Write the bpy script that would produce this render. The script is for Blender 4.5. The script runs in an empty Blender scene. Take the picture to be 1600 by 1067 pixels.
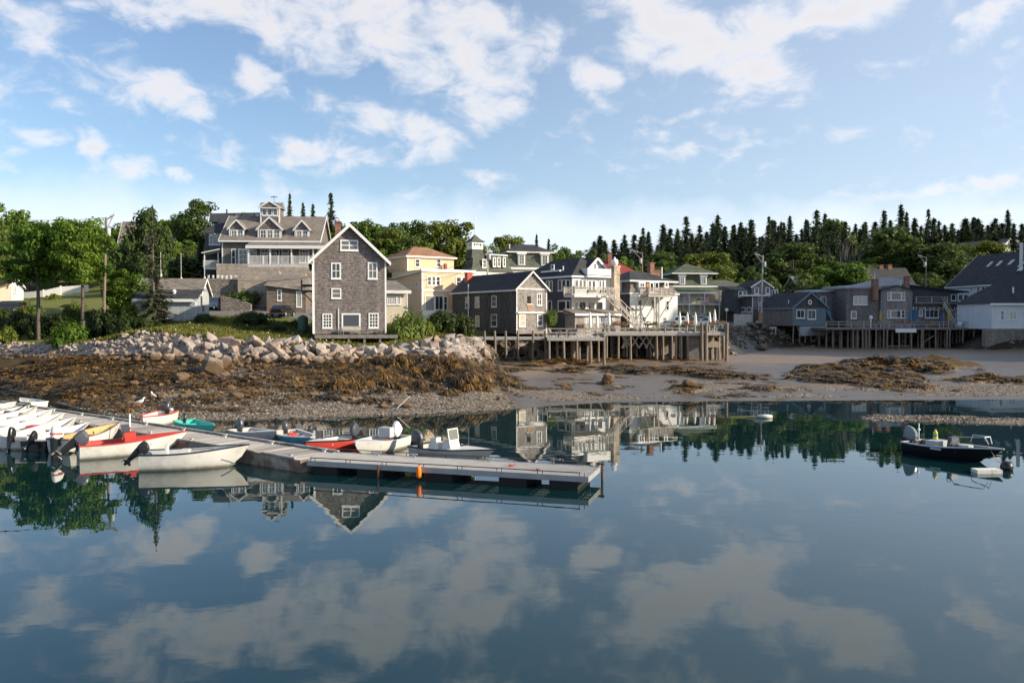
import bpy, math, random
import numpy as np
from mathutils import Vector, Matrix
rad = math.radians
scene = bpy.context.scene
COL = scene.collection
rng = random.Random(7)

# ---------------------------------------------------------------- camera
F, CH, HZ = 1290.0, 6.0, 499.0            # focal length in photo pixels, eye height, horizon row
DEL = math.atan((533.5 - HZ) / F)
cam_d = bpy.data.cameras.new("camera")
cam_d.sensor_width = 36.0
cam_d.lens = 36.0 * F / 1600.0
cam_d.clip_start, cam_d.clip_end = 0.5, 6000.0
cam = bpy.data.objects.new("camera", cam_d)
COL.objects.link(cam)
cam.location = (0, 0, CH)
cam.rotation_euler = (math.pi / 2 - DEL, 0, 0)
scene.camera = cam

# ---------------------------------------------------------------- light
SUN_EL, SUN_AZ = 24.0, 13.0              # elevation; degrees behind the picture plane, on the right
S = Vector((math.cos(rad(SUN_AZ)) * math.cos(rad(SUN_EL)), -math.sin(rad(SUN_AZ)) * math.cos(rad(SUN_EL)), math.sin(rad(SUN_EL))))
sl = bpy.data.lights.new("sun", 'SUN')
sl.energy, sl.angle, sl.color = 4.15, rad(0.53), (1.0, 0.87, 0.68)
so = bpy.data.objects.new("sun", sl)
COL.objects.link(so)
so.rotation_euler = S.to_track_quat('Z', 'Y').to_euler()
so.location = (60, -40, 80)

scene.view_settings.view_transform = 'Standard'
scene.view_settings.look = 'None'
scene.view_settings.exposure = 0.82
scene.view_settings.gamma = 1.0
scene.view_settings.use_curve_mapping = False

world = bpy.data.worlds.new("World")
scene.world = world
world.use_nodes = True
wn, wl = world.node_tree.nodes, world.node_tree.links
wn.clear()


def N(nt, typ, **kw):
    n = nt.nodes.new(typ)
    for k, v in kw.items():
        if k.startswith('i_'):
            n.inputs[int(k[2:])].default_value = v
        else:
            setattr(n, k, v)
    return n


def math_n(nt, op, a, b=None, c=None, clamp=False):
    n = nt.nodes.new('ShaderNodeMath')
    n.operation, n.use_clamp = op, clamp
    for i, v in enumerate((a, b, c)):
        if v is None:
            continue
        if hasattr(v, 'is_linked') or hasattr(v, 'links'):
            nt.links.new(v, n.inputs[i])
        else:
            n.inputs[i].default_value = v
    return n.outputs[0]


def build_world():
    nt = world.node_tree
    out = N(nt, 'ShaderNodeOutputWorld')
    bg = N(nt, 'ShaderNodeBackground')
    bg.inputs[1].default_value = 0.098
    sky = N(nt, 'ShaderNodeTexSky', sky_type='NISHITA')
    sky.sun_disc = False
    sky.sun_elevation = rad(SUN_EL)
    sky.sun_rotation = math.atan2(S.x, S.y)
    sky.altitude, sky.air_density, sky.dust_density, sky.ozone_density = 0, 1.0, 0.6, 2.6
    tc = N(nt, 'ShaderNodeTexCoord')
    sp = N(nt, 'ShaderNodeSeparateXYZ')
    nt.links.new(tc.outputs['Generated'], sp.inputs[0])
    dx, dy, dz = sp.outputs
    az = math_n(nt, 'ARCTAN2', dx, dy)
    el = math_n(nt, 'ARCSINE', dz)
    # cloud layer seen in perspective
    den = math_n(nt, 'ADD', math_n(nt, 'MAXIMUM', dz, 0.0), 0.42)
    cx, cy = math_n(nt, 'DIVIDE', dx, den), math_n(nt, 'DIVIDE', dy, den)
    cv = N(nt, 'ShaderNodeCombineXYZ')
    nt.links.new(cx, cv.inputs[0]); nt.links.new(cy, cv.inputs[1])
    n1 = N(nt, 'ShaderNodeTexNoise', noise_dimensions='2D')
    n1.inputs['Scale'].default_value, n1.inputs['Detail'].default_value = 11.5, 8.0
    n1.inputs['Roughness'].default_value = 0.58
    n1.inputs['Distortion'].default_value = 0.25
    nt.links.new(cv.outputs[0], n1.inputs['Vector'])
    ev = N(nt, 'ShaderNodeCombineXYZ')
    nt.links.new(az, ev.inputs[0]); nt.links.new(el, ev.inputs[1])
    warp = N(nt, 'ShaderNodeTexNoise', noise_dimensions='2D')
    warp.inputs['Scale'].default_value, warp.inputs['Detail'].default_value = 14.0, 4.0
    nt.links.new(ev.outputs[0], warp.inputs['Vector'])
    ws = N(nt, 'ShaderNodeVectorMath', operation='MULTIPLY_ADD')
    nt.links.new(warp.outputs['Color'], ws.inputs[0])
    ws.inputs[1].default_value = (0.07, 0.045, 0)
    ad = N(nt, 'ShaderNodeVectorMath', operation='ADD')
    nt.links.new(ev.outputs[0], ad.inputs[0]); ad.inputs[1].default_value = (-0.035, -0.0225, 0)
    nt.links.new(ad.outputs[0], ws.inputs[2])
    # where cloud banks stand: azimuth, elevation, half sizes (rad), tilt, weight
    blobs = []
    for (px, py, rx, ry, rot, w) in [
            (40, 45, 90, 40, 0.1, .8), (210, 5, 120, 30, 0, .75), (160, 125, 60, 22, 0, .75), (265, 150, 95, 36, .35, .85),
            (430, 20, 230, 60, .1, 1), (660, 60, 190, 85, .15, 1.05), (760, 130, 80, 75, .6, .85), (412, 128, 44, 26, .3, .9),
            (640, 212, 95, 36, .3, 1.0), (480, 248, 120, 30, -.1, .75), (210, 256, 50, 20, .1, .85), (130, 222, 34, 15, .2, .8),
            (70, 212, 40, 13, 0, .65), (10, 265, 40, 14, 0, .5), (290, 275, 22, 14, .3, .6), (270, 222, 22, 11, .2, .6),
            (1050, 50, 130, 70, .3, 1.1), (1180, 75, 80, 75, .4, 1.1), (1310, 10, 130, 46, -.25, 1.1),
            (928, 118, 44, 30, .5, 1.0), (1110, 142, 40, 11, .1, .6), (1535, 44, 75, 22, -.45, .85), (1590, 55, 20, 12, 0, .5),
            (1030, 246, 105, 13, -.05, .62), (1060, 188, 80, 7, .02, .42), (1140, 212, 90, 10, .1, .4), (1480, 293, 190, 12, -.04, .62),
            (1150, 237, 80, 9, 0, .35), (730, 270, 60, 10, 0, .35),
            (-250, 120, 260, 90, 0, .8), (1950, 60, 300, 70, .1, .7), (700, -260, 800, 150, 0, .7)]:
        ang = math.atan((px - 800) / F)
        e = math.atan((HZ - py) / F * math.cos(ang))
        blobs.append((ang, e, rx / F * math.cos(ang), ry / F, rot, w))
    acc = None
    for (a, e, rx, ry, rot, w) in blobs:
        mp = N(nt, 'ShaderNodeMapping', vector_type='TEXTURE')
        mp.inputs['Location'].default_value = (a, e, 0)
        mp.inputs['Rotation'].default_value = (0, 0, -rot)
        mp.inputs['Scale'].default_value = (rx, ry, 1)
        nt.links.new(ws.outputs[0], mp.inputs['Vector'])
        ln = N(nt, 'ShaderNodeVectorMath', operation='LENGTH')
        nt.links.new(mp.outputs[0], ln.inputs[0])
        mr = N(nt, 'ShaderNodeMapRange', interpolation_type='SMOOTHSTEP')
        mr.inputs[1].default_value, mr.inputs[2].default_value = 1.45, 0.25
        mr.inputs[3].default_value, mr.inputs[4].default_value = 0.0, w
        nt.links.new(ln.outputs['Value'], mr.inputs[0])
        acc = mr.outputs[0] if acc is None else math_n(nt, 'MAXIMUM', acc, mr.outputs[0])
    # elsewhere a thin broken cover
    dens = math_n(nt, 'ADD', math_n(nt, 'MULTIPLY', acc, 0.52), math_n(nt, 'MULTIPLY', n1.outputs[0], 1.42))
    cm = N(nt, 'ShaderNodeMapRange', interpolation_type='SMOOTHSTEP')
    cm.inputs[1].default_value, cm.inputs[2].default_value = 0.75, 1.40
    nt.links.new(dens, cm.inputs[0])
    # cloud body: bright rims, faintly grey cores
    core = N(nt, 'ShaderNodeMapRange', interpolation_type='SMOOTHSTEP')
    core.inputs[1].default_value, core.inputs[2].default_value = 1.05, 1.45
    core.inputs[3].default_value, core.inputs[4].default_value = 0.0, 1.0
    nt.links.new(dens, core.inputs[0])
    ccol = N(nt, 'ShaderNodeMix', data_type='RGBA')
    nt.links.new(core.outputs[0], ccol.inputs[0])
    ccol.inputs[6].default_value = (5.9, 5.8, 5.9, 1)
    ccol.inputs[7].default_value = (5.1, 4.95, 5.05, 1)
    # pale haze low over the horizon, mixed as a colour over the Nishita sky
    veil = N(nt, 'ShaderNodeMapRange', interpolation_type='SMOOTHSTEP')
    veil.inputs[1].default_value, veil.inputs[2].default_value = 0.17, 0.10
    veil.inputs[3].default_value, veil.inputs[4].default_value = 0.0, 0.8
    nt.links.new(math_n(nt, 'ADD', el, math_n(nt, 'MULTIPLY', math_n(nt, 'SUBTRACT', warp.outputs[0], .5), .05)), veil.inputs[0])
    thin = N(nt, 'ShaderNodeMapRange', interpolation_type='SMOOTHSTEP')      # thin high cloud thickening towards the right
    thin.inputs[1].default_value, thin.inputs[2].default_value, thin.inputs[3].default_value, thin.inputs[4].default_value = -.40, .65, .02, .36
    nt.links.new(az, thin.inputs[0])
    m0 = N(nt, 'ShaderNodeMix', data_type='RGBA')
    nt.links.new(math_n(nt, 'MAXIMUM', veil.outputs[0], thin.outputs[0]), m0.inputs[0]); nt.links.new(sky.outputs[0], m0.inputs[6])
    m0.inputs[7].default_value = (5.6, 6.1, 6.8, 1)
    m1 = N(nt, 'ShaderNodeMix', data_type='RGBA')
    nt.links.new(math_n(nt, 'MULTIPLY', cm.outputs[0], 0.9), m1.inputs[0])
    nt.links.new(m0.outputs[2], m1.inputs[6]); nt.links.new(ccol.outputs[2], m1.inputs[7])
    nt.links.new(m1.outputs[2], bg.inputs[0]); nt.links.new(bg.outputs[0], out.inputs[0])


build_world()
# ---------------------------------------------------------------- photo geometry
def P(px, py, D):
    """world point seen at a photo pixel, at depth D"""
    u, v = (px - 800) / F, (533.5 - py) / F
    c, s = math.cos(DEL), math.sin(DEL)
    k = D / (c + v * s)
    return Vector((u * k, D, CH + k * (v * c - s)))


def G(px, py, z=0.0):
    """world point on a level plane"""
    q = P(px, py, 1.0)
    k = (z - CH) / (q.z - CH)
    return Vector((q.x * k, k, z))


def ZZ(py, D):
    return P(800, py, D).z


def XX(px, D):
    return (px - 800) / F * D


# ---------------------------------------------------------------- mesh builder
class MB:
    def __init__(s):
        s.v, s.f = [], []

    def add(s, vs, fs):
        o = len(s.v)
        s.v.extend([tuple(p) for p in vs])
        s.f.extend([tuple(i + o for i in f) for f in fs])
        return s

    def box(s, x0, x1, y0, y1, z0, z1):
        return s.add([(x0, y0, z0), (x1, y0, z0), (x1, y1, z0), (x0, y1, z0), (x0, y0, z1), (x1, y0, z1), (x1, y1, z1), (x0, y1, z1)],
                     [(0, 3, 2, 1), (4, 5, 6, 7), (0, 1, 5, 4), (1, 2, 6, 5), (2, 3, 7, 6), (3, 0, 4, 7)])

    def bar(s, a, b, w, h=None, up=(0, 0, 1)):
        a, b = Vector(a), Vector(b)
        h = w if h is None else h
        d = (b - a).normalized()
        up = Vector(up)
        if abs(d.dot(up)) > .98:
            up = Vector((1, 0, 0))
        sd = d.cross(up).normalized()
        u = sd.cross(d).normalized()
        vs = []
        for p in (a, b):
            for (i, j) in ((-1, -1), (1, -1), (1, 1), (-1, 1)):
                vs.append(p + sd * (i * w / 2) + u * (j * h / 2))
        return s.add(vs, [(0, 3, 2, 1), (4, 5, 6, 7), (0, 1, 5, 4), (1, 2, 6, 5), (2, 3, 7, 6), (3, 0, 4, 7)])

    def tube(s, pts, rs, n=8, cap=True):
        pts = [Vector(p) for p in pts]
        if not hasattr(rs, '__len__'):
            rs = [rs] * len(pts)
        rings = []
        for i, p in enumerate(pts):
            d = (pts[min(i + 1, len(pts) - 1)] - pts[max(i - 1, 0)]).normalized()
            up = Vector((0, 0, 1)) if abs(d.z) < .95 else Vector((1, 0, 0))
            a = d.cross(up).normalized()
            b = a.cross(d).normalized()
            rings.append([p + (a * math.cos(2 * math.pi * k / n) + b * math.sin(2 * math.pi * k / n)) * rs[i] for k in range(n)])
        return s.loft(rings, cap)

    def loft(s, rings, cap=True, closed=True):
        n = len(rings[0])
        vs = [p for r in rings for p in r]
        fs = []
        for i in range(len(rings) - 1):
            for k in range(n if closed else n - 1):
                k2 = (k + 1) % n
                fs.append((i * n + k, i * n + k2, (i + 1) * n + k2, (i + 1) * n + k))
        if cap:
            fs.append(tuple(range(n))[::-1])
            fs.append(tuple((len(rings) - 1) * n + k for k in range(n)))
        return s.add(vs, fs)

    def lathe(s, prof, loc=(0, 0, 0), n=10):
        rings = [[(loc[0] + r * math.cos(2 * math.pi * k / n), loc[1] + r * math.sin(2 * math.pi * k / n), loc[2] + z) for k in range(n)] for r, z in prof]
        return s.loft(rings)

    def prism(s, poly, y0, y1, axis='y'):
        """polygon in (x,z) run along y, or in (y,z) along x, or in (x,y) along z"""
        n = len(poly)
        mk = {'y': lambda a, b, t: (a, t, b), 'x': lambda a, b, t: (t, a, b), 'z': lambda a, b, t: (a, b, t)}[axis]
        vs = [mk(a, b, y0) for a, b in poly] + [mk(a, b, y1) for a, b in poly]
        fs = [tuple(range(n)), tuple(range(2 * n - 1, n - 1, -1))]
        fs += [(i, i + n, (i + 1) % n + n, (i + 1) % n) for i in range(n)]
        return s.add(vs, fs)

    def hexa(s, bot, top):
        return s.add(list(bot) + list(top), [(0, 3, 2, 1), (4, 5, 6, 7), (0, 1, 5, 4), (1, 2, 6, 5), (2, 3, 7, 6), (3, 0, 4, 7)])

    def slab(s, quad, t):
        """a sheet of thickness t below the four corners"""
        q = [Vector(p) for p in quad]
        n = (q[1] - q[0]).cross(q[3] - q[0]).normalized()
        if n.z < 0:
            n = -n
        return s.hexa([p - n * t for p in q], q)

    def blob(s, c, r, n=10, m=7, jit=0.0, rn=None, flat=None):
        rn = rn or rng
        c = Vector(c)
        rings = []
        for i in range(m + 1):
            th = math.pi * (0.02 + 0.96 * i / m)
            ring = []
            for k in range(n):
                ph = 2 * math.pi * k / n
                j = 1 + rn.uniform(-jit, jit)
                ring.append(c + Vector((r[0] * j * math.sin(th) * math.cos(ph), r[1] * j * math.sin(th) * math.sin(ph), r[2] * j * math.cos(th))))
            rings.append(ring)
        return s.loft(rings)

    def mesh(s, name, mat, smooth=False, fix=True):
        me = bpy.data.meshes.new(name)
        me.from_pydata(s.v, [], s.f)
        if mat is not None:
            me.materials.append(mat)
        if fix:
            import bmesh
            bm = bmesh.new()
            bm.from_mesh(me)
            bmesh.ops.recalc_face_normals(bm, faces=bm.faces)
            bm.to_mesh(me)
            bm.free()
        if smooth:
            me.polygons.foreach_set('use_smooth', [True] * len(me.polygons))
        me.update()
        return me

    def build(s, name, mat, parent=None, smooth=False, loc=None, rot=None, fix=True):
        o = bpy.data.objects.new(name, s.mesh(name, mat, smooth, fix))
        COL.objects.link(o)
        if parent is not None:
            o.parent = parent
        if loc is not None:
            o.location = loc
        if rot is not None:
            o.rotation_euler = rot
        return o


def tag(o, label, cat, group=None, kind=None):
    if label:
        o['label'] = label
    if cat:
        o['category'] = cat
    if group:
        o['group'] = group
    if kind:
        o['kind'] = kind
    return o


def thing(name, label, cat, loc=(0, 0, 0), rz=0.0, group=None):
    o = bpy.data.objects.new(name, None)
    o.empty_display_size = 0.3
    COL.objects.link(o)
    o.location, o.rotation_euler = loc, (0, 0, rz)
    return tag(o, label, cat, group)


def dup(root, loc, rz=0.0, sc=(1, 1, 1), label=None, group=None, rot=None):
    def cp(o, par):
        c = o.copy()
        COL.objects.link(c)
        if par is not None:
            c.parent = par
        for ch in list(o.children):
            cp(ch, c)
        return c
    r = cp(root, None)
    r.location, r.rotation_euler, r.scale = loc, rot or (0, 0, rz), sc
    if label:
        r['label'] = label
    if group:
        r['group'] = group
    return r


# ---------------------------------------------------------------- materials
def mat(name, col, rough=0.7, metal=0.0, spec=0.35, var=0.0, vscale=3.0, bump=0.0, bscale=20.0, coat=0.0, two=None, tscale=1.0, tlo=.45, thi=.6, stretch=None):
    """painted / stony / woody surface: base colour broken up by noise; 'two' is a second colour in patches"""
    m = bpy.data.materials.new(name)
    m.use_nodes = True
    nt = m.node_tree
    b = nt.nodes['Principled BSDF']
    b.inputs['Base Color'].default_value = (*col, 1)
    b.inputs['Roughness'].default_value = rough
    b.inputs['Metallic'].default_value = metal
    b.inputs['Specular IOR Level'].default_value = spec
    b.inputs['Coat Weight'].default_value = coat
    tc = N(nt, 'ShaderNodeTexCoord')
    vec = tc.outputs['Object']
    if stretch:
        mp = N(nt, 'ShaderNodeMapping')
        mp.inputs['Scale'].default_value = stretch
        nt.links.new(vec, mp.inputs[0])
        vec = mp.outputs[0]
    cur = None
    if two:
        n = N(nt, 'ShaderNodeTexNoise')
        n.inputs['Scale'].default_value, n.inputs['Detail'].default_value = tscale, 6
        nt.links.new(vec, n.inputs['Vector'])
        r = N(nt, 'ShaderNodeMapRange', interpolation_type='SMOOTHSTEP')
        r.inputs[1].default_value, r.inputs[2].default_value = tlo, thi
        nt.links.new(n.outputs[0], r.inputs[0])
        mx = N(nt, 'ShaderNodeMix', data_type='RGBA')
        nt.links.new(r.outputs[0], mx.inputs[0])
        mx.inputs[6].default_value, mx.inputs[7].default_value = (*col, 1), (*two, 1)
        cur = mx.outputs[2]
    if var:
        n = N(nt, 'ShaderNodeTexNoise')
        n.inputs['Scale'].default_value, n.inputs['Detail'].default_value = vscale, 5
        nt.links.new(vec, n.inputs['Vector'])
        r = N(nt, 'ShaderNodeMapRange')
        r.inputs[1].default_value, r.inputs[2].default_value = 0.25, 0.75
        r.inputs[3].default_value, r.inputs[4].default_value = 1 - var, 1 + var
        nt.links.new(n.outputs[0], r.inputs[0])
        h = N(nt, 'ShaderNodeVectorMath', operation='SCALE')
        if cur is not None:
            nt.links.new(cur, h.inputs[0])
        else:
            h.inputs[0].default_value = col
        nt.links.new(r.outputs[0], h.inputs['Scale'])
        cur = h.outputs[0]
    if cur is not None:
        nt.links.new(cur, b.inputs['Base Color'])
    if bump:
        n = N(nt, 'ShaderNodeTexNoise')
        n.inputs['Scale'].default_value, n.inputs['Detail'].default_value = bscale, 5
        nt.links.new(vec, n.inputs['Vector'])
        bp = N(nt, 'ShaderNodeBump')
        bp.inputs['Strength'].default_value, bp.inputs['Distance'].default_value = bump, 0.05
        nt.links.new(n.outputs[0], bp.inputs['Height'])
        nt.links.new(bp.outputs[0], b.inputs['Normal'])
    return m


def waterline_stain(m, lo=.03, hi=.16):
    """green-brown growth on a hull just above the water"""
    nt = m.node_tree
    b = nt.nodes['Principled BSDF']
    src = b.inputs['Base Color'].links[0].from_socket
    tc = N(nt, 'ShaderNodeTexCoord')
    sp = N(nt, 'ShaderNodeSeparateXYZ')
    nt.links.new(tc.outputs['Object'], sp.inputs[0])
    n = N(nt, 'ShaderNodeTexNoise')
    n.inputs['Scale'].default_value, n.inputs['Detail'].default_value = 5, 6
    nt.links.new(tc.outputs['Object'], n.inputs['Vector'])
    r = N(nt, 'ShaderNodeMapRange', interpolation_type='SMOOTHSTEP')
    r.inputs[1].default_value, r.inputs[2].default_value, r.inputs[3].default_value, r.inputs[4].default_value = lo, hi, .8, 0
    nt.links.new(math_n(nt, 'ADD', sp.outputs[2], math_n(nt, 'MULTIPLY_ADD', n.outputs[0], .12, -.06)), r.inputs[0])
    x = N(nt, 'ShaderNodeMix', data_type='RGBA')
    nt.links.new(r.outputs[0], x.inputs[0]); nt.links.new(src, x.inputs[6]); x.inputs[7].default_value = (.16, .14, .085, 1)
    nt.links.new(x.outputs[2], b.inputs['Base Color'])


def brickish(name, c1, c2, mortar, bw, bh, ms=.012, rough=.85, bump=.5, offs=.5, var=.18, vscale=.5, roof=False):
    """shingles, clapboards, bricks or stone blocks laid in courses over an object's walls"""
    m = bpy.data.materials.new(name)
    m.use_nodes = True
    nt = m.node_tree
    b = nt.nodes['Principled BSDF']
    b.inputs['Roughness'].default_value = rough
    b.inputs['Specular IOR Level'].default_value = .25
    tc = N(nt, 'ShaderNodeTexCoord')
    sp = N(nt, 'ShaderNodeSeparateXYZ')
    nt.links.new(tc.outputs['Object'], sp.inputs[0])
    cb = N(nt, 'ShaderNodeCombineXYZ')
    nt.links.new(math_n(nt, 'ADD', sp.outputs[0], sp.outputs[1]), cb.inputs[0])
    nt.links.new(sp.outputs[2], cb.inputs[1])
    br = N(nt, 'ShaderNodeTexBrick')
    br.offset = offs
    br.inputs['Scale'].default_value = 1.0
    br.inputs['Color1'].default_value, br.inputs['Color2'].default_value = (*c1, 1), (*c2, 1)
    br.inputs['Mortar'].default_value = (*mortar, 1)
    br.inputs['Mortar Size'].default_value = ms
    br.inputs['Brick Width'].default_value, br.inputs['Row Height'].default_value = bw, bh
    br.inputs['Bias'].default_value = 0.0
    nt.links.new(cb.outputs[0], br.inputs['Vector'])
    st = N(nt, 'ShaderNodeMapping')
    st.inputs['Scale'].default_value = (1, 1, 2.6)
    nt.links.new(tc.outputs['Object'], st.inputs[0])
    n = N(nt, 'ShaderNodeTexNoise')
    n.inputs['Scale'].default_value, n.inputs['Detail'].default_value = vscale * 1.6, 9
    n.inputs['Roughness'].default_value = .78
    nt.links.new(st.outputs[0], n.inputs['Vector'])
    r = N(nt, 'ShaderNodeMapRange')
    r.inputs[1].default_value, r.inputs[2].default_value = .34, .66
    r.inputs[3].default_value, r.inputs[4].default_value = 1 - var * 1.5, 1 + var * 1.5
    nt.links.new(n.outputs[0], r.inputs[0])
    h = N(nt, 'ShaderNodeVectorMath', operation='SCALE')
    nt.links.new(br.outputs['Color'], h.inputs[0])
    st2 = N(nt, 'ShaderNodeMapping')
    st2.inputs['Scale'].default_value = (1.3, 1.3, .16)
    nt.links.new(tc.outputs['Object'], st2.inputs[0])
    n2 = N(nt, 'ShaderNodeTexNoise')
    n2.inputs['Scale'].default_value, n2.inputs['Detail'].default_value = 1.0, 5
    nt.links.new(st2.outputs[0], n2.inputs['Vector'])
    r2 = N(nt, 'ShaderNodeMapRange')      # rain streaks running down
    r2.inputs[1].default_value, r2.inputs[2].default_value, r2.inputs[3].default_value, r2.inputs[4].default_value = .3, .7, 1 - var * .55, 1 + var * .55
    nt.links.new(n2.outputs[0], r2.inputs[0])
    nt.links.new(math_n(nt, 'MULTIPLY', r.outputs[0], r2.outputs[0]), h.inputs['Scale'])
    nt.links.new(h.outputs[0], b.inputs['Base Color'])
    if bump:
        bp = N(nt, 'ShaderNodeBump')
        bp.inputs['Strength'].default_value, bp.inputs['Distance'].default_value = bump, .03
        nt.links.new(math_n(nt, 'SUBTRACT', 1.0, br.outputs['Fac']), bp.inputs['Height'])
        nt.links.new(bp.outputs[0], b.inputs['Normal'])
    return m


def leaf_mat(name, c_lo, c_hi, trans=.35, rough=.6, vs=.8):
    m = bpy.data.materials.new(name)
    m.use_nodes = True
    nt = m.node_tree
    nt.nodes.clear()
    out = N(nt, 'ShaderNodeOutputMaterial')
    d = N(nt, 'ShaderNodeBsdfPrincipled')
    d.inputs['Roughness'].default_value = rough
    d.inputs['Specular IOR Level'].default_value = .25
    t = N(nt, 'ShaderNodeBsdfTranslucent')
    mx = N(nt, 'ShaderNodeMixShader')
    mx.inputs[0].default_value = trans
    tc = N(nt, 'ShaderNodeTexCoord')
    oi = N(nt, 'ShaderNodeObjectInfo')
    n = N(nt, 'ShaderNodeTexNoise')
    n.inputs['Scale'].default_value, n.inputs['Detail'].default_value = vs, 5
    nt.links.new(tc.outputs['Object'], n.inputs['Vector'])
    f = math_n(nt, 'ADD', math_n(nt, 'MULTIPLY_ADD', n.outputs[0], 1.5, -.35), math_n(nt, 'MULTIPLY_ADD', oi.outputs['Random'], .5, -.25), clamp=True)
    c = N(nt, 'ShaderNodeMix', data_type='RGBA')
    nt.links.new(f, c.inputs[0])
    c.inputs[6].default_value, c.inputs[7].default_value = (*c_lo, 1), (*c_hi, 1)
    nt.links.new(c.outputs[2], d.inputs['Base Color'])
    nt.links.new(c.outputs[2], t.inputs['Color'])
    nt.links.new(d.outputs[0], mx.inputs[1]); nt.links.new(t.outputs[0], mx.inputs[2])
    nt.links.new(mx.outputs[0], out.inputs[0])
    return m


M = {}
M['shingle'] = brickish('weathered_shingle', (.285, .25, .232), (.155, .136, .127), (.07, .06, .057), .20, .155, .016, var=.32, vscale=1.6)
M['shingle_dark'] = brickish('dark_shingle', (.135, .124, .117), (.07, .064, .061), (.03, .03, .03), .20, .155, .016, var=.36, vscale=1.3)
M['shingle_blue'] = brickish('slate_painted_shingle', (.105, .112, .122), (.08, .086, .096), (.035, .038, .042), .2, .14, .012, var=.15)
M['shingle_hill'] = brickish('brown_grey_shingle', (.24, .21, .19), (.16, .14, .13), (.06, .055, .05), .22, .17, .016, var=.26, vscale=1.4)
M['shingle_light'] = brickish('silvered_shingle', (.37, .325, .295), (.235, .208, .19), (.12, .11, .10), .20, .155, .016, var=.32, vscale=1.6)
M['clap_white'] = brickish('white_clapboard', (.76, .75, .72), (.72, .71, .68), (.42, .42, .41), 5.0, .13, .010, var=.06)
M['clap_gray'] = brickish('pale_grey_clapboard', (.70, .715, .73), (.67, .68, .70), (.40, .41, .42), 5.0, .16, .010, var=.06)
M['clap_yellow'] = brickish('yellow_clapboard', (.80, .575, .375), (.77, .55, .355), (.5, .36, .22), 5.0, .15, .010, var=.05)
M['clap_beige'] = brickish('cream_clapboard', (.66, .58, .45), (.62, .55, .42), (.4, .34, .25), 5.0, .15, .01, var=.08)
M['clap_blue'] = brickish('teal_grey_clapboard', (.17, .225, .26), (.145, .195, .225), (.07, .095, .11), 5.0, .14, .012, var=.12)
M['boards_gray'] = brickish('vertical_grey_boards', (.40, .42, .43), (.34, .36, .37), (.16, .17, .17), .25, 20., .012, offs=0, var=.12)
M['boards_brown'] = brickish('brown_stone_wall', (.20, .165, .13), (.155, .13, .105), (.08, .07, .06), .5, .22, .012, var=.25)
M['roof_dark'] = brickish('charcoal_asphalt_roof', (.062, .063, .068), (.045, .046, .05), (.028, .028, .03), .33, .09, .012, bump=.3, var=.2, vscale=.6)
M['roof_gray'] = brickish('grey_asphalt_roof', (.235, .205, .175), (.19, .165, .142), (.12, .105, .09), .33, .10, .012, bump=.3, var=.2, vscale=.6)
M['roof_pale'] = brickish('pale_asphalt_roof', (.36, .36, .36), (.31, .31, .31), (.2, .2, .2), .33, .1, .012, bump=.3, var=.15)
M['roof_brown'] = brickish('rust_brown_asphalt_roof', (.36, .195, .115), (.29, .155, .09), (.18, .09, .055), .33, .1, .012, bump=.3, var=.2)
M['roof_green'] = brickish('green_asphalt_roof', (.115, .135, .082), (.09, .108, .066), (.05, .06, .04), .33, .1, .012, bump=.3, var=.2)
M['roof_dkgreen'] = brickish('dark_green_slate_roof', (.125, .135, .108), (.10, .11, .088), (.055, .06, .05), .3, .12, .012, bump=.3, var=.2)
M['roof_red'] = brickish('red_asphalt_roof', (.30, .058, .048), (.25, .046, .04), (.14, .03, .028), .33, .1, .012, bump=.3, var=.15)
M['brick'] = brickish('red_brick', (.33, .125, .085), (.24, .085, .06), (.26, .22, .18), .21, .075, .012, var=.25)
M['granite_block'] = brickish('granite_block_wall', (.42, .35, .29), (.34, .29, .245), (.16, .14, .12), 1.3, .55, .02, var=.22, vscale=.9)
M['fieldstone'] = brickish('fieldstone_wall', (.30, .26, .22), (.2, .18, .155), (.09, .08, .07), .55, .32, .03, var=.35, vscale=1.5)
M['concrete'] = mat('weathered_concrete', (.50, .42, .32), .9, var=.2, vscale=.8, bump=.2, two=(.30, .24, .18), tscale=.5)
M['white'] = mat('white_trim_paint', (.78, .77, .74), .5, var=.05, vscale=2)
M['white_worn'] = mat('worn_white_paint', (.66, .64, .60), .7, var=.12, vscale=4, two=(.42, .38, .33), tscale=2.5, tlo=.55, thi=.7)
M['teal_trim'] = mat('teal_trim_paint', (.15, .25, .30), .55, var=.08)
M['red_paint'] = mat('red_paint', (.42, .075, .05), .6, var=.08)
M['green_door'] = mat('dark_green_paint', (.05, .11, .08), .5)
M['wood_door'] = mat('varnished_wood_door', (.35, .16, .06), .5, var=.15)
M['glass'] = mat('window_glass', (.030, .036, .042), .04, spec=.9)
M['glass_curtain'] = mat('window_with_net_curtain', (.115, .118, .112), .06, spec=.8, var=.35, vscale=1.3)
M['glass_light'] = mat('curtained_window_glass', (.30, .30, .28), .08, spec=.8, var=.15, vscale=4)
M['glass_tan'] = mat('window_with_yellowed_blind', (.52, .42, .27), .15, spec=.7)
M['boarded'] = mat('dark_opening', (.018, .017, .016), .9)
M['deck'] = mat('weathered_deck_wood', (.43, .395, .35), .8, var=.22, vscale=6, bump=.25, stretch=(1, .12, 1), two=(.26, .23, .20), tscale=.9, tlo=.5, thi=.68)


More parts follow.
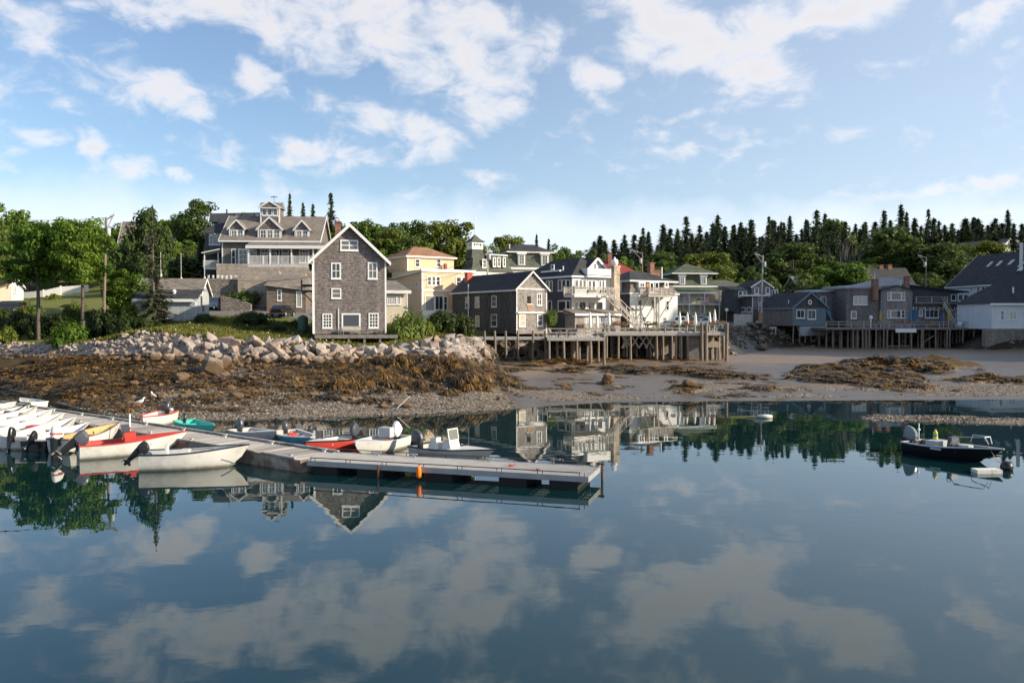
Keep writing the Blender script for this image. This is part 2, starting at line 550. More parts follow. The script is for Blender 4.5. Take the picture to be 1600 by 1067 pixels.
def island_var(m, lo=.72, hi=1.2):
    """each loose board of a mesh weathers to its own tone"""
    nt = m.node_tree
    b = nt.nodes['Principled BSDF']
    src = b.inputs['Base Color'].links[0].from_socket
    g = N(nt, 'ShaderNodeNewGeometry')
    r = N(nt, 'ShaderNodeMapRange')
    r.inputs[3].default_value, r.inputs[4].default_value = lo, hi
    nt.links.new(g.outputs['Random Per Island'], r.inputs[0])
    h = N(nt, 'ShaderNodeVectorMath', operation='SCALE')
    nt.links.new(src, h.inputs[0]); nt.links.new(r.outputs[0], h.inputs['Scale'])
    nt.links.new(h.outputs[0], b.inputs['Base Color'])


island_var(M['deck'])
M['deck_dark'] = mat('dark_weathered_wood', (.20, .18, .16), .85, var=.3, vscale=3, bump=.3)
M['rail'] = mat('silvered_rail_wood', (.46, .42, .37), .8, var=.18, vscale=3)
island_var(M['rail'], .78, 1.15)
M['trunk'] = mat('tree_bark', (.115, .092, .072), .95, var=.35, vscale=5, bump=.6, bscale=12)
M['pole'] = mat('utility_pole_wood', (.22, .175, .135), .9, var=.4, vscale=2, stretch=(3, 3, .4))
M['pole_gray'] = mat('silver_pole_wood', (.42, .39, .36), .85, var=.2, vscale=2, stretch=(3, 3, .4))
M['steel'] = mat('galvanised_steel', (.55, .57, .58), .45, .6, var=.08)
M['black'] = mat('black_plastic', (.014, .015, .017), .35, spec=.5)
M['black_hull'] = mat('black_hull_paint', (.010, .011, .014), .22, spec=.5)
M['rubber'] = mat('black_rubber', (.016, .016, .017), .75)
M['rust'] = mat('rusty_pipe', (.115, .055, .036), .8, var=.35, vscale=8)
M['alu'] = mat('dull_aluminium', (.36, .36, .355), .5, .25, var=.15, vscale=2)
M['gel'] = mat('white_gelcoat', (.63, .615, .57), .4, spec=.4, var=.07, vscale=1.5, two=(.50, .47, .40), tscale=1.7, tlo=.52, thi=.75)
waterline_stain(M['gel'])
M['gel_in'] = mat('scuffed_white_boat_interior', (.50, .50, .49), .6, var=.16, vscale=4, two=(.42, .41, .38), tscale=2, tlo=.5, thi=.7)
M['gel_gray'] = mat('grey_boat_paint', (.42, .44, .46), .5, var=.1)
M['boat_red'] = mat('red_boat_paint', (.48, .055, .042), .45, var=.1, vscale=3)
M['boat_orange'] = mat('varnished_plank_interior', (.56, .29, .095), .5, var=.2, vscale=4, stretch=(.3, 3, 1))
M['boat_teal'] = mat('turquoise_boat_paint', (.07, .50, .42), .5, var=.1)
M['boat_blue'] = mat('light_blue_boat_paint', (.10, .30, .44), .45, var=.08)
M['navy'] = mat('navy_gunwale_paint', (.02, .026, .042), .4)
M['cowl_gray'] = mat('charcoal_cowling', (.06, .065, .08), .3, spec=.5)
M['cowl_white'] = mat('white_cowling', (.78, .78, .76), .25, spec=.5)
M['orange'] = mat('orange_buoy_plastic', (.85, .20, .015), .45)
M['yellow'] = mat('yellow_paint', (.75, .50, .05), .5)
M['teal'] = mat('teal_paint', (.05, .38, .36), .5)
M['rope'] = mat('hemp_rope', (.32, .27, .2), .9)
M['rope_red'] = mat('red_rope', (.65, .05, .03), .8)
M['cable'] = mat('black_cable', (.03, .03, .03), .6)
M['canvas'] = mat('white_canvas', (.74, .72, .66), .9, var=.06)
M['canvas_blue'] = mat('blue_canvas', (.06, .17, .32), .9)
M['canvas_yellow'] = mat('mustard_canvas', (.52, .32, .05), .9)
M['flag_red'] = mat('flag_red_cloth', (.55, .03, .04), .9)
M['flag_white'] = mat('flag_white_cloth', (.75, .74, .72), .9)
M['flag_blue'] = mat('flag_blue_cloth', (.02, .035, .16), .9)
M['car_black'] = mat('black_car_paint', (.012, .013, .015), .25, spec=.5, coat=.5)
M['car_blue'] = mat('slate_blue_car_paint', (.14, .18, .25), .3, .3, coat=.4)
M['car_orange'] = mat('orange_car_paint', (.80, .28, .02), .3, coat=.4)
M['car_white'] = mat('white_car_paint', (.74, .75, .76), .28, coat=.4)
M['car_silver'] = mat('silver_car_paint', (.55, .58, .62), .3, .3, coat=.4)
M['tail'] = mat('red_tail_lamp', (.55, .02, .015), .25)
M['asphalt'] = mat('patched_asphalt', (.17, .155, .14), .9, var=.18, vscale=.7, bump=.2)
M['hedge_lo'] = None
M['leaf_a'] = leaf_mat('maple_leaves', (.055, .115, .015), (.21, .29, .036))
M['leaf_b'] = leaf_mat('oak_leaves', (.044, .080, .017), (.16, .205, .042))
M['leaf_c'] = leaf_mat('yellowing_leaves', (.075, .115, .016), (.25, .275, .040))
M['leaf_bright'] = leaf_mat('bright_locust_leaves', (.062, .135, .016), (.205, .305, .034), trans=.5)
M['needle'] = leaf_mat('spruce_needles', (.036, .060, .030), (.10, .135, .060), trans=.25, vs=.4)
M['needle_olive'] = leaf_mat('olive_spruce_needles', (.030, .048, .020), (.095, .115, .042), trans=.15, vs=.5)
M['shrub'] = leaf_mat('shrub_leaves', (.045, .085, .014), (.17, .215, .034), vs=1.2)
M['shrub_dark'] = leaf_mat('dark_shrub_leaves', (.030, .052, .013), (.085, .11, .025), vs=1.2)
M['grass'] = leaf_mat('meadow_grass_blades', (.09, .115, .022), (.27, .25, .062), trans=.4, vs=.35)
M['bare'] = mat('bare_grey_twigs', (.22, .19, .165), .9)
M['flower_y'] = mat('goldenrod_flowers', (.72, .46, .03), .8)
M['flower_w'] = mat('white_flowers', (.8, .8, .76), .8)
M['flower_r'] = mat('red_geranium_flowers', (.62, .05, .03), .8)
# ---------------------------------------------------------------- ground
_tab = np.random.RandomState(3).rand(256, 256)


def vnoise(x, y):
    xi, yi = np.floor(x).astype(int), np.floor(y).astype(int)
    fx, fy = x - xi, y - yi
    fx, fy = fx * fx * (3 - 2 * fx), fy * fy * (3 - 2 * fy)
    t = lambda a, b: _tab[a & 255, b & 255]
    return (t(xi, yi) * (1 - fx) + t(xi + 1, yi) * fx) * (1 - fy) + (t(xi, yi + 1) * (1 - fx) + t(xi + 1, yi + 1) * fx) * fy


def fbm(x, y, o=4):
    a, s, r = 0.5, 0.0, 0.0
    for k in range(o):
        r = r + a * vnoise(x * 2 ** k + 17.3 * k, y * 2 ** k + 9.1 * k)
        s += a
        a *= .5
    return r / s


def sstep(a, b, x):
    t = np.clip((x - a) / (b - a), 0, 1)
    return t * t * (3 - 2 * t)


WATERLINE = [G(a, b) for a, b in [(-700, 588), (-300, 592), (0, 604), (70, 622), (130, 640), (200, 652), (300, 656), (400, 655), (500, 652), (620, 648), (720, 644),
                                  (800, 639), (850, 634), (950, 628), (1150, 626), (1400, 625), (1600, 624), (1900, 621), (2600, 612)]]
WATERLINE = [(-1800, 96), (-300, 92)] + [(p.x, p.y) for p in WATERLINE] + [(300, 60), (1800, 56)]
BANK = [(-23000, 102, 5), (-3600, 98, 5), (-600, 92, 4.2), (-300, 90, 4.0), (0, 88, 3.6), (100, 84, 3.3), (160, 80, 3.7), (230, 79, 4.7), (330, 77, 4.1), (400, 76, 3.75), (480, 76, 3.35), (560, 76.5, 2.95),
        (630, 77, 3.2), (690, 78, 4.1), (722, 80, 3.9), (735, 86, 3.4), (742, 93, 3.2), (760, 100, 3.6), (850, 105, 4.0), (900, 108, 4.4), (1000, 111, 4.5), (1105, 114, 4.5),
        (1135, 135, 4.6), (1200, 147, 4.7), (1300, 148, 4.7), (1420, 146, 4.6), (1530, 146, 4.6), (1562, 131, 4.5), (1700, 129, 4.6), (1900, 118, 5), (2600, 80, 5), (6000, 72, 6), (37000, 64, 6)]
BANK = [(XX(a, d), d, z) for a, d, z in BANK]
LAND = [(500, 82, 3.4), (600, 86, 3.4), (560, 90, 3.9), (545, 79, 3.0), (560, 96, 5.0), (400, 88, 5.0), (300, 90, 5.4), (420, 105, 6.6), (340, 112, 7.4), (240, 100, 6.4), (450, 107, 6.7), (500, 112, 7.2),
        (350, 120, 10.2), (470, 120, 9.8), (420, 135, 13.5), (300, 128, 11.2), (250, 150, 15), (100, 105, 6.8), (20, 100, 6.6), (100, 118, 8.9), (50, 135, 9.6), (-100, 110, 8), (-200, 140, 11),
        (150, 125, 9.2), (0, 150, 12.5), (200, 180, 18), (0, 220, 20), (400, 180, 20), (-300, 220, 22), (640, 110, 6.0), (720, 112, 5.6), (660, 118, 6.6), (600, 150, 12), (700, 160, 11), (620, 200, 20), (780, 140, 8.0), (740, 118, 5.4),
        (900, 120, 5.0), (1000, 130, 5.4), (960, 155, 7.5), (1080, 130, 5.4), (1075, 161, 6.6), (860, 180, 10), (960, 220, 12), (1200, 165, 5.6), (1150, 190, 9), (1250, 180, 7.2), (1350, 180, 8),
        (1430, 175, 8), (1300, 165, 5.6), (1420, 158, 5.0), (1520, 160, 5.2), (1580, 180, 9), (1560, 215, 15), (1420, 220, 14), (1260, 220, 14), (1100, 240, 17), (900, 300, 23), (1100, 310, 27), (1300, 300, 27), (1500, 290, 28),
        (1600, 145, 4.8), (1700, 150, 6.), (1750, 200, 15), (600, 300, 30), (300, 320, 36), (0, 330, 36), (-400, 330, 36), (1700, 300, 33), (2100, 300, 40), (1980, 118, 22), (2050, 128, 44), (2300, 105, 46), (1950, 160, 32), (2400, 160, 62), (2100, 220, 46), (2800, 100, 54)]  # high points at far right: unseen hill added to shade the right wharf
LAND = [(XX(a, d), d, z) for a, d, z in LAND]


def _seg_dist(x, y, pts):
    best = np.full(x.shape, 1e9)
    par = np.zeros(x.shape)
    sgn = np.zeros(x.shape)
    for i in range(len(pts) - 1):
        ax, ay = pts[i][0], pts[i][1]
        bx, by = pts[i + 1][0], pts[i + 1][1]
        dx, dy = bx - ax, by - ay
        t = np.clip(((x - ax) * dx + (y - ay) * dy) / (dx * dx + dy * dy), 0, 1)
        d = np.hypot(x - ax - t * dx, y - ay - t * dy)
        m = d < best - 1e-9
        best = np.where(m, d, best)
        par = np.where(m, i + t, par)
        sgn = np.where(m, dx * (y - ay) - dy * (x - ax), sgn)
    return best, par, sgn


def _above(x, y, pts):
    """landward of a left-to-right polyline, by even-odd crossing (handles folds)"""
    c = np.zeros(x.shape, bool)
    for i in range(len(pts) - 1):
        ax, ay = pts[i][0], pts[i][1]
        bx, by = pts[i + 1][0], pts[i + 1][1]
        hit = ((ax > x) != (bx > x))
        yy = ay + (x - ax) / (bx - ax + 1e-9) * (by - ay)
        c ^= hit & (yy < y)
    return c


_pts = np.array([(a, b, c) for a, b, c in LAND + BANK])
_r = np.hypot(_pts[:, None, 0] - _pts[None, :, 0], _pts[:, None, 1] - _pts[None, :, 1])
_n = len(_pts)
_A = np.zeros((_n + 3, _n + 3))
_A[:_n, :_n] = _r - 0.4 * np.eye(_n)
_A[:_n, _n:] = np.c_[np.ones(_n), _pts[:, 0] / 100, _pts[:, 1] / 100]
_A[_n:, :_n] = _A[:_n, _n:].T
_w = np.linalg.solve(_A, np.r_[_pts[:, 2], 0, 0, 0])


def land_z(x, y):
    yy = np.minimum(y, 335)
    xx = np.clip(x, -330, 230)
    z = _w[_n] + _w[_n + 1] * xx / 100 + _w[_n + 2] * yy / 100
    for i in range(_n):
        z = z + _w[i] * np.hypot(xx - _pts[i, 0], yy - _pts[i, 1])
    return z


# weed-grown ledges on the flats: px, py, half width px, half depth m, height
LEDGES = [(1300, 583, 55, 4.0, .75), (1400, 577, 100, 4.2, 1.0), (1350, 590, 100, 3.2, .75), (1465, 573, 60, 3.0, .85), (1545, 590, 75, 2.2, .5), (1420, 598, 70, 2.2, .45), (1060, 584, 85, 2.2, .5), (1130, 588, 65, 1.8, .45),
          (980, 582, 50, 2.4, .4), (1190, 547, 26, 1.5, .8), (1166, 552, 18, 1.0, .4), (880, 574, 45, 1.6, .5), (845, 579, 24, 1.3, .5), (900, 585, 28, 1.3, .45), (1075, 602, 30, 1.2, .45), (950, 597, 13, .8, .35), (1190, 600, 35, 1.2, .25),
          (560, 610, 130, 2.5, .4), (690, 600, 60, 3.5, .9), (735, 606, 35, 3, .7), (640, 597, 60, 3, .7), (530, 618, 40, 1.5, .45), (585, 621, 35, 1.2, .35), (480, 590, 80, 3, .5), (380, 608, 90, 2.5, .4), (250, 600, 90, 3, .6), (130, 606, 80, 2.5, .7),
          (1290, 612, 60, 1.2, .22)]
LEDGES = [(G(a, b, .8), c, d, e) for a, b, c, d, e in LEDGES]


def ground(x, y):
    """height, and how far up the shore (0 waterline, 1 bank top, >1 land)"""
    x, y = np.asarray(x, float), np.asarray(y, float)
    dw, _, _ = _seg_dist(x, y, WATERLINE)
    db, pb, _ = _seg_dist(x, y, BANK)
    wet = ~_above(x, y, WATERLINE)
    land = _above(x, y, BANK)
    t = dw / (dw + db + 1e-6)
    zb = np.interp(pb, np.arange(len(BANK)), [b[2] for b in BANK])
    bx = np.interp(pb, np.arange(len(BANK)), [b[0] for b in BANK])
    right = sstep(-3, 2, x + 0.15 * (np.minimum(y, 110) - 62))
    zl = 2.25 * (1 - right) + 1.35 * right
    t0 = .74 * (1 - right) + .90 * right
    g = (t / t0)
    g = np.where(right > .5, np.minimum(g, 1) ** .75, np.minimum(g, 1) ** .9)
    z = zl * g + (zb - zl) * sstep(0, 1, (t - t0) / (1 - t0)) * (t > t0)
    amp = (.30 * (1 - right) + .10 * right) * np.minimum(dw / 4, 1)
    z = z + amp * (fbm(x * .45, y * .45, 4) - .5) * 2 * (t < .97)
    ledge = np.zeros(x.shape)
    for c, hw, hd, h in LEDGES:
        sx = hw / F * c.y
        wob = (fbm(x * .5 + 31, y * .5 + 7, 3) - .5) * 1.3
        r = np.hypot((x - c.x) / sx, (y - c.y) / hd) + wob
        k = np.clip(1.05 - r, 0, 1) ** .7
        ledge = np.maximum(ledge, h * k * (.75 + .7 * (fbm(x * 1.1, y * 1.1, 3) - .3)))
    z = z + ledge * (~land) * np.where(x > 5, 1.45, 1.0)
    zz = land_z(x, y) + .15 * (fbm(x * .2, y * .2, 3) - .5)
    bl = sstep(0, 4, db)
    zland = zb * (1 - bl) + zz * bl
    z = np.where(land, zland, z)
    # bed below the water, and a gravel bar that just breaks the surface
    bed = -np.minimum(dw * .07, 4)
    a, b = G(1395, 656), G(1640, 661)
    m, _, _ = _seg_dist(x, y, [(a.x - .5, a.y + .6), (25.5, 49.4), (b.x, b.y), (45, 49)])
    bar = .17 - .17 * (m / (.85 + .7 * fbm(x * .3, y * .3, 2))) ** 2 + .14 * (fbm(x * 1.3, y * 1.3, 3) - .5)
    bed = np.maximum(bed, np.where(m < 3, bar, -9))
    z = np.where(wet, bed, z)
    tt = np.where(wet, -dw * .05, np.where(land, 1 + db * .05, t))
    return z, tt, ledge, right, (m < 2) & wet


def H(x, y):
    return float(ground(np.array([x]), np.array([y]))[0][0])


def hit(px, py):
    """first ground or water point along the line of sight through a photo pixel"""
    a = P(px, py, 1.0)
    D = np.linspace(30, 240, 2400)
    zr = CH + D * (a.z - CH)
    g = np.maximum(ground(D * a.x, D)[0], 0)
    k = int(np.argmax(g >= zr))
    return Vector((D[k] * a.x, D[k], g[k]))


def ground_material():
    m = bpy.data.materials.new('shore_and_meadow_ground')
    m.use_nodes = True
    nt = m.node_tree
    b = nt.nodes['Principled BSDF']
    tc = N(nt, 'ShaderNodeTexCoord')
    at = N(nt, 'ShaderNodeAttribute', attribute_name='zone')
    at2 = N(nt, 'ShaderNodeAttribute', attribute_name='zone2')
    s1 = N(nt, 'ShaderNodeSeparateColor'); nt.links.new(at.outputs['Color'], s1.inputs[0])
    s2 = N(nt, 'ShaderNodeSeparateColor'); nt.links.new(at2.outputs['Color'], s2.inputs[0])

    def noise(sc, det=6, ro=.55):
        n = N(nt, 'ShaderNodeTexNoise')
        n.inputs['Scale'].default_value, n.inputs['Detail'].default_value, n.inputs['Roughness'].default_value = sc, det, ro
        nt.links.new(tc.outputs['Object'], n.inputs['Vector'])
        return n.outputs[0]

    def mixc(f, a, c):
        x = N(nt, 'ShaderNodeMix', data_type='RGBA')
        for i, v in ((0, f), (6, a), (7, c)):
            if isinstance(v, tuple):
                x.inputs[i].default_value = (*v, 1)
            elif isinstance(v, float):
                x.inputs[i].default_value = v
            else:
                nt.links.new(v, x.inputs[i])
        return x.outputs[2]

    def edge(w, sharp=.22):
        """zone weight broken up along its border by noise"""
        q = math_n(nt, 'ADD', w, math_n(nt, 'MULTIPLY_ADD', noise(1.3, 8, .65), 1.1, -.55))
        r = N(nt, 'ShaderNodeMapRange', interpolation_type='SMOOTHSTEP')
        r.inputs[1].default_value, r.inputs[2].default_value = .5 - sharp, .5 + sharp
        nt.links.new(q, r.inputs[0])
        return r.outputs[0]

    big = noise(.55, 9, .68)
    mud = mixc(big, (.060, .049, .039), (.145, .123, .102))
    sand = mixc(noise(1.5, 6), (.23, .155, .095), (.17, .125, .09))
    c = mixc(edge(s2.outputs[1], .4), mud, sand)
    vo = N(nt, 'ShaderNodeTexVoronoi')
    vo.inputs['Scale'].default_value = 7.5
    nt.links.new(tc.outputs['Object'], vo.inputs['Vector'])
    vs = N(nt, 'ShaderNodeSeparateColor'); nt.links.new(vo.outputs['Color'], vs.inputs[0])
    peb = mixc(vs.outputs[0], (.065, .052, .04), (.30, .245, .19))
    gv = edge(s1.outputs[1])
    c = mixc(gv, c, peb)
    weed = mixc(noise(2.2, 8, .7), (.030, .020, .008), (.135, .078, .022))
    wd = edge(s1.outputs[0])
    c = mixc(wd, c, weed)
    stone = mixc(noise(1.2, 8), (.20, .165, .135), (.40, .33, .275))
    c = mixc(edge(s1.outputs[2]), c, stone)
    lawn = mixc(noise(.25, 7, .6), (.085, .115, .022), (.20, .185, .045))
    c = mixc(edge(s2.outputs[0]), c, lawn)
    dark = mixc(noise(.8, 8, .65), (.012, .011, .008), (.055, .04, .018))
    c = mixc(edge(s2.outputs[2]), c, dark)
    nt.links.new(c, b.inputs['Base Color'])
    rr = math_n(nt, 'MULTIPLY_ADD', math_n(nt, 'MAXIMUM', math_n(nt, 'MAXIMUM', gv, wd), s2.outputs[0]), .40, .40)
    nt.links.new(rr, b.inputs['Roughness'])
    b.inputs['Specular IOR Level'].default_value = .3
    hgt = math_n(nt, 'ADD', math_n(nt, 'MULTIPLY', vo.outputs['Distance'], math_n(nt, 'MULTIPLY', gv, -.8)), math_n(nt, 'MULTIPLY', noise(9, 6, .7), math_n(nt, 'MULTIPLY_ADD', wd, 1.2, .15)))
    bp = N(nt, 'ShaderNodeBump')
    bp.inputs['Strength'].default_value, bp.inputs['Distance'].default_value = .9, .12
    nt.links.new(hgt, bp.inputs['Height'])
    nt.links.new(bp.outputs[0], b.inputs['Normal'])
    return m


def axis_lines(lo, hi, a, b, fine, grow):
    v = list(np.arange(a, b + fine, fine))
    s, q = fine, v[-1]
    while q < hi:
        s *= grow
        q += s
        v.append(q)
    s, q = fine, v[0]
    while q > lo:
        s *= grow
        q -= s
        v.insert(0, q)
    return np.array(v)


def build_ground():
    xs = axis_lines(-1500, 1500, -52, 62, .42, 1.10)
    ys = axis_lines(-20, 2500, 47, 112, .34, 1.09)
    X, Y = np.meshgrid(xs, ys)
    z, t, ledge, right, bar = ground(X.ravel(), Y.ravel())
    nx, ny = len(xs), len(ys)
    me = bpy.data.meshes.new('ground')
    v = np.c_[X.ravel(), Y.ravel(), z]
    i = np.arange((nx - 1) * (ny - 1))
    r, c = i // (nx - 1), i % (nx - 1)
    a = r * nx + c
    f = np.c_[a, a + 1, a + nx + 1, a + nx]
    me.from_pydata(v.tolist(), [], f.tolist())
    x, y = X.ravel(), Y.ravel()
    n1, n2 = fbm(x * .22 + 5, y * .4, 4), fbm(x * .5, y * .8 + 40, 4)
    shore = (t >= 0) & (t <= 1)
    left = 1 - right
    weed = np.clip(left * sstep(.03 + .12 * sstep(-18, -8, x) - .14 * sstep(-23, -27, x), .12 + .26 * sstep(-18, -8, x), t) * (1 - sstep(.74, .84, t)) * (.6 + 3.0 * (n1 - .42) + .6 * sstep(-22, -27, x)), 0, 1) * shore
    weed = np.maximum(weed, np.clip(ledge * 4, 0, 1))
    weed = np.maximum(weed, shore * right * .95 * sstep(.78, .84, t) * (1 - sstep(.9, .95, t)) * sstep(.35, .5, n2) * (x < 25))
    weed = np.maximum(weed, shore * right * np.clip((n2 - .62) * 7, 0, .7) * (x < 22))
    gravel = np.clip(left * (1 - sstep(.25, .40, t)) * .9 + right * sstep(.025, .05, t) * (1 - sstep(.22, .40, t)) * np.clip((n1 - .38) * 6, 0, .95), 0, 1)
    gravel = np.where(t < 0, np.where(bar, 1, .3 * (x > -20)), gravel) * (t <= 1)
    stone = left * sstep(.74, .84, t) * (t <= 1.01)
    grass = np.where(t > 1.0, 1.0, 0)
    sand = right * shore * sstep(.45, .75, t + .25 * (n1 - .5)) * .9
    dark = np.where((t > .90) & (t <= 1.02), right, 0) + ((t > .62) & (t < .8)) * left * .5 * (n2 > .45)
    for nm, (p, q, s) in (('zone', (weed, gravel, stone)), ('zone2', (grass, sand, dark))):
        ca = me.color_attributes.new(nm, 'FLOAT_COLOR', 'POINT')
        ca.data.foreach_set('color', np.c_[p, q, s, np.ones(len(x))].astype(np.float32).ravel())
    me.materials.append(ground_material())
    me.polygons.foreach_set('use_smooth', [True] * len(me.polygons))
    o = bpy.data.objects.new('ground', me)
    COL.objects.link(o)
    o['kind'] = 'structure'
    return o


build_ground()


def water():
    m = bpy.data.materials.new('still_harbour_water')
    m.use_nodes = True
    nt = m.node_tree
    b = nt.nodes['Principled BSDF']
    b.inputs['Base Color'].default_value = (.003, .022, .024, 1)
    b.inputs['Roughness'].default_value = .0
    b.inputs['IOR'].default_value = 1.6
    b.inputs['Specular IOR Level'].default_value = .5
    b.inputs['Specular Tint'].default_value = (.90, 1.0, .97, 1)
    geo = N(nt, 'ShaderNodeNewGeometry')
    mp = N(nt, 'ShaderNodeMapping')
    mp.inputs['Scale'].default_value = (.55, 1.0, 1)
    mp.inputs['Rotation'].default_value = (0, 0, rad(14))
    nt.links.new(geo.outputs['Position'], mp.inputs[0])
    n = N(nt, 'ShaderNodeTexNoise')
    n.inputs['Scale'].default_value, n.inputs['Detail'].default_value, n.inputs['Roughness'].default_value = .45, 2.5, .45
    nt.links.new(mp.outputs[0], n.inputs['Vector'])
    n2 = N(nt, 'ShaderNodeTexNoise')
    n2.inputs['Scale'].default_value, n2.inputs['Detail'].default_value = 2.2, 2
    nt.links.new(mp.outputs[0], n2.inputs['Vector'])
    h = math_n(nt, 'ADD', n.outputs[0], math_n(nt, 'MULTIPLY', n2.outputs[0], .13))
    wp = N(nt, 'ShaderNodeTexNoise')          # lanes of calm and of faint breeze
    wp.inputs['Scale'].default_value, wp.inputs['Detail'].default_value = .07, 3
    nt.links.new(mp.outputs[0], wp.inputs['Vector'])
    h = math_n(nt, 'MULTIPLY', h, math_n(nt, 'MULTIPLY_ADD', wp.outputs[0], 3.0, -.7, clamp=False))
    bp = N(nt, 'ShaderNodeBump')
    bp.inputs['Strength'].default_value, bp.inputs['Distance'].default_value = 1.0, .0085
    nt.links.new(h, bp.inputs['Height'])
    nt.links.new(bp.outputs[0], b.inputs['Normal'])
    me = MB()
    me.add([(-1500, -400, 0), (1500, -400, 0), (1500, 400, 0), (-1500, 400, 0)], [(0, 1, 2, 3)])
    o = me.build('water', m, fix=False)
    o['kind'] = 'structure'


water()


def drape(name, pts, zoff, m, step=1.2, col=None):
    """a paved sheet that follows the ground inside a quad of world corners"""
    a, b, c, d = [Vector((*p, 0)) for p in pts]
    nu, nv = max(2, int((b - a).length / step)), max(2, int((d - a).length / step))
    vs = []
    for j in range(nv + 1):
        for i in range(nu + 1):
            u, v = i / nu, j / nv
            p = (a * (1 - u) + b * u) * (1 - v) + (d * (1 - u) + c * u) * v
            vs.append(p)
    xs, ys = np.array([p.x for p in vs]), np.array([p.y for p in vs])
    z = ground(xs, ys)[0] + zoff
    mb = MB()
    mb.add([(p.x, p.y, q) for p, q in zip(vs, z)], [(j * (nu + 1) + i, j * (nu + 1) + i + 1, (j + 1) * (nu + 1) + i + 1, (j + 1) * (nu + 1) + i) for j in range(nv) for i in range(nu)])
    o = mb.build(name, m, fix=False)
    o['kind'] = 'structure'
    return o


q = lambda px, D: (XX(px, D), D)
drape('parking_lot', [q(322, 102), q(505, 102), q(520, 115), q(335, 115)], .05, M['asphalt'])
drape('driveway', [q(318, 118), q(345, 112), q(470, 112), q(420, 121)], .07, M['asphalt'])
drape('road', [q(-60, 97), q(70, 99), q(70, 105), q(-60, 103)], .05, M['asphalt'])
drape('street', [q(985, 122), q(1215, 150), q(1205, 164), q(985, 136)], .05, M['asphalt'])


# ---------------------------------------------------------------- rocks, weed, gravel, grass
def granite_mat():
    m = bpy.data.materials.new('pink_and_grey_granite')
    m.use_nodes = True
    nt = m.node_tree
    b = nt.nodes['Principled BSDF']
    b.inputs['Roughness'].default_value = .85
    b.inputs['Specular IOR Level'].default_value = .25
    geo, oi, tc = N(nt, 'ShaderNodeNewGeometry'), N(nt, 'ShaderNodeObjectInfo'), N(nt, 'ShaderNodeTexCoord')
    f = math_n(nt, 'FRACT', math_n(nt, 'ADD', geo.outputs['Random Per Island'], math_n(nt, 'MULTIPLY', oi.outputs['Random'], 7.31)))
    cr = N(nt, 'ShaderNodeValToRGB')
    e = cr.color_ramp.elements
    e[0].position, e[0].color = 0, (.33, .245, .195, 1)
    e[1].position, e[1].color = 1, (.48, .395, .335, 1)
    for p, c in ((.2, (.43, .345, .285)), (.4, (.33, .30, .28)), (.62, (.52, .46, .40)), (.8, (.40, .285, .215))):
        x = e.new(p); x.color = (*c, 1)
    nt.links.new(f, cr.inputs[0])
    n = N(nt, 'ShaderNodeTexNoise')
    n.inputs['Scale'].default_value, n.inputs['Detail'].default_value = 3.0, 9
    n.inputs['Roughness'].default_value = .7
    nt.links.new(geo.outputs['Position'], n.inputs['Vector'])
    r = N(nt, 'ShaderNodeMapRange')
    r.inputs[1].default_value, r.inputs[2].default_value, r.inputs[3].default_value, r.inputs[4].default_value = .3, .7, .52, 1.08
    nt.links.new(n.outputs[0], r.inputs[0])
    h = N(nt, 'ShaderNodeVectorMath', operation='SCALE')
    nt.links.new(cr.outputs[0], h.inputs[0]); nt.links.new(r.outputs[0], h.inputs['Scale'])
    # tide mark: rock wetted at high water is stained brown
    sp = N(nt, 'ShaderNodeSeparateXYZ')
    nt.links.new(geo.outputs['Position'], sp.inputs[0])
    tm = N(nt, 'ShaderNodeMapRange', interpolation_type='SMOOTHSTEP')
    tm.inputs[1].default_value, tm.inputs[2].default_value, tm.inputs[3].default_value, tm.inputs[4].default_value = 2.5, 3.2, 1., 0.
    nt.links.new(math_n(nt, 'ADD', sp.outputs[2], math_n(nt, 'MULTIPLY_ADD', n.outputs[0], 1.0, -.5)), tm.inputs[0])
    mx = N(nt, 'ShaderNodeMix', data_type='RGBA')
    nt.links.new(math_n(nt, 'MULTIPLY', tm.outputs[0], .85), mx.inputs[0])
    nt.links.new(h.outputs[0], mx.inputs[6]); mx.inputs[7].default_value = (.115, .068, .030, 1)
    nt.links.new(mx.outputs[2], b.inputs['Base Color'])
    bp = N(nt, 'ShaderNodeBump')
    bp.inputs['Strength'].default_value, bp.inputs['Distance'].default_value = .5, .06
    nt.links.new(n.outputs[0], bp.inputs['Height'])
    nt.links.new(bp.outputs[0], b.inputs['Normal'])
    return m


M['granite'] = granite_mat()


def hull_rock(rn, n=15, sq=.6):
    import bmesh
    bm = bmesh.new()
    for k in range(n):
        p = Vector((rn.gauss(0, 1), rn.gauss(0, 1), rn.gauss(0, 1))).normalized()
        m = max(abs(p.x), abs(p.y), abs(p.z))
        p = p * (1 - sq) + p / m * sq * .8
        p *= rn.uniform(.85, 1.1)
        bm.verts.new(p * .5)
    r = bmesh.ops.convex_hull(bm, input=bm.verts)
    bmesh.ops.delete(bm, geom=[v for v in bm.verts if not v.link_faces], context='VERTS')
    bmesh.ops.recalc_face_normals(bm, faces=bm.faces)
    bm.verts.index_update()
    vs = [v.co.copy() for v in bm.verts]
    fs = [tuple(v.index for v in f.verts) for f in bm.faces]
    bm.free()
    return vs, fs


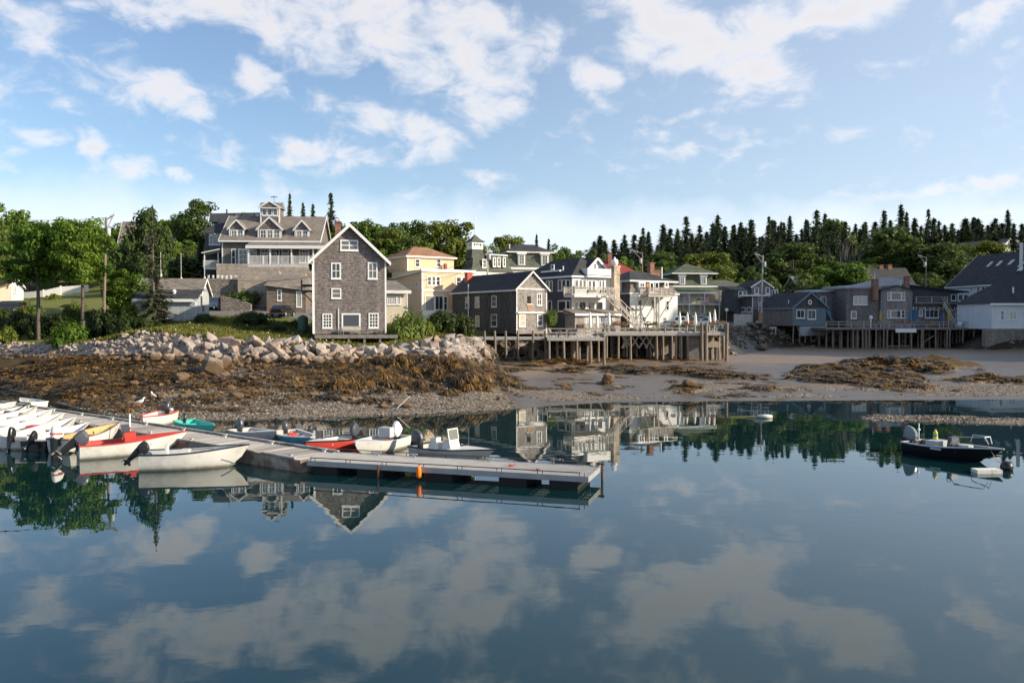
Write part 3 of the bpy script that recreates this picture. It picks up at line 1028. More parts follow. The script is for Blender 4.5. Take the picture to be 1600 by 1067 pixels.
def rocks():
    rn = random.Random(11)
    shapes = [hull_rock(rn, rn.choice((11, 13, 16)), rn.uniform(.45, .9)) for _ in range(14)]
    meshes = []
    for vs, fs in shapes:
        me = bpy.data.meshes.new('boulder')
        me.from_pydata([tuple(v) for v in vs], [], fs)
        me.materials.append(M['granite'])
        meshes.append(me)
    cand = []
    while len(cand) < 4200:
        if rn.random() < .25:
            px, D = rn.uniform(150, 745), 0
        else:
            px, D = rn.uniform(-30, 745), 0
        u = rn.uniform(0, 1)
        # walk along the bank polyline
        i = rn.uniform(3.9, 14.9)
        k = int(i)
        a, b = BANK[k], BANK[k + 1]
        f = i - k
        x, y = a[0] + (b[0] - a[0]) * f, a[1] + (b[1] - a[1]) * f
        off = rn.uniform(-.5, 7.0) if k < 14 else rn.uniform(-1, 4)
        if k >= 14:
            x, y = x + off, y - off * .4
        else:
            y -= off
        cand.append((x, y, rn.random()))
    xs, ys = np.array([c[0] for c in cand]), np.array([c[1] for c in cand])
    z, t, ledge, right, _ = ground(xs, ys)
    pts = []
    for i, (x, y, u) in enumerate(cand):
        if not (.71 < t[i] < .985) or right[i] > .8:
            continue
        px = 800 + F * x / y
        big = .42 if px < 150 else (.62 if px < 240 else 1.0)
        s = big * (.28 + .98 * u ** 2.4)
        if t[i] > .98 and px > 480 and px < 620:
            s *= .6
        pts.append([x, y, z[i], s, t[i]])
    pts.sort(key=lambda p: -p[3])
    keep = []
    cell = {}
    for p in pts:
        ok = True
        ci, cj = int(p[0] // 1.5), int(p[1] // 1.5)
        for di in (-1, 0, 1):
            for dj in (-1, 0, 1):
                for q_ in cell.get((ci + di, cj + dj), ()):
                    if math.hypot(p[0] - q_[0], p[1] - q_[1]) < .36 * (p[3] + q_[3]):
                        ok = False
        if ok:
            keep.append(p)
            cell.setdefault((ci, cj), []).append(p)
    lab = 'angular pink and grey granite boulder in the riprap bank along the shore'
    for i, p in enumerate(keep[:290]):
        o = bpy.data.objects.new('boulder', meshes[i % len(meshes)])
        COL.objects.link(o)
        o.location = (p[0], p[1], p[2] + .22 * p[3])
        o.scale = (p[3] * rn.uniform(1.0, 1.5), p[3] * rn.uniform(.85, 1.2), p[3] * rn.uniform(.75, 1.1))
        o.rotation_euler = (rn.uniform(-.4, .4), rn.uniform(-.4, .4), rn.uniform(0, 6.28))
        tag(o, lab, 'boulder', 'riprap boulders along the shore')
    mb = MB()
    rest = keep[290:]
    for _ in range(2600):
        i = rn.uniform(3.9, 14.6)
        k = int(i); a, b = BANK[k], BANK[k + 1]; f = i - k
        x, y = a[0] + (b[0] - a[0]) * f, a[1] + (b[1] - a[1]) * f
        rest.append([x + (rn.uniform(-.5, 3) if k >= 14 else 0), y - rn.uniform(-.3, 6.8), None, rn.uniform(.16, .42), 0])
    zz, tt, _, rr, _ = ground(np.array([p[0] for p in rest]), np.array([p[1] for p in rest]))
    for p, zq, tq, rq in zip(rest, zz, tt, rr):
        if not (.7 < tq < 1.02) or rq > .85:
            continue
        vs, fs = shapes[rn.randrange(len(shapes))]
        R = Matrix.Rotation(rn.uniform(0, 6.28), 3, 'Z') @ Matrix.Rotation(rn.uniform(-.5, .5), 3, 'X')
        s = p[3]
        mb.add([R @ Vector((v.x * s * 1.3, v.y * s, v.z * s * .9)) + Vector((p[0], p[1], zq + .15 * s)) for v in vs], fs)
    tag(mb.build('small_riprap_stones', M['granite'], fix=False), 'small broken granite stones filling the gaps of the riprap bank', 'stones', kind='stuff')
    mb = MB()
    for _ in range(900):
        x, y = rn.uniform(-46, 3), rn.uniform(54, 74)
        s = rn.uniform(.18, .5) * (1.6 if rn.random() < .12 else 1)
        zq, tq, _, rq, _ = ground(np.array([x]), np.array([y]))
        if not (.06 < tq[0] < .74) or rq[0] > .6 or fbm(np.array([x * .3]), np.array([y * .3]), 2)[0] < .42:
            continue
        vs, fs = shapes[rn.randrange(len(shapes))]
        R = Matrix.Rotation(rn.uniform(0, 6.28), 3, 'Z') @ Matrix.Rotation(rn.uniform(-.5, .5), 3, 'X')
        mb.add([R @ Vector((v.x * s * 1.4, v.y * s, v.z * s * .9)) + Vector((x, y, zq[0] + .12 * s)) for v in vs], fs)
    tag(mb.build('foreshore_stones', M['granite'], fix=False), 'brown stained stones lying among the weed of the left foreshore', 'stones', kind='stuff')
    # the stones one can name
    big = [(332, 583, 1.9, 1.35, 1.7, 'large rounded grey boulder standing alone on the weedy foreshore', (.1, .2, .3)),
           (349, 574, 1.7, 1.2, 1.0, 'dark leaning boulder right behind the big rounded grey boulder', (.2, -.5, .4)),
           (285, 594, 1.5, 1.1, .8, 'low rounded brown boulder on the weed in front of the riprap', (0, .1, .9)),
           (210, 603, .8, .6, .55, 'small tan stone alone on the dark weed near the left docks', (0, .1, .2)),
           (536, 628, .6, .5, .5, 'tan cobble below the weedy boulders at the gravel edge', (.2, 0, .2)),
           (636, 637, .9, .6, .55, 'tawny wedge shaped stone with a white stick at the waterline', (.2, .4, .2)),
           (600, 637, .8, .5, .35, 'flat tan stone on the gravel left of the white stick', (0, .2, .5)),
           (950, 597, 1.1, .9, 1.0, 'upright tan boulder alone on the middle of the mud flat', (.1, .3, .2)),
           (813, 553, 2.3, 1.9, 1.7, 'huge smooth grey boulder under the weathered shed walkway', (0, .2, .4)),
           (971, 556, 1.1, .9, .9, 'pale grey boulder at the foot of the middle wharf', (.2, .1, .4)),
           (1078, 603, 1.4, .9, .8, 'mossy tan boulder at the right end of the middle weed ledge', (0, .2, .1)),
           (1190, 547, 2.4, 1.8, 1.3, 'dark weedy boulder on the sand right of the middle wharf', (0, .1, .6)),
           (1118, 548, 1.2, 1.0, 1.2, 'round dark boulder beside the right end post of the wharf', (.3, .1, .4)),
           (1107, 556, 1.3, 1.0, 1.0, 'squarish brown boulder behind the end posts of the wharf', (.1, .5, .2))]
    for px, py, a, b_, c, l, r in big:
        p = hit(px, py)
        zg = p.z
        mb = MB()
        vs, fs = hull_rock(rn, 40, .25)
        mb.add(vs, fs)
        o = mb.build('boulder', M['granite'], fix=False)
        o.location = (p.x, p.y, zg + c * .3)
        o.scale, o.rotation_euler = (a, b_, c), r
        tag(o, l, 'boulder')


rocks()


def weed_mat():
    m = bpy.data.materials.new('rockweed')
    m.use_nodes = True
    nt = m.node_tree
    b = nt.nodes['Principled BSDF']
    b.inputs['Roughness'].default_value = .42
    b.inputs['Specular IOR Level'].default_value = .35
    geo = N(nt, 'ShaderNodeNewGeometry')
    n = N(nt, 'ShaderNodeTexNoise')
    n.inputs['Scale'].default_value, n.inputs['Detail'].default_value = .55, 5
    nt.links.new(geo.outputs['Position'], n.inputs['Vector'])
    f = math_n(nt, 'ADD', math_n(nt, 'MULTIPLY_ADD', n.outputs[0], 2.4, -.95), math_n(nt, 'MULTIPLY', geo.outputs['Random Per Island'], .55), clamp=True)
    cr = N(nt, 'ShaderNodeValToRGB')
    e = cr.color_ramp.elements
    e[0].position, e[0].color = 0, (.020, .014, .006, 1)
    e[1].position, e[1].color = 1, (.255, .135, .026, 1)
    x = e.new(.45); x.color = (.070, .042, .012, 1)
    nt.links.new(f, cr.inputs[0])
    nt.links.new(cr.outputs[0], b.inputs['Base Color'])
    return m


M['weed'] = weed_mat()


def seaweed():
    rn = random.Random(5)
    R = np.random.RandomState(5)
    n = 26000
    x = np.r_[R.uniform(-52, 2, n), R.uniform(-2, 45, n)]
    y = np.r_[R.uniform(51, 80, n), R.uniform(60, 106, n)]
    z, t, ledge, right, _ = ground(x, y)
    n1, n2 = fbm(x * .22 + 5, y * .4, 4), fbm(x * .5, y * .8 + 40, 4)
    w = np.where((t > 0) & (t < .82), (1 - right) * sstep(.03 + .12 * sstep(-18, -8, x) - .14 * sstep(-23, -27, x), .12 + .26 * sstep(-18, -8, x), t) * (.45 + 4.2 * (n1 - .42) + .6 * sstep(-22, -27, x)), 0)
    w = np.maximum(w, np.clip(ledge * 4, 0, 1) * 1.3)
    w = np.maximum(w, (t > .77) * (t < .92) * right * (x < 25) * (n2 - .56) * 4)
    w = np.maximum(w, (t > 0) * (t < .9) * right * (x < 24) * (n2 - .63) * 5)
    pick = (R.uniform(0, 1, len(x)) < np.clip(w, 0, 1) * .55) & (t > .02)
    idx = np.nonzero(pick)[0]
    mb = MB()
    for i in idx:
        far = (y[i] / 60) ** .5
        lump = -13 < x[i] < .5 and 58 < y[i] < 77
        r = far * ((.26 + rn.random() ** 2 * .42) if lump and rn.random() < .7 else (.26 + rn.random() ** 3 * .4))
        h = r * (rn.uniform(.55, .9) if lump else rn.uniform(.10, .34))
        c = Vector((x[i], y[i], z[i] - .03))
        for k in range(26 if r > .4 else 15):
            a = rn.uniform(0, 6.283)
            if math.sin(a) > .75:
                continue
            rr, wd = r * rn.uniform(.75, 1.2), rn.uniform(.018, .04) * far * (1.1 if lump else 1.4)
            d, sd = Vector((math.cos(a), math.sin(a), 0)), Vector((-math.sin(a), math.cos(a), 0)) * wd
            j = rn.uniform(.85, 1.15)
            p = [c + d * (rr * q_) + Vector((0, 0, h * j * e)) for q_, e in ((.08, 1.0), (.5, .86), (.85, .48), (1.08, .02))]
            mb.add([p[0] - sd, p[0] + sd, p[1] - sd, p[1] + sd, p[2] - sd, p[2] + sd, p[3] - sd * .4, p[3] + sd * .4], [(0, 1, 3, 2), (2, 3, 5, 4), (4, 5, 7, 6)])
    tag(mb.build('seaweed', M['weed'], fix=False), 'golden brown rockweed draped over the foreshore', 'seaweed', kind='stuff')


seaweed()


def pebbles():
    rn = random.Random(8)
    R = np.random.RandomState(8)
    x = np.r_[R.uniform(-30, 8, 7000), R.uniform(5, 45, 5000), R.uniform(20, 40, 1800)]
    y = np.r_[R.uniform(49.5, 60, 7000), R.uniform(59, 78, 5000), R.uniform(48, 51, 1800)]
    z, t, ledge, right, bar = ground(x, y)
    g1 = fbm(x * .22 + 5, y * .4, 4)
    mb = MB()
    shapes = [hull_rock(rn, 8, .2) for _ in range(8)]
    for i in range(len(x)):
        if z[i] < .0 or (t[i] > .34 and not bar[i]):
            continue
        if right[i] > .5 and not bar[i] and (not .035 < t[i] < .15 or g1[i] < .43):
            continue
        vs, fs = shapes[rn.randrange(8)]
        s = rn.uniform(.07, .2) * (1.5 if rn.random() < .06 else 1)
        ca, sa = math.cos(i), math.sin(i)
        mb.add([(x[i] + (v.x * ca - v.y * sa) * s * 1.3, y[i] + (v.x * sa + v.y * ca) * s, z[i] + .02 + v.z * s * .6) for v in vs], fs)
    m = mat('beach_pebbles', (.30, .26, .21), .8)
    nt = m.node_tree
    geo = N(nt, 'ShaderNodeNewGeometry')
    cr = N(nt, 'ShaderNodeValToRGB')
    e = cr.color_ramp.elements
    e[0].color, e[1].color = (.06, .048, .036, 1), (.38, .32, .255, 1)
    nt.links.new(geo.outputs['Random Per Island'], cr.inputs[0])
    nt.links.new(cr.outputs[0], nt.nodes['Principled BSDF'].inputs['Base Color'])
    tag(mb.build('gravel', m, fix=False), 'grey and tan gravel along the waterline and the low bar', 'gravel', kind='stuff')


pebbles()


def meadow():
    rn = random.Random(21)
    R = np.random.RandomState(21)
    n = 30000
    x, y = R.uniform(-48, -3, n), R.uniform(75, 104, n)
    z, t, _, right, _ = ground(x, y)
    mb, my, mw = MB(), MB(), MB()
    g1 = fbm(x * .3, y * .3, 3)
    for i in range(n):
        if t[i] < 1.0 or (t[i] > 1.8) or right[i] > .9:
            continue
        if g1[i] < .36 and rn.random() < .5:
            continue
        hh = rn.uniform(.25, .6) * (.7 + .8 * g1[i])
        for k in range(4):
            a = rn.uniform(0, 6.28)
            bx, by = x[i] + rn.uniform(-.25, .25), y[i] + rn.uniform(-.25, .25)
            lx, ly = math.cos(a) * hh * .45, math.sin(a) * hh * .45
            wx, wy = -math.sin(a) * .05, math.cos(a) * .05
            mb.add([(bx - wx, by - wy, z[i] - .02), (bx + wx, by + wy, z[i] - .02), (bx + lx * .4 + wx * .7, by + ly * .4 + wy * .7, z[i] + hh * .7), (bx + lx, by + ly, z[i] + hh)], [(0, 1, 2, 3)])
        if t[i] < 1.5 and rn.random() < .010:
            tgt = my if rn.random() < .6 else mw
            tgt.blob((x[i], y[i], z[i] + hh + .05), (.07, .07, .06), 5, 3)
    tag(mb.build('grass', M['grass'], fix=False), 'long yellow green meadow grass along the bank top', 'grass', kind='stuff')
    tag(my.build('goldenrod', M['flower_y'], fix=False), 'yellow goldenrod heads in the bank grass', 'flowers', kind='stuff')
    tag(mw.build('daisies', M['flower_w'], fix=False), 'white wildflowers in the bank grass', 'flowers', kind='stuff')


meadow()


def shore_rubble():
    rn = random.Random(31)
    shapes = [hull_rock(rn, 12, .6) for _ in range(8)]
    pts = []
    for _ in range(2600):
        i = rn.uniform(15, 28.9)
        k = int(i); a, b = BANK[k], BANK[k + 1]; f = i - k
        x, y = a[0] + (b[0] - a[0]) * f, a[1] + (b[1] - a[1]) * f
        pts.append((x + rn.uniform(-1, 2), y - rn.uniform(-.5, 9) * rn.random() ** .6, rn.uniform(.3, 1.05)))
    z, t, _, r, _ = ground(np.array([p[0] for p in pts]), np.array([p[1] for p in pts]))
    mb = MB()
    for (x, y, s), zq, tq, rq in zip(pts, z, t, r):
        if not (.86 < tq < 1.02):
            continue
        vs, fs = shapes[rn.randrange(8)]
        R = Matrix.Rotation(rn.uniform(0, 6.28), 3, 'Z') @ Matrix.Rotation(rn.uniform(-.5, .5), 3, 'X')
        mb.add([R @ Vector((v.x * s * 1.4, v.y * s, v.z * s * .8)) + Vector((x, y, zq + .1 * s)) for v in vs], fs)
    m = mat('dark_wet_rubble', (.085, .068, .05), .85, var=.4, vscale=1.2, bump=.4, bscale=8, two=(.20, .165, .13), tscale=.5)
    tag(mb.build('rubble', m, fix=False), 'dark rubble stones under the wharves', 'rubble', kind='stuff')


shore_rubble()
# ---------------------------------------------------------------- buildings
class Bld:
    """a building: local x along its front, local y into it, z up; pixel helpers measure on its own walls"""

    def __init__(s, name, label, cat, px, D, a, zb, group=None):
        s.a = rad(a)
        s.x0, s.D0, s.zb = XX(px, D), D, zb
        s.root = thing(name, label, cat, (s.x0, D, zb), s.a, group)

    def u(s, px):                       # along the front wall
        k = (px - 800) / F
        return (k * s.D0 - s.x0) / (math.cos(s.a) - k * math.sin(s.a))

    def s(s, px):                       # back along the left wall
        k = (px - 800) / F
        return (k * s.D0 - s.x0) / (-math.sin(s.a) - k * math.cos(s.a))

    def loc(s, x, y):                   # depth at a local spot
        return s.D0 + x * math.sin(s.a) + y * math.cos(s.a)

    def z(s, py, x=0, y=0):
        return ZZ(py, s.loc(x, y)) - s.zb

    def put(s, name, mb, m, parent=None, smooth=False):
        return mb.build(name, M[m] if isinstance(m, str) else m, parent or s.root, smooth)

    # --- walls and roofs
    def box(s, name, x0, x1, y0, y1, z0, z1, m, parent=None):
        return s.put(name, MB().box(x0, x1, y0, y1, z0, z1), m, parent)

    def gable_walls(s, w, d, h, rise, m, axis='y', x0=0, y0=0, z0=0, name='wall'):
        mb = MB()
        if axis == 'y':
            mb.prism([(x0, z0), (x0 + w, z0), (x0 + w, h), (x0 + w / 2, h + rise), (x0, h)], y0, y0 + d, 'y')
        else:
            mb.prism([(y0, z0), (y0 + d, z0), (y0 + d, h), (y0 + d / 2, h + rise), (y0, h)], x0, x0 + w, 'x')
        return s.put(name, mb, m)

    def gable_roof(s, w, d, h, rise, m, trim='white', axis='y', x0=0, y0=0, oh=.35, ov=.35, t=.16, tr=.24, left=None, right=None, parent=None):
        """two slopes with rake boards and eave boards; oh past the eaves, ov past the gables"""
        lo = ov if left is None else left
        hi = ov if right is None else right
        half = (w if axis == 'y' else d) / 2
        k = rise / half
        c = (x0 if axis == 'y' else y0) + half
        a0, a1 = ((y0 - lo, y0 + d + hi) if axis == 'y' else (x0 - lo, x0 + w + hi))
        P3 = (lambda p, q, z: (p, q, z)) if axis == 'y' else (lambda p, q, z: (q, p, z))
        mb, tb = MB(), MB()
        e = half + oh
        for sg in (-1, 1):
            mb.hexa([P3(c, a0, h + rise + .012), P3(c + sg * e, a0, h - k * oh + .012), P3(c + sg * e, a1, h - k * oh + .012), P3(c, a1, h + rise + .012)],
                    [P3(c, a0, h + rise + t), P3(c + sg * e, a0, h - k * oh + t), P3(c + sg * e, a1, h - k * oh + t), P3(c, a1, h + rise + t)])
            if trim:
                for (q0, q1) in ((a0 - .05, a0 - .002), (a1 + .002, a1 + .05)):
                    tb.hexa([P3(c, q0, h + rise + t - tr), P3(c + sg * (e + .02), q0, h - k * oh + t - tr), P3(c + sg * (e + .02), q1, h - k * oh + t - tr), P3(c, q1, h + rise + t - tr)],
                            [P3(c, q0, h + rise + t + .02), P3(c + sg * (e + .02), q0, h - k * oh + t + .02), P3(c + sg * (e + .02), q1, h - k * oh + t + .02), P3(c, q1, h + rise + t + .02)])
                b0, b1 = c + sg * (e + .002), c + sg * (e + .05)
                zt = h - k * oh + t - .01
                if axis == 'y':
                    tb.box(min(b0, b1), max(b0, b1), a0, a1, zt - .2, zt)
                else:
                    tb.box(a0, a1, min(b0, b1), max(b0, b1), zt - .2, zt)
        r = s.put('roof', mb, m, parent)
        if trim:
            s.put('rake_trim', tb, trim, r)
        return r

    def hip_roof(s, x0, x1, y0, y1, h, rise, m, trim='white', oh=.4, ridge='x', rl=None, fas=.22):
        X0, X1, Y0, Y1 = x0 - oh, x1 + oh, y0 - oh, y1 + oh
        cx, cy = (X0 + X1) / 2, (Y0 + Y1) / 2
        if rl is None:
            rl = max(0.2, abs((X1 - X0) - (Y1 - Y0)))
        r0, r1 = ((cx - rl / 2, cy), (cx + rl / 2, cy)) if ridge == 'x' else ((cx, cy - rl / 2), (cx, cy + rl / 2))
        vs = [(X0, Y0, h), (X1, Y0, h), (X1, Y1, h), (X0, Y1, h), (*r0, h + rise), (*r1, h + rise)]
        fs = [(0, 3, 2, 1)] + ([(0, 1, 5, 4), (2, 3, 4, 5), (1, 2, 5), (3, 0, 4)] if ridge == 'x' else [(0, 1, 4), (1, 2, 5, 4), (2, 3, 5), (3, 0, 4, 5)])
        r = s.put('roof', MB().add(vs, fs), m)
        if trim:
            s.box('eave_trim', X0 - .03, X1 + .03, Y0 - .03, Y1 + .03, h - fas, h - .012, trim, r)
        return r

    def mansard(s, x0, x1, y0, y1, h, rise, inset, m, flare=.15):
        q = [(x0 - flare, y0 - flare, h), (x1 + flare, y0 - flare, h), (x1 + flare, y1 + flare, h), (x0 - flare, y1 + flare, h)]
        i1 = inset * .75
        md = [(x0 + i1, y0 + i1, h + rise * .45), (x1 - i1, y0 + i1, h + rise * .45), (x1 - i1, y1 - i1, h + rise * .45), (x0 + i1, y1 - i1, h + rise * .45)]
        tp = [(x0 + inset, y0 + inset, h + rise), (x1 - inset, y0 + inset, h + rise), (x1 - inset, y1 - inset, h + rise), (x0 + inset, y1 - inset, h + rise)]
        mb = MB()
        mb.loft([q, md, tp])
        return s.put('mansard_roof', mb, m)

    def corner_boards(s, w, h, d=None, m='white', t=.14, x0=0, z0=0, z1=None, parent=None):
        mb = MB()
        z1 = h if z1 is None else z1
        for xa in ((x0 - .03, x0 + t), (x0 + w - t, x0 + w + .03)):
            mb.box(xa[0], xa[1], -.03, t * .6, z0, z1)
        if d:
            mb.box(x0 - .03, x0 + t * .6, d - t, d + .02, z0, z1)
        return s.put('corner_board', mb, m, parent)

    # --- windows
    def win(s, face, r, cols=1, rows=2, m='white', glass='glass', fr=.11, parent=None, off=0.0, sill=True, name='window', mun=.03, deep=.06):
        """r: photo pixel box (x0,y0,x1,y1) measured on face 'F' (front, shifted by off) or 'L' (left wall)"""
        x0, y0, x1, y1 = r
        if face == 'F':
            base_a = s.a
            k0, k1 = s.u_off(x0, off), s.u_off(x1, off)
            zc = lambda py: s.z(py, (k0 + k1) / 2, off)
            mp = lambda u, n, z: (u, off - n, z)
        else:
            k0, k1 = s.s_off(x0, off), s.s_off(x1, off)
            zc = lambda py: s.z(py, off, (k0 + k1) / 2)
            mp = lambda u, n, z: (off - n, u, z)
        a, b = min(k0, k1), max(k0, k1)
        return s.win_l(mp, a, b, zc(y1), zc(y0), cols, rows, m, glass, fr, parent, sill, name, mun, deep)

    def u_off(s, px, off):
        k = (px - 800) / F
        X, D = s.x0 - off * math.sin(s.a), s.D0 + off * math.cos(s.a)
        return (k * D - X) / (math.cos(s.a) - k * math.sin(s.a))

    def s_off(s, px, off):
        k = (px - 800) / F
        X, D = s.x0 + off * math.cos(s.a), s.D0 + off * math.sin(s.a)
        return (k * D - X) / (-math.sin(s.a) - k * math.cos(s.a))

    def win_l(s, mp, a, b, z0, z1, cols=1, rows=2, m='white', glass='glass', fr=.11, parent=None, sill=True, name='window', mun=.03, deep=.06):
        if glass == 'glass' and rng.random() < .38:
            glass = 'glass_curtain'
        mb = MB()

        def bx(u0, u1, w0, w1, n0, n1):
            p, q = mp(u0, n0, w0), mp(u1, n1, w1)
            mb.box(min(p[0], q[0]), max(p[0], q[0]), min(p[1], q[1]), max(p[1], q[1]), w0, w1)
        bx(a, a + fr, z0, z1, -.02, deep); bx(b - fr, b, z0, z1, -.02, deep)
        bx(a + fr, b - fr, z1 - fr, z1, -.02, deep); bx(a + fr, b - fr, z0, z0 + fr, -.02, deep)
        if sill:
            bx(a - .05, b + .05, z0 - .07, z0 - .002, -.02, deep + .05)
        ia, ib, ja, jb = a + fr, b - fr, z0 + fr, z1 - fr
        for i in range(1, cols):
            u = ia + (ib - ia) * i / cols
            bx(u - mun, u + mun, ja, jb, -.01, .035)
        for j in range(1, rows):
            w = ja + (jb - ja) * j / rows
            bx(ia, ib, w - mun, w + mun, -.01, .032)
        f = s.put(name, mb, m, parent)
        p, q = mp(ia, -.03, ja), mp(ib, .018, jb)
        g = MB().box(min(p[0], q[0]), max(p[0], q[0]), min(p[1], q[1]), max(p[1], q[1]), ja, jb)
        s.put('pane', g, glass, f)
        return f

    def dormer(s, r, y_face, w_box, z0, z1, rise, depth, wall, roof, trim='white', winr=None, cols=1, rows=2):
        """a gabled dormer: r = (u0,u1) along the front at local depth y_face"""
        u0, u1 = r
        c = (u0 + u1) / 2
        mb = MB().prism([(u0, z0), (u1, z0), (u1, z1), (c, z1 + rise), (u0, z1)], y_face, y_face + depth, 'y')
        d = s.put('dormer', mb, wall)
        rb, tb = MB(), MB()
        oh, t, k = .25, .12, rise / ((u1 - u0) / 2)
        for sg in (-1, 1):
            e = (u1 - u0) / 2 + oh
            f = lambda y, dz: [(c, y[0], z1 + rise + dz), (c + sg * e, y[0], z1 - k * oh + dz), (c + sg * e, y[1], z1 - k * oh + dz), (c, y[1], z1 + rise + dz)]
            rb.hexa(f((y_face - .2, y_face + depth), .01), f((y_face - .2, y_face + depth), t))
            tb.hexa(f((y_face - .26, y_face - .202), t - .24), f((y_face - .26, y_face - .202), t + .02))
        for ua in (u0 - .02, u1 - .12):
            tb.box(ua, ua + .14, y_face - .03, y_face + .02, z0, z1 - .05)
        s.put('dormer_roof', rb, roof, d)
        s.put('trim', tb, trim, d)
        return d

    def chimney(s, x, y, z0, z1, w=.6, d=.6, m='brick', cap=True, pipe=None):
        mb = MB().box(x - w / 2, x + w / 2, y - d / 2, y + d / 2, z0, z1)
        if cap:
            mb.box(x - w / 2 - .06, x + w / 2 + .06, y - d / 2 - .06, y + d / 2 + .06, z1, z1 + .14)
        c = s.put('chimney', mb, m)
        if pipe:
            s.put('flue_pipe', MB().tube([(x, y, z1), (x, y, z1 + pipe)], .11, 8), 'steel', c)
        return c


def on_pipe(pts, r=.05, n=6):
    return MB().tube(pts, r, n)


def rail_mb(pts, h=1.0, step=.14, post=.1, bal=.035, top=.07, solid=False, cross=False):
    """balustrade along local points"""
    mb = MB()
    for a, b in zip(pts[:-1], pts[1:]):
        a, b = Vector(a), Vector(b)
        L = (b - a).length
        mb.bar(a + Vector((0, 0, h)), b + Vector((0, 0, h)), top, .06)
        mb.bar(a + Vector((0, 0, .12)), b + Vector((0, 0, .12)), .05, .05)
        n = max(1, int(L / 2.0))
        for i in range(n + 1):
            p = a.lerp(b, i / n)
            mb.bar(p, p + Vector((0, 0, h + .08)), post)
        if solid:
            mb.bar(a + Vector((0, 0, h * .55)), b + Vector((0, 0, h * .55)), .03, h * .75)
        elif cross:
            for i in range(n):
                p, q = a.lerp(b, i / n), a.lerp(b, (i + 1) / n)
                mb.bar(p + Vector((0, 0, h * .55)), q + Vector((0, 0, h * .55)), .05)
        elif step:
            m = max(1, int(L / step))
            for i in range(1, m):
                p = a.lerp(b, i / m)
                mb.bar(p + Vector((0, 0, .12)), p + Vector((0, 0, h)), bal)
    return mb
def gray_house():
    b = Bld('gable_house', 'tall grey shingled gable house with white trim standing on the riprap bank', 'house', 489.5, 82, 13, 4.55)
    w = b.u(603.5); d = 11.5
    h = b.z(405); rise = b.z(352.5, w / 2) - h
    b.gable_walls(w, d, h, rise, 'shingle')
    b.gable_roof(w, d, h, rise, 'roof_gray', oh=.42, ov=.5, tr=.34)
    b.corner_boards(w, h - .05, d)
    b.win('F', (532.3, 375, 560.5, 392), 2, 2, fr=.14, mun=.05)
    b.win('F', (517.8, 410.5, 533.2, 436), 2, 2, fr=.13)
    b.win('F', (575, 410, 590.3, 436.3), 2, 2, fr=.13)
    b.win('F', (518, 450.5, 533.5, 466.5), 1, 2, fr=.12)
    b.win('F', (503.8, 490, 519.3, 512.8), 3, 4, fr=.12)
    b.win('F', (533.8, 489.6, 563.4, 512.3), 1, 1, fr=.15)
    b.win('F', (576, 489, 591.8, 512.5), 3, 4, fr=.12)
    x = b.u(529)
    b.put('downpipe', MB().box(x - .05, x + .05, -.1, -.005, 0, b.z(482, x)), 'white_worn')
    b.put('gutter_pipe', MB().tube([(-.38, -.3, h - .25), (-.05, -.12, h - .55), (-.05, -.12, .1)], .045, 6), 'white')
    cx = b.u_off(529, 7.5)
    b.chimney(cx, 7.5, h, b.z(348.5, cx, 7.5), .62, .62)
    # left wall
    for yy in (2.2, 6.6):
        b.win_l(lambda q_, n_, z: (-n_, q_, z), yy, yy + .95, 5.6, 7.1, 1, 2)
    mb = MB()
    for zz in (4.4, 5.0):
        mb.box(-1.3, -.01, 5.0, 8.5, zz, zz + .12)
    for y in (5.1, 8.4):
        mb.bar((-1.2, y, 4.4), (-.02, y, 3.2), .1)
        mb.bar((-1.25, y, 4.4), (-1.25, y, 5.6), .08)
    mb.box(-1.3, -1.2, 5, 8.5, 5.55, 5.65)
    b.put('side_landing', mb, 'deck_dark')
    # front platform
    p = thing('platform', 'low grey plank platform on short posts under the tall grey gable house', 'deck', (b.x0, b.D0, 4.55), b.a)
    x0, x1 = .15, b.u(616) + .2
    MB().box(x0, x1, -1.7, -.05, -.22, -.09).build('deck_boards', M['deck'], p)
    MB().box(x0, x1, -1.76, -1.702, -.42, -.08).build('fascia', M['deck_dark'], p)
    for i in range(6):
        x = x0 + .2 + (x1 - x0 - .4) * i / 5
        gz = H(b.x0 + x * math.cos(b.a) + 1.5 * math.sin(b.a), b.D0 - 1.5 * math.cos(b.a)) - 4.55
        MB().box(x - .11, x + .11, -1.65, -1.43, min(gz - .2, -.5), -.22).build('post', M['deck_dark'], p)
    # bench and lobster-trap frames kept on the platform
    t = thing('bench', 'weathered plank bench on the platform below the big picture window', 'bench', p.matrix_basis @ Vector((b.u(549), -.75, -.09)), b.a)
    MB().box(-.9, .9, -.2, .2, .4, .45).build('seat', M['deck'], t)
    MB().box(-.9, .9, .2, .24, .5, .85).build('backrest', M['deck'], t)
    for x in (-.8, .8):
        MB().box(x - .04, x + .04, -.18, .23, 0, .4).build('leg', M['deck_dark'], t)
    for px, l in ((521, 'rusty open frame rack at the left end of the grey house platform'), (585, 'rusty open frame rack at the right end of the grey house platform')):
        mb = MB()
        for i in range(2):
            for j in range(2):
                mb.bar((-.7 + 1.4 * i, -.3 + .6 * j, 0), (-.7 + 1.4 * i, -.3 + .6 * j, .6), .05)
            mb.bar((-.75, -.3 + .6 * i, .58), (.75, -.3 + .6 * i, .58), .05)
            mb.bar((-.75, -.3 + .6 * i, .2), (.75, -.3 + .6 * i, .5), .04)
        o = mb.build('rack', M['deck_dark'], None, loc=p.matrix_basis @ Vector((b.u(px), -.85, -.09)), rot=(0, 0, b.a))
        tag(o, l, 'rack')
    # barrel-like green tank beside the left wall
    q = Vector((b.x0, b.D0, 4.55)) + Matrix.Rotation(b.a, 3, 'Z') @ Vector((-1.1, 5, 0))
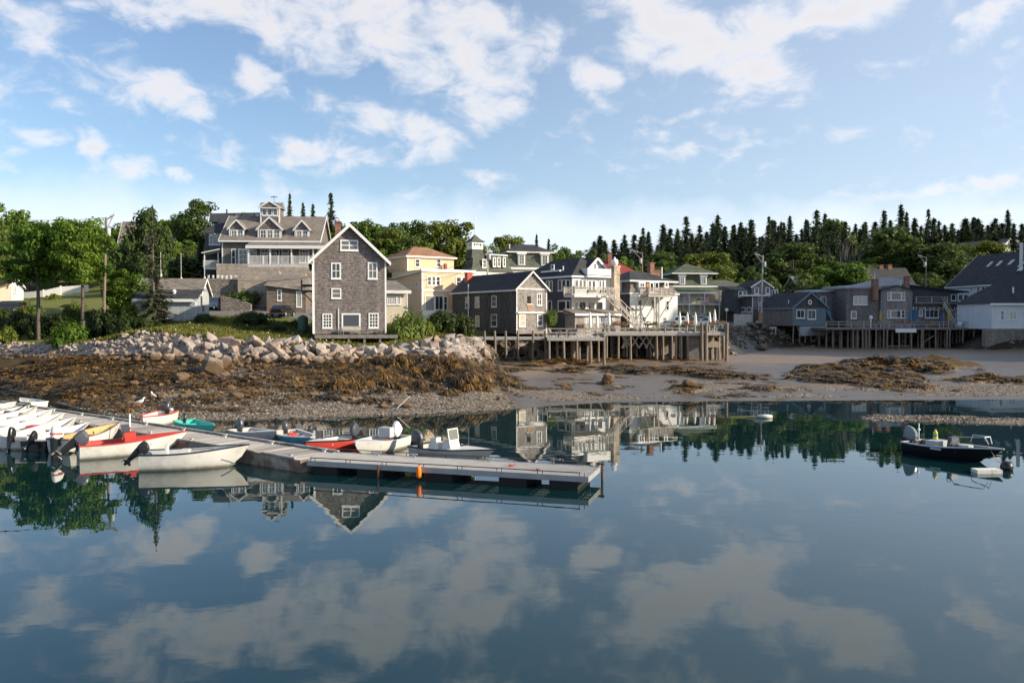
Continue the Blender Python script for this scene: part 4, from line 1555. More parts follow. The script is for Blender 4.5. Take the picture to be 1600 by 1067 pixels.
    o = MB().lathe([(0, 0), (.5, 0), (.55, .3), (.55, 1.4), (.5, 1.6), (.15, 1.8), (0, 1.8)], n=14).build('tank', M['green_door'], None, True, loc=(q.x, q.y, H(q.x, q.y) + .4))
    tag(o, 'dark green upright tank beside the left wall of the grey gable house', 'tank')


gray_house()


def hill_house():
    b = Bld('hill_house', 'large brown shingled house with cupola, three dormers and white porch on the hill', 'house', 348, 116, 4, 10.0)
    w = b.u(498.5); d = 10.5
    h = b.z(374); zf = b.z(413.5)
    rise = b.z(339.3, 0, d / 2) - h
    b.box('foundation', -.05, w + .05, -2.6, d, -2, zf - .05, 'granite_block')
    b.gable_walls(w, d, h, rise, 'shingle_hill', 'x', z0=zf - .04)
    b.gable_roof(w, d, h, rise, 'roof_gray', axis='x', oh=.5, ov=.35)
    b.corner_boards(w, h - .3, z0=zf)
    # left front corner windows
    b.win('F', (362.5, 389, 369.5, 415), 1, 2)
    b.win('F', (373, 388.5, 389, 415), 2, 3, fr=.22)
    # porch
    yp = -2.6
    xa, xb = b.u_off(388, yp), b.u_off(505, yp)
    zr = b.z(385.3, 5, yp)
    mb = MB().hexa([(xa - .2, yp - .3, zr), (xb + .2, yp - .3, zr), (xb + .2, .3, zr + .02), (xa - .2, .3, zr + .02)],
                   [(xa - .2, yp - .3, zr + .12), (xb + .2, yp - .3, zr + .12), (xb + .2, .3, b.z(376.5)), (xa - .2, .3, b.z(376.5))])
    pr = b.put('porch_roof', mb, 'roof_gray')
    b.box('porch_beam', xa - .22, xb + .22, yp - .34, yp - .05, zr - .28, zr + .14, 'white', pr)
    zd = b.z(413, 5, yp)
    pd = b.box('porch_floor', xa, xb, yp, -.01, zd - .35, zd, 'white')
    for px in (389, 422.5, 456, 490, 504):
        x = b.u_off(px, yp)
        b.box('porch_post', x - .09, x + .09, yp + .02, yp + .2, zd, zr - .2, 'white', pd)
    b.put('railing', rail_mb([(xa, yp + .1, zd), (xb, yp + .1, zd)], b.z(400, 5, yp) - zd, .16, .12, .05), 'white', pd)
    for (p0, p1, n) in ((391, 402, 1), (407.5, 420, 2), (424, 438, 3), (441, 452, 1), (468, 484, 3)):
        b.win('F', (p0, 390, p1, 411), n, 2)
    # dormers
    for (p0, p1, ze, zp, yf, wins) in ((359.5, 382.8, 356, 344, .55, [(362, 359.5, 371.8, 372.5), (372, 359.5, 381.8, 372.5)]),
                                       (404.3, 440.5, 357, 340, .2, [(407.3, 359, 417.7, 372.8), (418, 359, 428, 372.8), (428.3, 359, 438.6, 372.8)]),
                                       (461.8, 484.2, 357.5, 345, .55, [(464, 360, 473, 372.8), (473.3, 360, 482.6, 372.8)])):
        u0, u1 = b.u_off(p0, yf), b.u_off(p1, yf)
        z1 = b.z(ze, u0, yf)
        dd = b.dormer((u0, u1), yf, 0, h - .25, z1, b.z(zp, u0, yf) - z1, 3.8, 'shingle_hill', 'roof_gray')
        for r in wins:
            b.win('F', r, 2, 2, off=yf, parent=dd, mun=.025)
    # cupola
    yc = d / 2 - 1.6
    u0, u1 = b.u_off(408.3, yc), b.u_off(438.2, yc)
    zt = b.z(325, u0, yc)
    mb = MB().box(u0, u1, yc, yc + 2.9, h + 1.2, zt)
    c = b.put('cupola', mb, 'shingle_hill')
    mb = MB()
    for x in (u0 - .03, u1 - .15):
        mb.box(x, x + .18, yc - .04, yc + .1, h + 1.2, zt)
    mb.box(u0 - .02, u1 + .02, yc - .05, yc - .002, b.z(337.5, u0, yc) - .12, b.z(337.5, u0, yc))
    b.put('corner_trim', mb, 'white', c)
    for (p0, p1) in ((410.8, 418.3), (419, 427), (427.8, 435.6)):
        b.win('F', (p0, 326.5, p1, 337), 1, 2, off=yc, parent=c, mun=.025)
    # cupola roof: ridge across, gable in front
    um = (u0 + u1) / 2
    zk = b.z(316.8, um, yc + 1.5)
    mb = MB().prism([(yc - .25, zt), (yc + 3.15, zt), (yc + 1.45, zk)], u0 - .25, u1 + .25, 'x')
    b.put('cupola_roof', mb, 'roof_gray', c)
    mb = MB().prism([(u0 - .1, zt), (u1 + .1, zt), (um, b.z(316.2, um, yc))], yc - .3, yc + 1.4, 'y')
    b.put('cupola_gable', mb, 'shingle_hill', c)
    mb = MB()
    pk = Vector((um, yc - .36, b.z(315, um, yc)))
    for x in (u0 - .25, u1 + .25):
        mb.bar(pk, (x, yc - .36, zt), .1, .2)
    mb.box(u0 - .25, u1 + .25, yc - .4, yc - .31, zt - .12, zt)
    b.put('cupola_trim', mb, 'white', c)
    mb = MB().tube([(um + .3, yc + 1.4, zk), (um + .3, yc + 1.4, zk + 1.1)], .03, 5)
    mb.bar((um - .15, yc + 1.4, zk + .8), (um + .75, yc + 1.4, zk + .8), .05, .12)
    b.put('weathervane', mb, 'rust', c)
    # left wing with glazed dark front
    xl = b.u_off(316, 3.5)
    wl = b.box('wing_wall', xl + .6, -.02, 3.2, d + 1, -1.0, b.z(367, -3, 3.2), 'shingle_blue')
    z0, z1 = b.z(365, -2, 3.0), b.z(345, -2, 6)
    mb = MB().hexa([(xl, 2.9, z0), (.0, 2.9, z0), (.0, 7, z1), (xl + 2, 7, z1)], [(xl, 2.9, z0 + .15), (.0, 2.9, z0 + .15), (.0, 7, z1 + .15), (xl + 2, 7, z1 + .15)])
    b.put('wing_roof', mb, 'roof_dark', wl)
    b.win('F', (328, 367.5, 345.5, 383), 3, 1, off=3.2, parent=wl, m='steel')
    # upper rear wing: dark solar panels and deck rail behind the ridge
    ya = 9.5
    mb = MB().hexa([(b.u_off(328, ya), ya, b.z(347, 0, ya)), (b.u_off(420, ya), ya, b.z(347, 0, ya)), (b.u_off(420, ya), ya + 3, b.z(347, 0, ya)), (b.u_off(328, ya), ya + 3, b.z(347, 0, ya))],
                   [(b.u_off(330, ya), ya, b.z(334, 0, ya)), (b.u_off(420, ya), ya, b.z(331.5, 0, ya)), (b.u_off(420, ya), ya + 3, b.z(331.5, 0, ya)), (b.u_off(330, ya), ya + 3, b.z(334, 0, ya))])
    rw = b.put('rear_wing', mb, 'shingle_blue')
    for (p0, p1) in ((369, 377), (380, 388), (400, 408)):
        b.win('F', (p0, 333.5, p1, 339), 1, 1, off=ya, parent=rw, m='shingle_blue', fr=.05)
    x = b.u_off(356, ya + 1)
    b.put('vent_pipe', MB().tube([(x, ya + 1, b.z(335, x, ya)), (x, ya + 1, b.z(326, x, ya))], .12, 6), 'rust', rw)
    # side porch with white rail on the left
    sx0, sx1 = b.u_off(321.5, 1.0), b.u_off(345, 1.0)
    zs = b.z(418, 0, 1)
    sp = b.box('side_deck', sx0, sx1, .2, 4, zs - .3, zs, 'white_worn')
    b.put('side_railing', rail_mb([(sx0, 4, zs), (sx0, .25, zs), (sx1, .25, zs)], .9, .16, .1, .05), 'white', sp)
    mb = MB()
    for x in (sx0 + .1, sx1 - .1):
        mb.bar((x, .4, zs), (x, .4, b.z(395, 0, .4)), .12)
        mb.bar((x, .4, zs - .3), (x, .4, -3), .15)
    b.put('side_post', mb, 'white', sp)
    mb = MB().hexa([(sx0 - .2, 0, b.z(396, 0, 0)), (sx1 + .2, 0, b.z(390, 0, 0)), (sx1 + .2, 4, b.z(390, 0, 0)), (sx0 - .2, 4, b.z(396, 0, 0))],
                   [(sx0 - .2, 0, b.z(394.5, 0, 0)), (sx1 + .2, 0, b.z(388.5, 0, 0)), (sx1 + .2, 4, b.z(388.5, 0, 0)), (sx0 - .2, 4, b.z(394.5, 0, 0))])
    b.put('side_roof', mb, 'white', sp)
    # stepped granite terrace wall in front of the foundation
    t = Bld('terrace_wall', 'granite block terrace wall below the white porch of the hill house', 'wall', 372, 111.5, 6, 7.0)
    wt = t.u(478)
    mb = MB().prism([(0, -1), (wt, -1), (wt, t.z(428, wt)), (wt * .62, t.z(428, wt * .6)), (wt * .6, t.z(423, wt * .6)), (wt * .12, t.z(424)), (wt * .1, t.z(432)), (0, t.z(437))], 0, 1.2, 'y')
    t.put('wall', mb, 'granite_block')
    t = Bld('retaining_wall', 'rough fieldstone retaining wall with a row of white posts below the hill house', 'wall', 324, 112, 3, 8.0)
    wt = t.u(380)
    t.put('wall', MB().prism([(0, -1), (wt, -1), (wt, t.z(437)), (0, t.z(435))], 0, .8, 'y'), 'fieldstone')
    for i in range(8):
        x = wt * (i + .3) / 8
        t.box('post', x - .1, x + .1, .1, .3, t.z(436), t.z(430), 'white')
    for px, py0, py1, ll in ((345, 463, 476, 'low broken stone wall behind the parked slate blue car'),):
        t = Bld('stone_wall', ll, 'wall', px, 108, 0, ZZ(479, 108))
        wt = t.u(392)
        t.put('wall', MB().prism([(0, -.6), (wt, -.9), (wt, .35), (wt * .6, t.z(468)), (0, t.z(462))], 0, .8, 'y'), 'fieldstone')


hill_house()


def garage():
    b = Bld('garage', 'low brown stone garage with hipped grey roof left of the grey gable house', 'garage', 417, 108, 8, 6.7)
    w = b.u(478); d = 7
    h = b.z(447)
    b.box('wall', 0, w, 0, d, -.5, h, 'boards_brown')
    X0, X1 = -.3, w + .6
    ze = h
    vs = [(X0, -.4, b.z(446)), (X1, -.4, b.z(455, w)), (X1, d, ze), (X0, d, ze), (.6, 3, b.z(430, 0, 3)), (w, 3, b.z(430, 0, 3))]
    b.put('roof', MB().add(vs, [(0, 3, 2, 1), (0, 1, 5, 4), (1, 2, 5), (2, 3, 4, 5), (3, 0, 4)]), 'roof_gray')
    b.win('F', (433.4, 452.2, 440.6, 470.2), 1, 2)
    b.win('F', (463, 455, 472, 480), 1, 1, glass='glass_light', name='door')


garage()


def boat_shed():
    b = Bld('boat_shed', 'grey board shed with white rake trim and lean-to behind the dark spruce', 'shed', 313, 93, 97, 5.7)
    w, d = 4.2, 6.5
    h = b.z(458); rise = b.z(437.5, w / 2) - h
    b.gable_walls(w, d, h, rise, 'boards_gray')
    b.gable_roof(w, d, h, rise, 'roof_gray', oh=.4, ov=.3)
    # lean-to along the left wall
    z1, z2 = b.z(452) - .2, b.z(467) - .1
    mb = MB().hexa([(-2.2, 0, -.6), (-.02, 0, -.6), (-.02, d, -.6), (-2.2, d, -.6)], [(-2.2, 0, z2), (-.02, 0, z1), (-.02, d, z1), (-2.2, d, z2)])
    lt = b.put('lean_to', mb, 'boards_gray')
    mb = MB().hexa([(-2.5, -.3, z2 - .12), (-.03, -.3, z1 + .02), (-.03, d, z1 + .02), (-2.5, d, z2 - .12)], [(-2.5, -.3, z2 + .02), (-.03, -.3, z1 + .16), (-.03, d, z1 + .16), (-2.5, d, z2 + .02)])
    b.put('lean_to_roof', mb, 'roof_dark', lt)
    b.box('eave_board', -2.58, -2.502, -.3, d, z2 - .3, z2 + .02, 'white', lt)
    b.put('vent', MB().lathe([(.18, 0), (.18, .5), (.3, .55), (0, .8)], (-1, 2.5, z2 + .35), 8), 'white')
    o = b.box('sign', 1.0, 1.7, -.06, -.005, 1.2, 1.9, 'green_door')


boat_shed()


def annex():
    b = Bld('annex', 'small cream one storey annex with many paned window right of the grey gable house', 'house', 597, 100, 12, 5.2)
    w = b.u(637); h = b.z(455)
    b.box('wall', 0, w, 0, 6, -1, h, 'clap_beige')
    r = b.put('roof', MB().hexa([(-.3, -.4, h), (w + .4, -.4, h), (w + .4, 6, h), (-.3, 6, h)], [(-.3, -.4, h + .08), (w + .4, -.4, h + .08), (w - 1, 6, h + 1.6), (-.3, 6, h + 1.6)]), 'roof_gray')
    b.box('eave_trim', -.32, w + .42, -.48, -.402, h - .28, h + .1, 'white', r)
    b.corner_boards(w, h - .3)
    b.win('F', (605, 463, 620, 476), 5, 4, mun=.03)
    b.win('F', (620.2, 463, 626.5, 476), 2, 4, mun=.03)


annex()


def yellow_house():
    b = Bld('yellow_house', 'pale yellow flat fronted shop house with a hipped brown roof block behind', 'house', 659.3, 111, 33, 5.6)
    w = b.u(742); d = 9.5
    h = b.z(421)
    b.box('wall', 0, w, 0, d, -.6, h, 'clap_yellow')
    mb = MB().box(-.12, w + .1, -.14, .25, h - .3, h + .12)
    b.put('parapet_trim', mb, 'white')
    mb = MB().hexa([(-.3, .3, h - .35), (.3, .3, h - .2), (.3, d + .3, h - .9), (-.3, d + .3, h - 1.0)], [(-.3, .3, h - .15), (.3, .3, h), (.3, d + .3, h - .7), (-.3, d + .3, h - .8)])
    b.put('side_eave', mb, 'white')
    b.corner_boards(w, h - .4, None, t=.2)
    zb = b.z(453.5)
    b.box('belt_trim', -.05, w, -.1, -.005, zb - .12, zb + .1, 'white')
    for (p0, p1) in ((667.5, 674.2), (674.6, 680.8), (681.2, 688)):
        b.win('F', (p0, 431.5, p1, 446.5), 1, 2, fr=.12)
    b.win('F', (712.5, 432.5, 721, 448), 1, 2, fr=.12)
    b.win('F', (721.5, 432.5, 729, 448), 1, 2, fr=.12)
    b.win('F', (664, 462, 679, 486), 1, 1, glass='glass_light', fr=.1)
    b.win('F', (679.3, 462, 692.5, 484.5), 2, 1, fr=.1)
    b.win('F', (693, 463, 699, 485), 1, 2, name='door', fr=.1)
    b.box('shop_base', 0, w * .62, -.12, -.005, -.6, b.z(485.5), 'white')
    for (p0, p1, y0, y1) in ((650.5, 653.5, 440, 449), (640, 642.5, 442, 450), (633, 635.5, 443, 450), (626, 628, 444, 451)):
        b.win('L', (p0, y0, p1, y1), 1, 2, fr=.1)
    # rear three storey block
    c = Bld('x', 'x', 'x', 637, 118, 33, 5.6)
    wc = c.u(709.3)
    c.root.parent = None
    bpy.data.objects.remove(c.root)
    R = Matrix.Rotation(-b.a, 3, 'Z')
    o = R @ (Vector((c.x0, c.D0, 0)) - Vector((b.x0, b.D0, 0)))
    hc = c.z(401, wc / 2)
    t = b.box('rear_block', o.x, o.x + wc, o.y, o.y + 7, 0, hc, 'clap_yellow')
    r = b.hip_roof(o.x, o.x + wc, o.y, o.y + 7, hc, c.z(386, wc / 2, 3) - hc, 'roof_brown', oh=.35, rl=2.2)
    for (p0, p1, y0, y1) in ((648.5, 656.5, 404.5, 417.2), (682, 689.3, 404.5, 417.2)):
        u0, u1 = c.u(p0), c.u(p1)
        b.win_l(lambda u, n, z: (u, o.y - n, z), o.x + u0, o.x + u1, c.z(y1, u0), c.z(y0, u0), 1, 2, parent=t, fr=.1)
    b.put('corner_trim', MB().box(o.x - .03, o.x + .12, o.y - .03, o.y + .1, 3, hc - .25), 'white', t)
    b.put('chimney', MB().box(o.x + c.u(691.5), o.x + c.u(694.5), o.y - .9, o.y - .3, h - .5, h + 1.4), 'brick')


yellow_house()


def belfry_house():
    b = Bld('belfry_house', 'white house with dark green mansard roofs, a belfry tower and flagpole', 'house', 737, 133, 30, 5.8)
    w = b.u(763); h = b.z(423)
    hm = b.z(401.5)
    b.box('tower_wall', 0, w, 0, 3.6, 0, h, 'clap_white')
    ms = b.mansard(0, w, 0, 3.6, h + .02, hm - h, .55, 'roof_dkgreen')
    cx, cy = w / 2, 1.8
    z2 = b.z(388.5)
    mb = MB().loft([[(cx - 1.15, cy - 1.15, hm - .1), (cx + 1.15, cy - 1.15, hm - .1), (cx + 1.15, cy + 1.15, hm - .1), (cx - 1.15, cy + 1.15, hm - .1)],
                    [(cx - .95, cy - .95, z2), (cx + .95, cy - .95, z2), (cx + .95, cy + .95, z2), (cx - .95, cy + .95, z2)]])
    b.put('tower_skirt', mb, 'roof_dkgreen')
    z3 = b.z(376.5)
    bf = MB()
    for x in (-.85, .85):
        for y in (-.85, .85):
            bf.box(cx + x - .13, cx + x + .13, cy + y - .13, cy + y + .13, z2, z3)
    bf.box(cx - 1.0, cx + 1.0, cy - 1.0, cy + 1.0, z2 + .01, z2 + .55)
    bf.box(cx - 1.05, cx + 1.05, cy - 1.05, cy + 1.05, z3 - .3, z3)
    for x in (-.3, .3):
        bf.box(cx + x - .06, cx + x + .06, cy - .95, cy - .83, z2 + .5, z3 - .25)
        bf.box(cx - .95, cx - .83, cy + x - .06, cy + x + .06, z2 + .5, z3 - .25)
    t = b.put('belfry', bf, 'white')
    pr = [(1.25, 0), (1.3, .06), (.85, .45), (.5, 1.0), (.2, 1.6), (.05, 1.9), (0, 1.95)]
    zt = b.z(364)
    k = (zt - z3) / 1.95
    rings = [[(cx + r * sx, cy + r * sy, z3 + z * k) for sx, sy in ((-1, -1), (1, -1), (1, 1), (-1, 1))] for r, z in pr[:-1]]
    b.put('spire', MB().loft(rings), 'roof_dkgreen', t)
    b.put('flagpole', MB().tube([(cx, cy, zt - .3), (cx, cy, b.z(331.5))], [.07, .035], 6), 'white', t)
    b.win('F', (753.5, 405, 760.5, 419), 1, 2, off=.2, fr=.16)
    # long mansard range running back to the right
    y0 = 1.5
    x1 = b.u_off(792, y0)
    b.box('range_wall', w + .02, x1, y0, 8, 0, h, 'clap_white')
    b.mansard(w + .4, x1 + 1, y0, 8, h + .01, b.z(397.5, 6, y0) - h, .5, 'roof_dkgreen')
    b.hip_roof(w + .8, x1, y0 + .5, 7.5, b.z(397.5, 6, y0) + .02, .5, 'roof_dark', oh=.25)
    for (p0, p1) in ((770, 775), (777, 782), (785.5, 790)):
        b.win('F', (p0, 402, p1, 417), 1, 2, off=y0 - .1, fr=.14)
    # main mansard block
    c = Bld('mansard_house', 'white house with green mansard roof and two pedimented dormers behind the restaurant', 'house', 791, 140, 14, 6.0)
    w = c.u(868); h = c.z(418.5)
    c.box('wall', 0, w, 0, 9, 0, h, 'clap_white')
    hm = c.z(394.5)
    c.box('cornice', -.35, w + .35, -.35, 9.3, h - .25, h + .1, 'white')
    m_ = c.mansard(0, w, 0, 9, h + .12, hm - h - .12, .55, 'roof_dkgreen')
    c.hip_roof(.5, w - .5, .5, 8.5, hm + .25, c.z(384, w / 2, 4) - hm, 'roof_dark', oh=.35, rl=3.2)
    for (p0, p1) in ((809.5, 820.5), (845.5, 857)):
        u0, u1 = c.u(p0), c.u(p1)
        z0, z1 = c.z(414), c.z(397)
        dm = c.box('dormer', u0, u1, -.05, 1.2, z0, z1, 'white')
        c.box('dormer_cap', u0 - .2, u1 + .2, -.25, 1.2, z1 + .003, z1 + .25, 'white', dm)
        c.win_l(lambda u, n, z: (u, -.05 - n, z), u0 + .18, u1 - .18, z0 + .12, z1 - .1, 2, 3, parent=dm, fr=.08, mun=.025, sill=False)
    x = c.u_off(796, 2)
    c.put('vent_pipe', MB().tube([(x, 2, hm + .3), (x, 2, hm + 1.6)], .1, 6), 'white')


belfry_house()


def shed():
    b = Bld('weathered_shed', 'dark weathered shingle shed with red chimney standing on piles over the shore', 'shed', 807, 99, 34, 4.25)
    w = b.u(854.2); d = b.s(707.5)
    h = b.z(450.8); rise = b.z(425.5, w / 2) - h
    b.gable_walls(w, d, h, rise, 'shingle_light')
    # long side faces away from the sun: shade painted as a darker shingle skin
    b.box('shaded_side_wall', -.05, -.004, .02, d, 0, h - .02, 'shingle_dark')
    b.gable_roof(w, d, h, rise, 'roof_dark', oh=.3, ov=.28, trim='white_worn', tr=.22)
    b.corner_boards(w, h - .05, None, m='white_worn', t=.1)
    zb = b.z(488.5, w / 2)
    mb = MB().box(-.15, w + .15, -.22, -.005, zb - .12, zb + .1)
    for x in (0, w):
        mb.box(x - .05, x + .05, -.4, -.225, zb - .08, zb + .06)
    mb.box(-.06, w + .06, -.07, -.004, h - .12, h + .08)
    b.put('belt_board', mb, 'white_worn')
    b.win('F', (838.3, 458.3, 846.5, 477.2), 2, 2, fr=.11)
    b.box('loft_door', b.u(823.8), b.u(829.3), -.03, -.004, b.z(474, 1.5), b.z(462.5, 1.5), 'boarded')
    b.box('broken_hatch', b.u(824), b.u(829.3), -.04, -.004, b.z(485, 1.5), b.z(476.5, 1.5), 'wood_door')
    b.box('hatch_sill', b.u(822.3), b.u(831.3), -.14, -.004, b.z(476.3, 1.5), b.z(474.7, 1.5), 'white_worn')
    b.win('F', (811, 491.3, 820.5, 510.5), 1, 2, fr=.11, glass='glass_tan')
    b.win('F', (839, 491, 848, 509.5), 1, 2, fr=.11)
    for r, g in (((768.3, 462, 776.3, 479.8), 'glass'), ((742.5, 463.5, 749.3, 480.5), 'glass_light'), ((727.5, 464, 733.8, 481.5), 'glass'), ((767.5, 491, 776.8, 510.5), 'glass'), ((743, 493, 749.5, 510), 'glass_tan'), ((727.8, 494, 733.5, 509), 'glass')):
        b.win('L', r, 1, 2, m='white_worn', fr=.1, glass=g, off=-.05)
    s0 = b.s(735)
    b.put('stovepipe', MB().tube([(-.3, s0, .5), (-.3, s0, h + .9)], .07, 6), 'steel')
    cy = b.s_off(732, 1.6)
    b.chimney(1.6, cy, h, b.z(427.5, 1.6, cy), .75, .75, m='red_paint')


shed()


def restaurant():
    b = Bld('waterfront_house', 'dark grey three storey waterfront house with white gable, balconies and outside stairs', 'house', 894, 106, 35, 4.75)
    w = b.u(958); d = 11
    h = b.z(433)
    b.box('wall', 0, w, 0, d, -1, h, 'shingle_blue')
    b.box('front_skin', .03, w - .02, -.05, -.004, b.z(488), h - .1, 'clap_white')
    b.hip_roof(0, w, 0, d, h + .2, 2.6, 'roof_dark', oh=.35, ridge='y', rl=6)
    b.corner_boards(w, h - .1, None, t=.22)
    # left wall windows in banks
    for (p0, p1) in ((872, 878), (878.3, 884.3), (884.6, 891)):
        b.win('L', (p0, 437, p1, 454.5), 1, 1, fr=.09)
    for (p0, p1) in ((853.5, 858.3), (858.6, 863.5)):
        b.win('L', (p0, 438.5, p1, 455), 1, 1, fr=.09)
    b.win('L', (872, 469, 884.6, 486.8), 1, 1, fr=.13)
    b.win('L', (885, 469, 891.3, 486.8), 1, 1, fr=.1)
    b.win('L', (856, 470, 862.5, 487), 1, 1, fr=.1)
    # front: glazed top floor and second floor
    for (p0, p1) in ((897.5, 903.5), (904, 909.5), (910, 915.5)):
        b.win('F', (p0, 437, p1, 453), 1, 1, fr=.09, off=-.05)
    for (p0, p1) in ((918, 924), (924.3, 930), (935, 939.5), (939.8, 944)):
        b.win('F', (p0, 438, p1, 458), 1, 1, fr=.1, name='glass_door', off=-.05)
    for (p0, p1) in ((897, 903.5), (904, 915.3), (918, 929.5), (930, 942)):
        b.win('F', (p0, 471, p1, 485), 1, 1, fr=.1, off=-.05)
    # ground floor bump-out with low roof and white paned doors
    yb = -2.0
    zb = b.z(491.5, 0, yb)
    g = b.box('ground_floor', -1.2, w * .93, yb, -.06, -1, zb, 'shingle_light')
    mb = MB().hexa([(-1.5, yb - .4, zb), (w * .95, yb - .4, zb), (w * .95, -.07, zb + .02), (-1.5, -.07, zb + .02)], [(-1.5, yb - .4, zb + .1), (w * .95, yb - .4, zb + .1), (w * .95, -.07, zb + .75), (-1.5, -.07, zb + .75)])
    gr = b.put('low_roof', mb, 'roof_gray', g)
    b.box('low_eave', -1.52, w * .95, yb - .46, yb - .402, zb - .14, zb + .12, 'white', gr)
    for (p0, p1) in ((913, 918.6), (919, 924.6), (926.5, 932), (932.4, 938), (940, 945), (945.3, 950.5), (954, 960)):
        b.win('F', (p0, 496, p1, 505.3), 2, 4, fr=.06, off=yb, parent=g, mun=.028, sill=False)
    # balcony with planters
    ya = -2.2
    zf = b.z(460.5, 0, ya)
    x0, x1 = b.u_off(897.5, ya), b.u_off(958, ya)
    bl = b.box('balcony', x0, x1, ya, -.06, zf - .3, zf, 'white_worn')
    b.put('balcony_railing', rail_mb([(x0, -.1, zf), (x0, ya + .06, zf), (x1, ya + .06, zf)], 1.0, .16, .12, .05), 'rail', bl)
    for (p0, p1) in ((918, 930), (937, 946), (952, 959)):
        pb = MB().box(b.u_off(p0, ya), b.u_off(p1, ya), ya - .22, ya - .02, zf + .35, zf + .62)
        o = b.put('planter', pb, 'deck_dark', bl)
        fb = MB()
        for _ in range(45):
            u = rng.uniform(b.u_off(p0, ya), b.u_off(p1, ya))
            fb.blob((u, ya - .12 + rng.uniform(-.15, .12), zf + .68 + rng.uniform(-.1, .18)), (.11, .1, .09), 5, 3, .3)
    # upper white gable with its own balcony
    yg = .9
    u0, u1 = b.u_off(912.5, yg), b.u_off(950, yg)
    um = (u0 + u1) / 2
    zg, zp = h + .25, b.z(404.5, um, yg)
    zk = b.z(420, um, yg)
    gb = b.put('gable', MB().prism([(u0, zg), (u1, zg), (u1, zk - .6), (um, zp), (u0, zk - .6)], yg, yg + 6, 'y'), 'clap_white')
    mb, tb = MB(), MB()
    for x in (u0 - .45, u1 + .45):
        mb.hexa([(um, yg - .3, zp + .02), (x, yg - .3, zk - .95), (x, yg + 6, zk - .95), (um, yg + 6, zp + .02)], [(um, yg - .3, zp + .16), (x, yg - .3, zk - .8), (x, yg + 6, zk - .8), (um, yg + 6, zp + .16)])
        tb.bar((um, yg - .33, zp + .03), (x, yg - .33, zk - .92), .06, .3)
    b.put('gable_roof', mb, 'roof_dark', gb)
    b.put('gable_trim', tb, 'white', gb)
    b.win('F', (926.5, 411, 931.5, 421.5), 1, 2, off=yg, parent=gb, fr=.12)
    zu = b.z(431.5, um, -.4)
    ub0, ub1 = b.u_off(917, -.6), b.u_off(953, -.6)
    ub = b.box('upper_balcony', ub0, ub1, -.75, yg - .02, zu - .2, zu, 'white')
    b.put('upper_railing', rail_mb([(ub0, yg, zu), (ub0, -.7, zu), (ub1, -.7, zu)], .9, 0, .1, .04, solid=True), 'white', ub)
    # shed dormer on the left slope
    s0, s1 = b.s_off(853, 1), b.s_off(873, 1)
    dz = b.z(423, 1, 5)
    dm = b.box('shed_dormer', .7, 3, min(s0, s1) - .5, max(s0, s1), h, dz - .2, 'shingle_blue')
    b.box('shed_dormer_roof', .4, 3.6, min(s0, s1) - .9, max(s0, s1) + .4, dz - .195, dz, 'white', dm)
    b.win('L', (861, 413.5, 866, 421), 1, 1, off=.7, parent=dm, fr=.1)
    b.put('vent_pipe', MB().tube([(.9, 3, h), (.9, 3, h + 1.6)], .08, 6), 'white')
    # big pale chimney at the right corner with a round cowl
    xc = b.u_off(960, -.4)
    cz = b.z(418, xc, -.4)
    ch = b.put('chimney', MB().box(xc - .5, xc + .5, -.9, .1, -.5, cz).box(xc - .6, xc + .6, -1.0, .2, cz - .9, cz - .75).box(xc - .58, xc + .58, -.98, .18, cz + .003, cz + .2), 'concrete')
    b.put('chimney_cowl', MB().lathe([(.2, 0), (.42, .15), (.5, .5), (.42, .8), (.12, .95), (.1, 1.15), (0, 1.2)], (xc, -.4, cz + .2), 12), 'white', ch, True)
    # outside stair: balcony down to the deck, to the right
    st = Vector((b.u_off(944, ya - .3), ya - .7, zf))
    en = Vector((b.u_off(1000, ya - 2.2), ya - 2.4, -.2))
    mb = MB()
    for i in range(19):
        p = st.lerp(en, (i + .5) / 19)
        mb.box(p.x - .14, p.x + .14, p.y - .45, p.y + .45, p.z - .04, p.z)
    stairs = b.put('stairs', mb, 'rail')
    for dy in (-.48, .48):
        o = Vector((0, dy, 0))
        b.put('stringer', MB().bar(st + o, en + o, .06, .28), 'deck', stairs)
        hb = MB().bar(st + o + Vector((0, 0, .95)), en + o + Vector((0, 0, .95)), .08, .08)
        hb.bar(st + o + Vector((0, 0, .5)), en + o + Vector((0, 0, .5)), .05, .05)
        for i in range(7):
            p = st.lerp(en, i / 6) + o
            hb.bar(p, p + Vector((0, 0, 1.0)), .08)
        b.put('handrail', hb, 'rail', stairs)


restaurant()


def red_roof_house():
    b = Bld('red_roof_house', 'house with a low red shingle roof and brick chimney behind the waterfront gable', 'house', 930, 142, 18, 5.6)
    w = b.u(1004); d = 10
    h = b.z(432)
    b.box('wall', 0, w, 0, d, 0, h, 'clap_white')
    b.hip_roof(0, w, 0, d, h, b.z(406.5, 3, 5) - h, 'roof_red', oh=.5, rl=3.2)
    c = b.u_off(951.5, 4)
    b.chimney(c, 4, h + .5, b.z(397.5, c, 4), .75, .75)
    b.win('F', (985, 434, 992, 444), 1, 2)


red_roof_house()


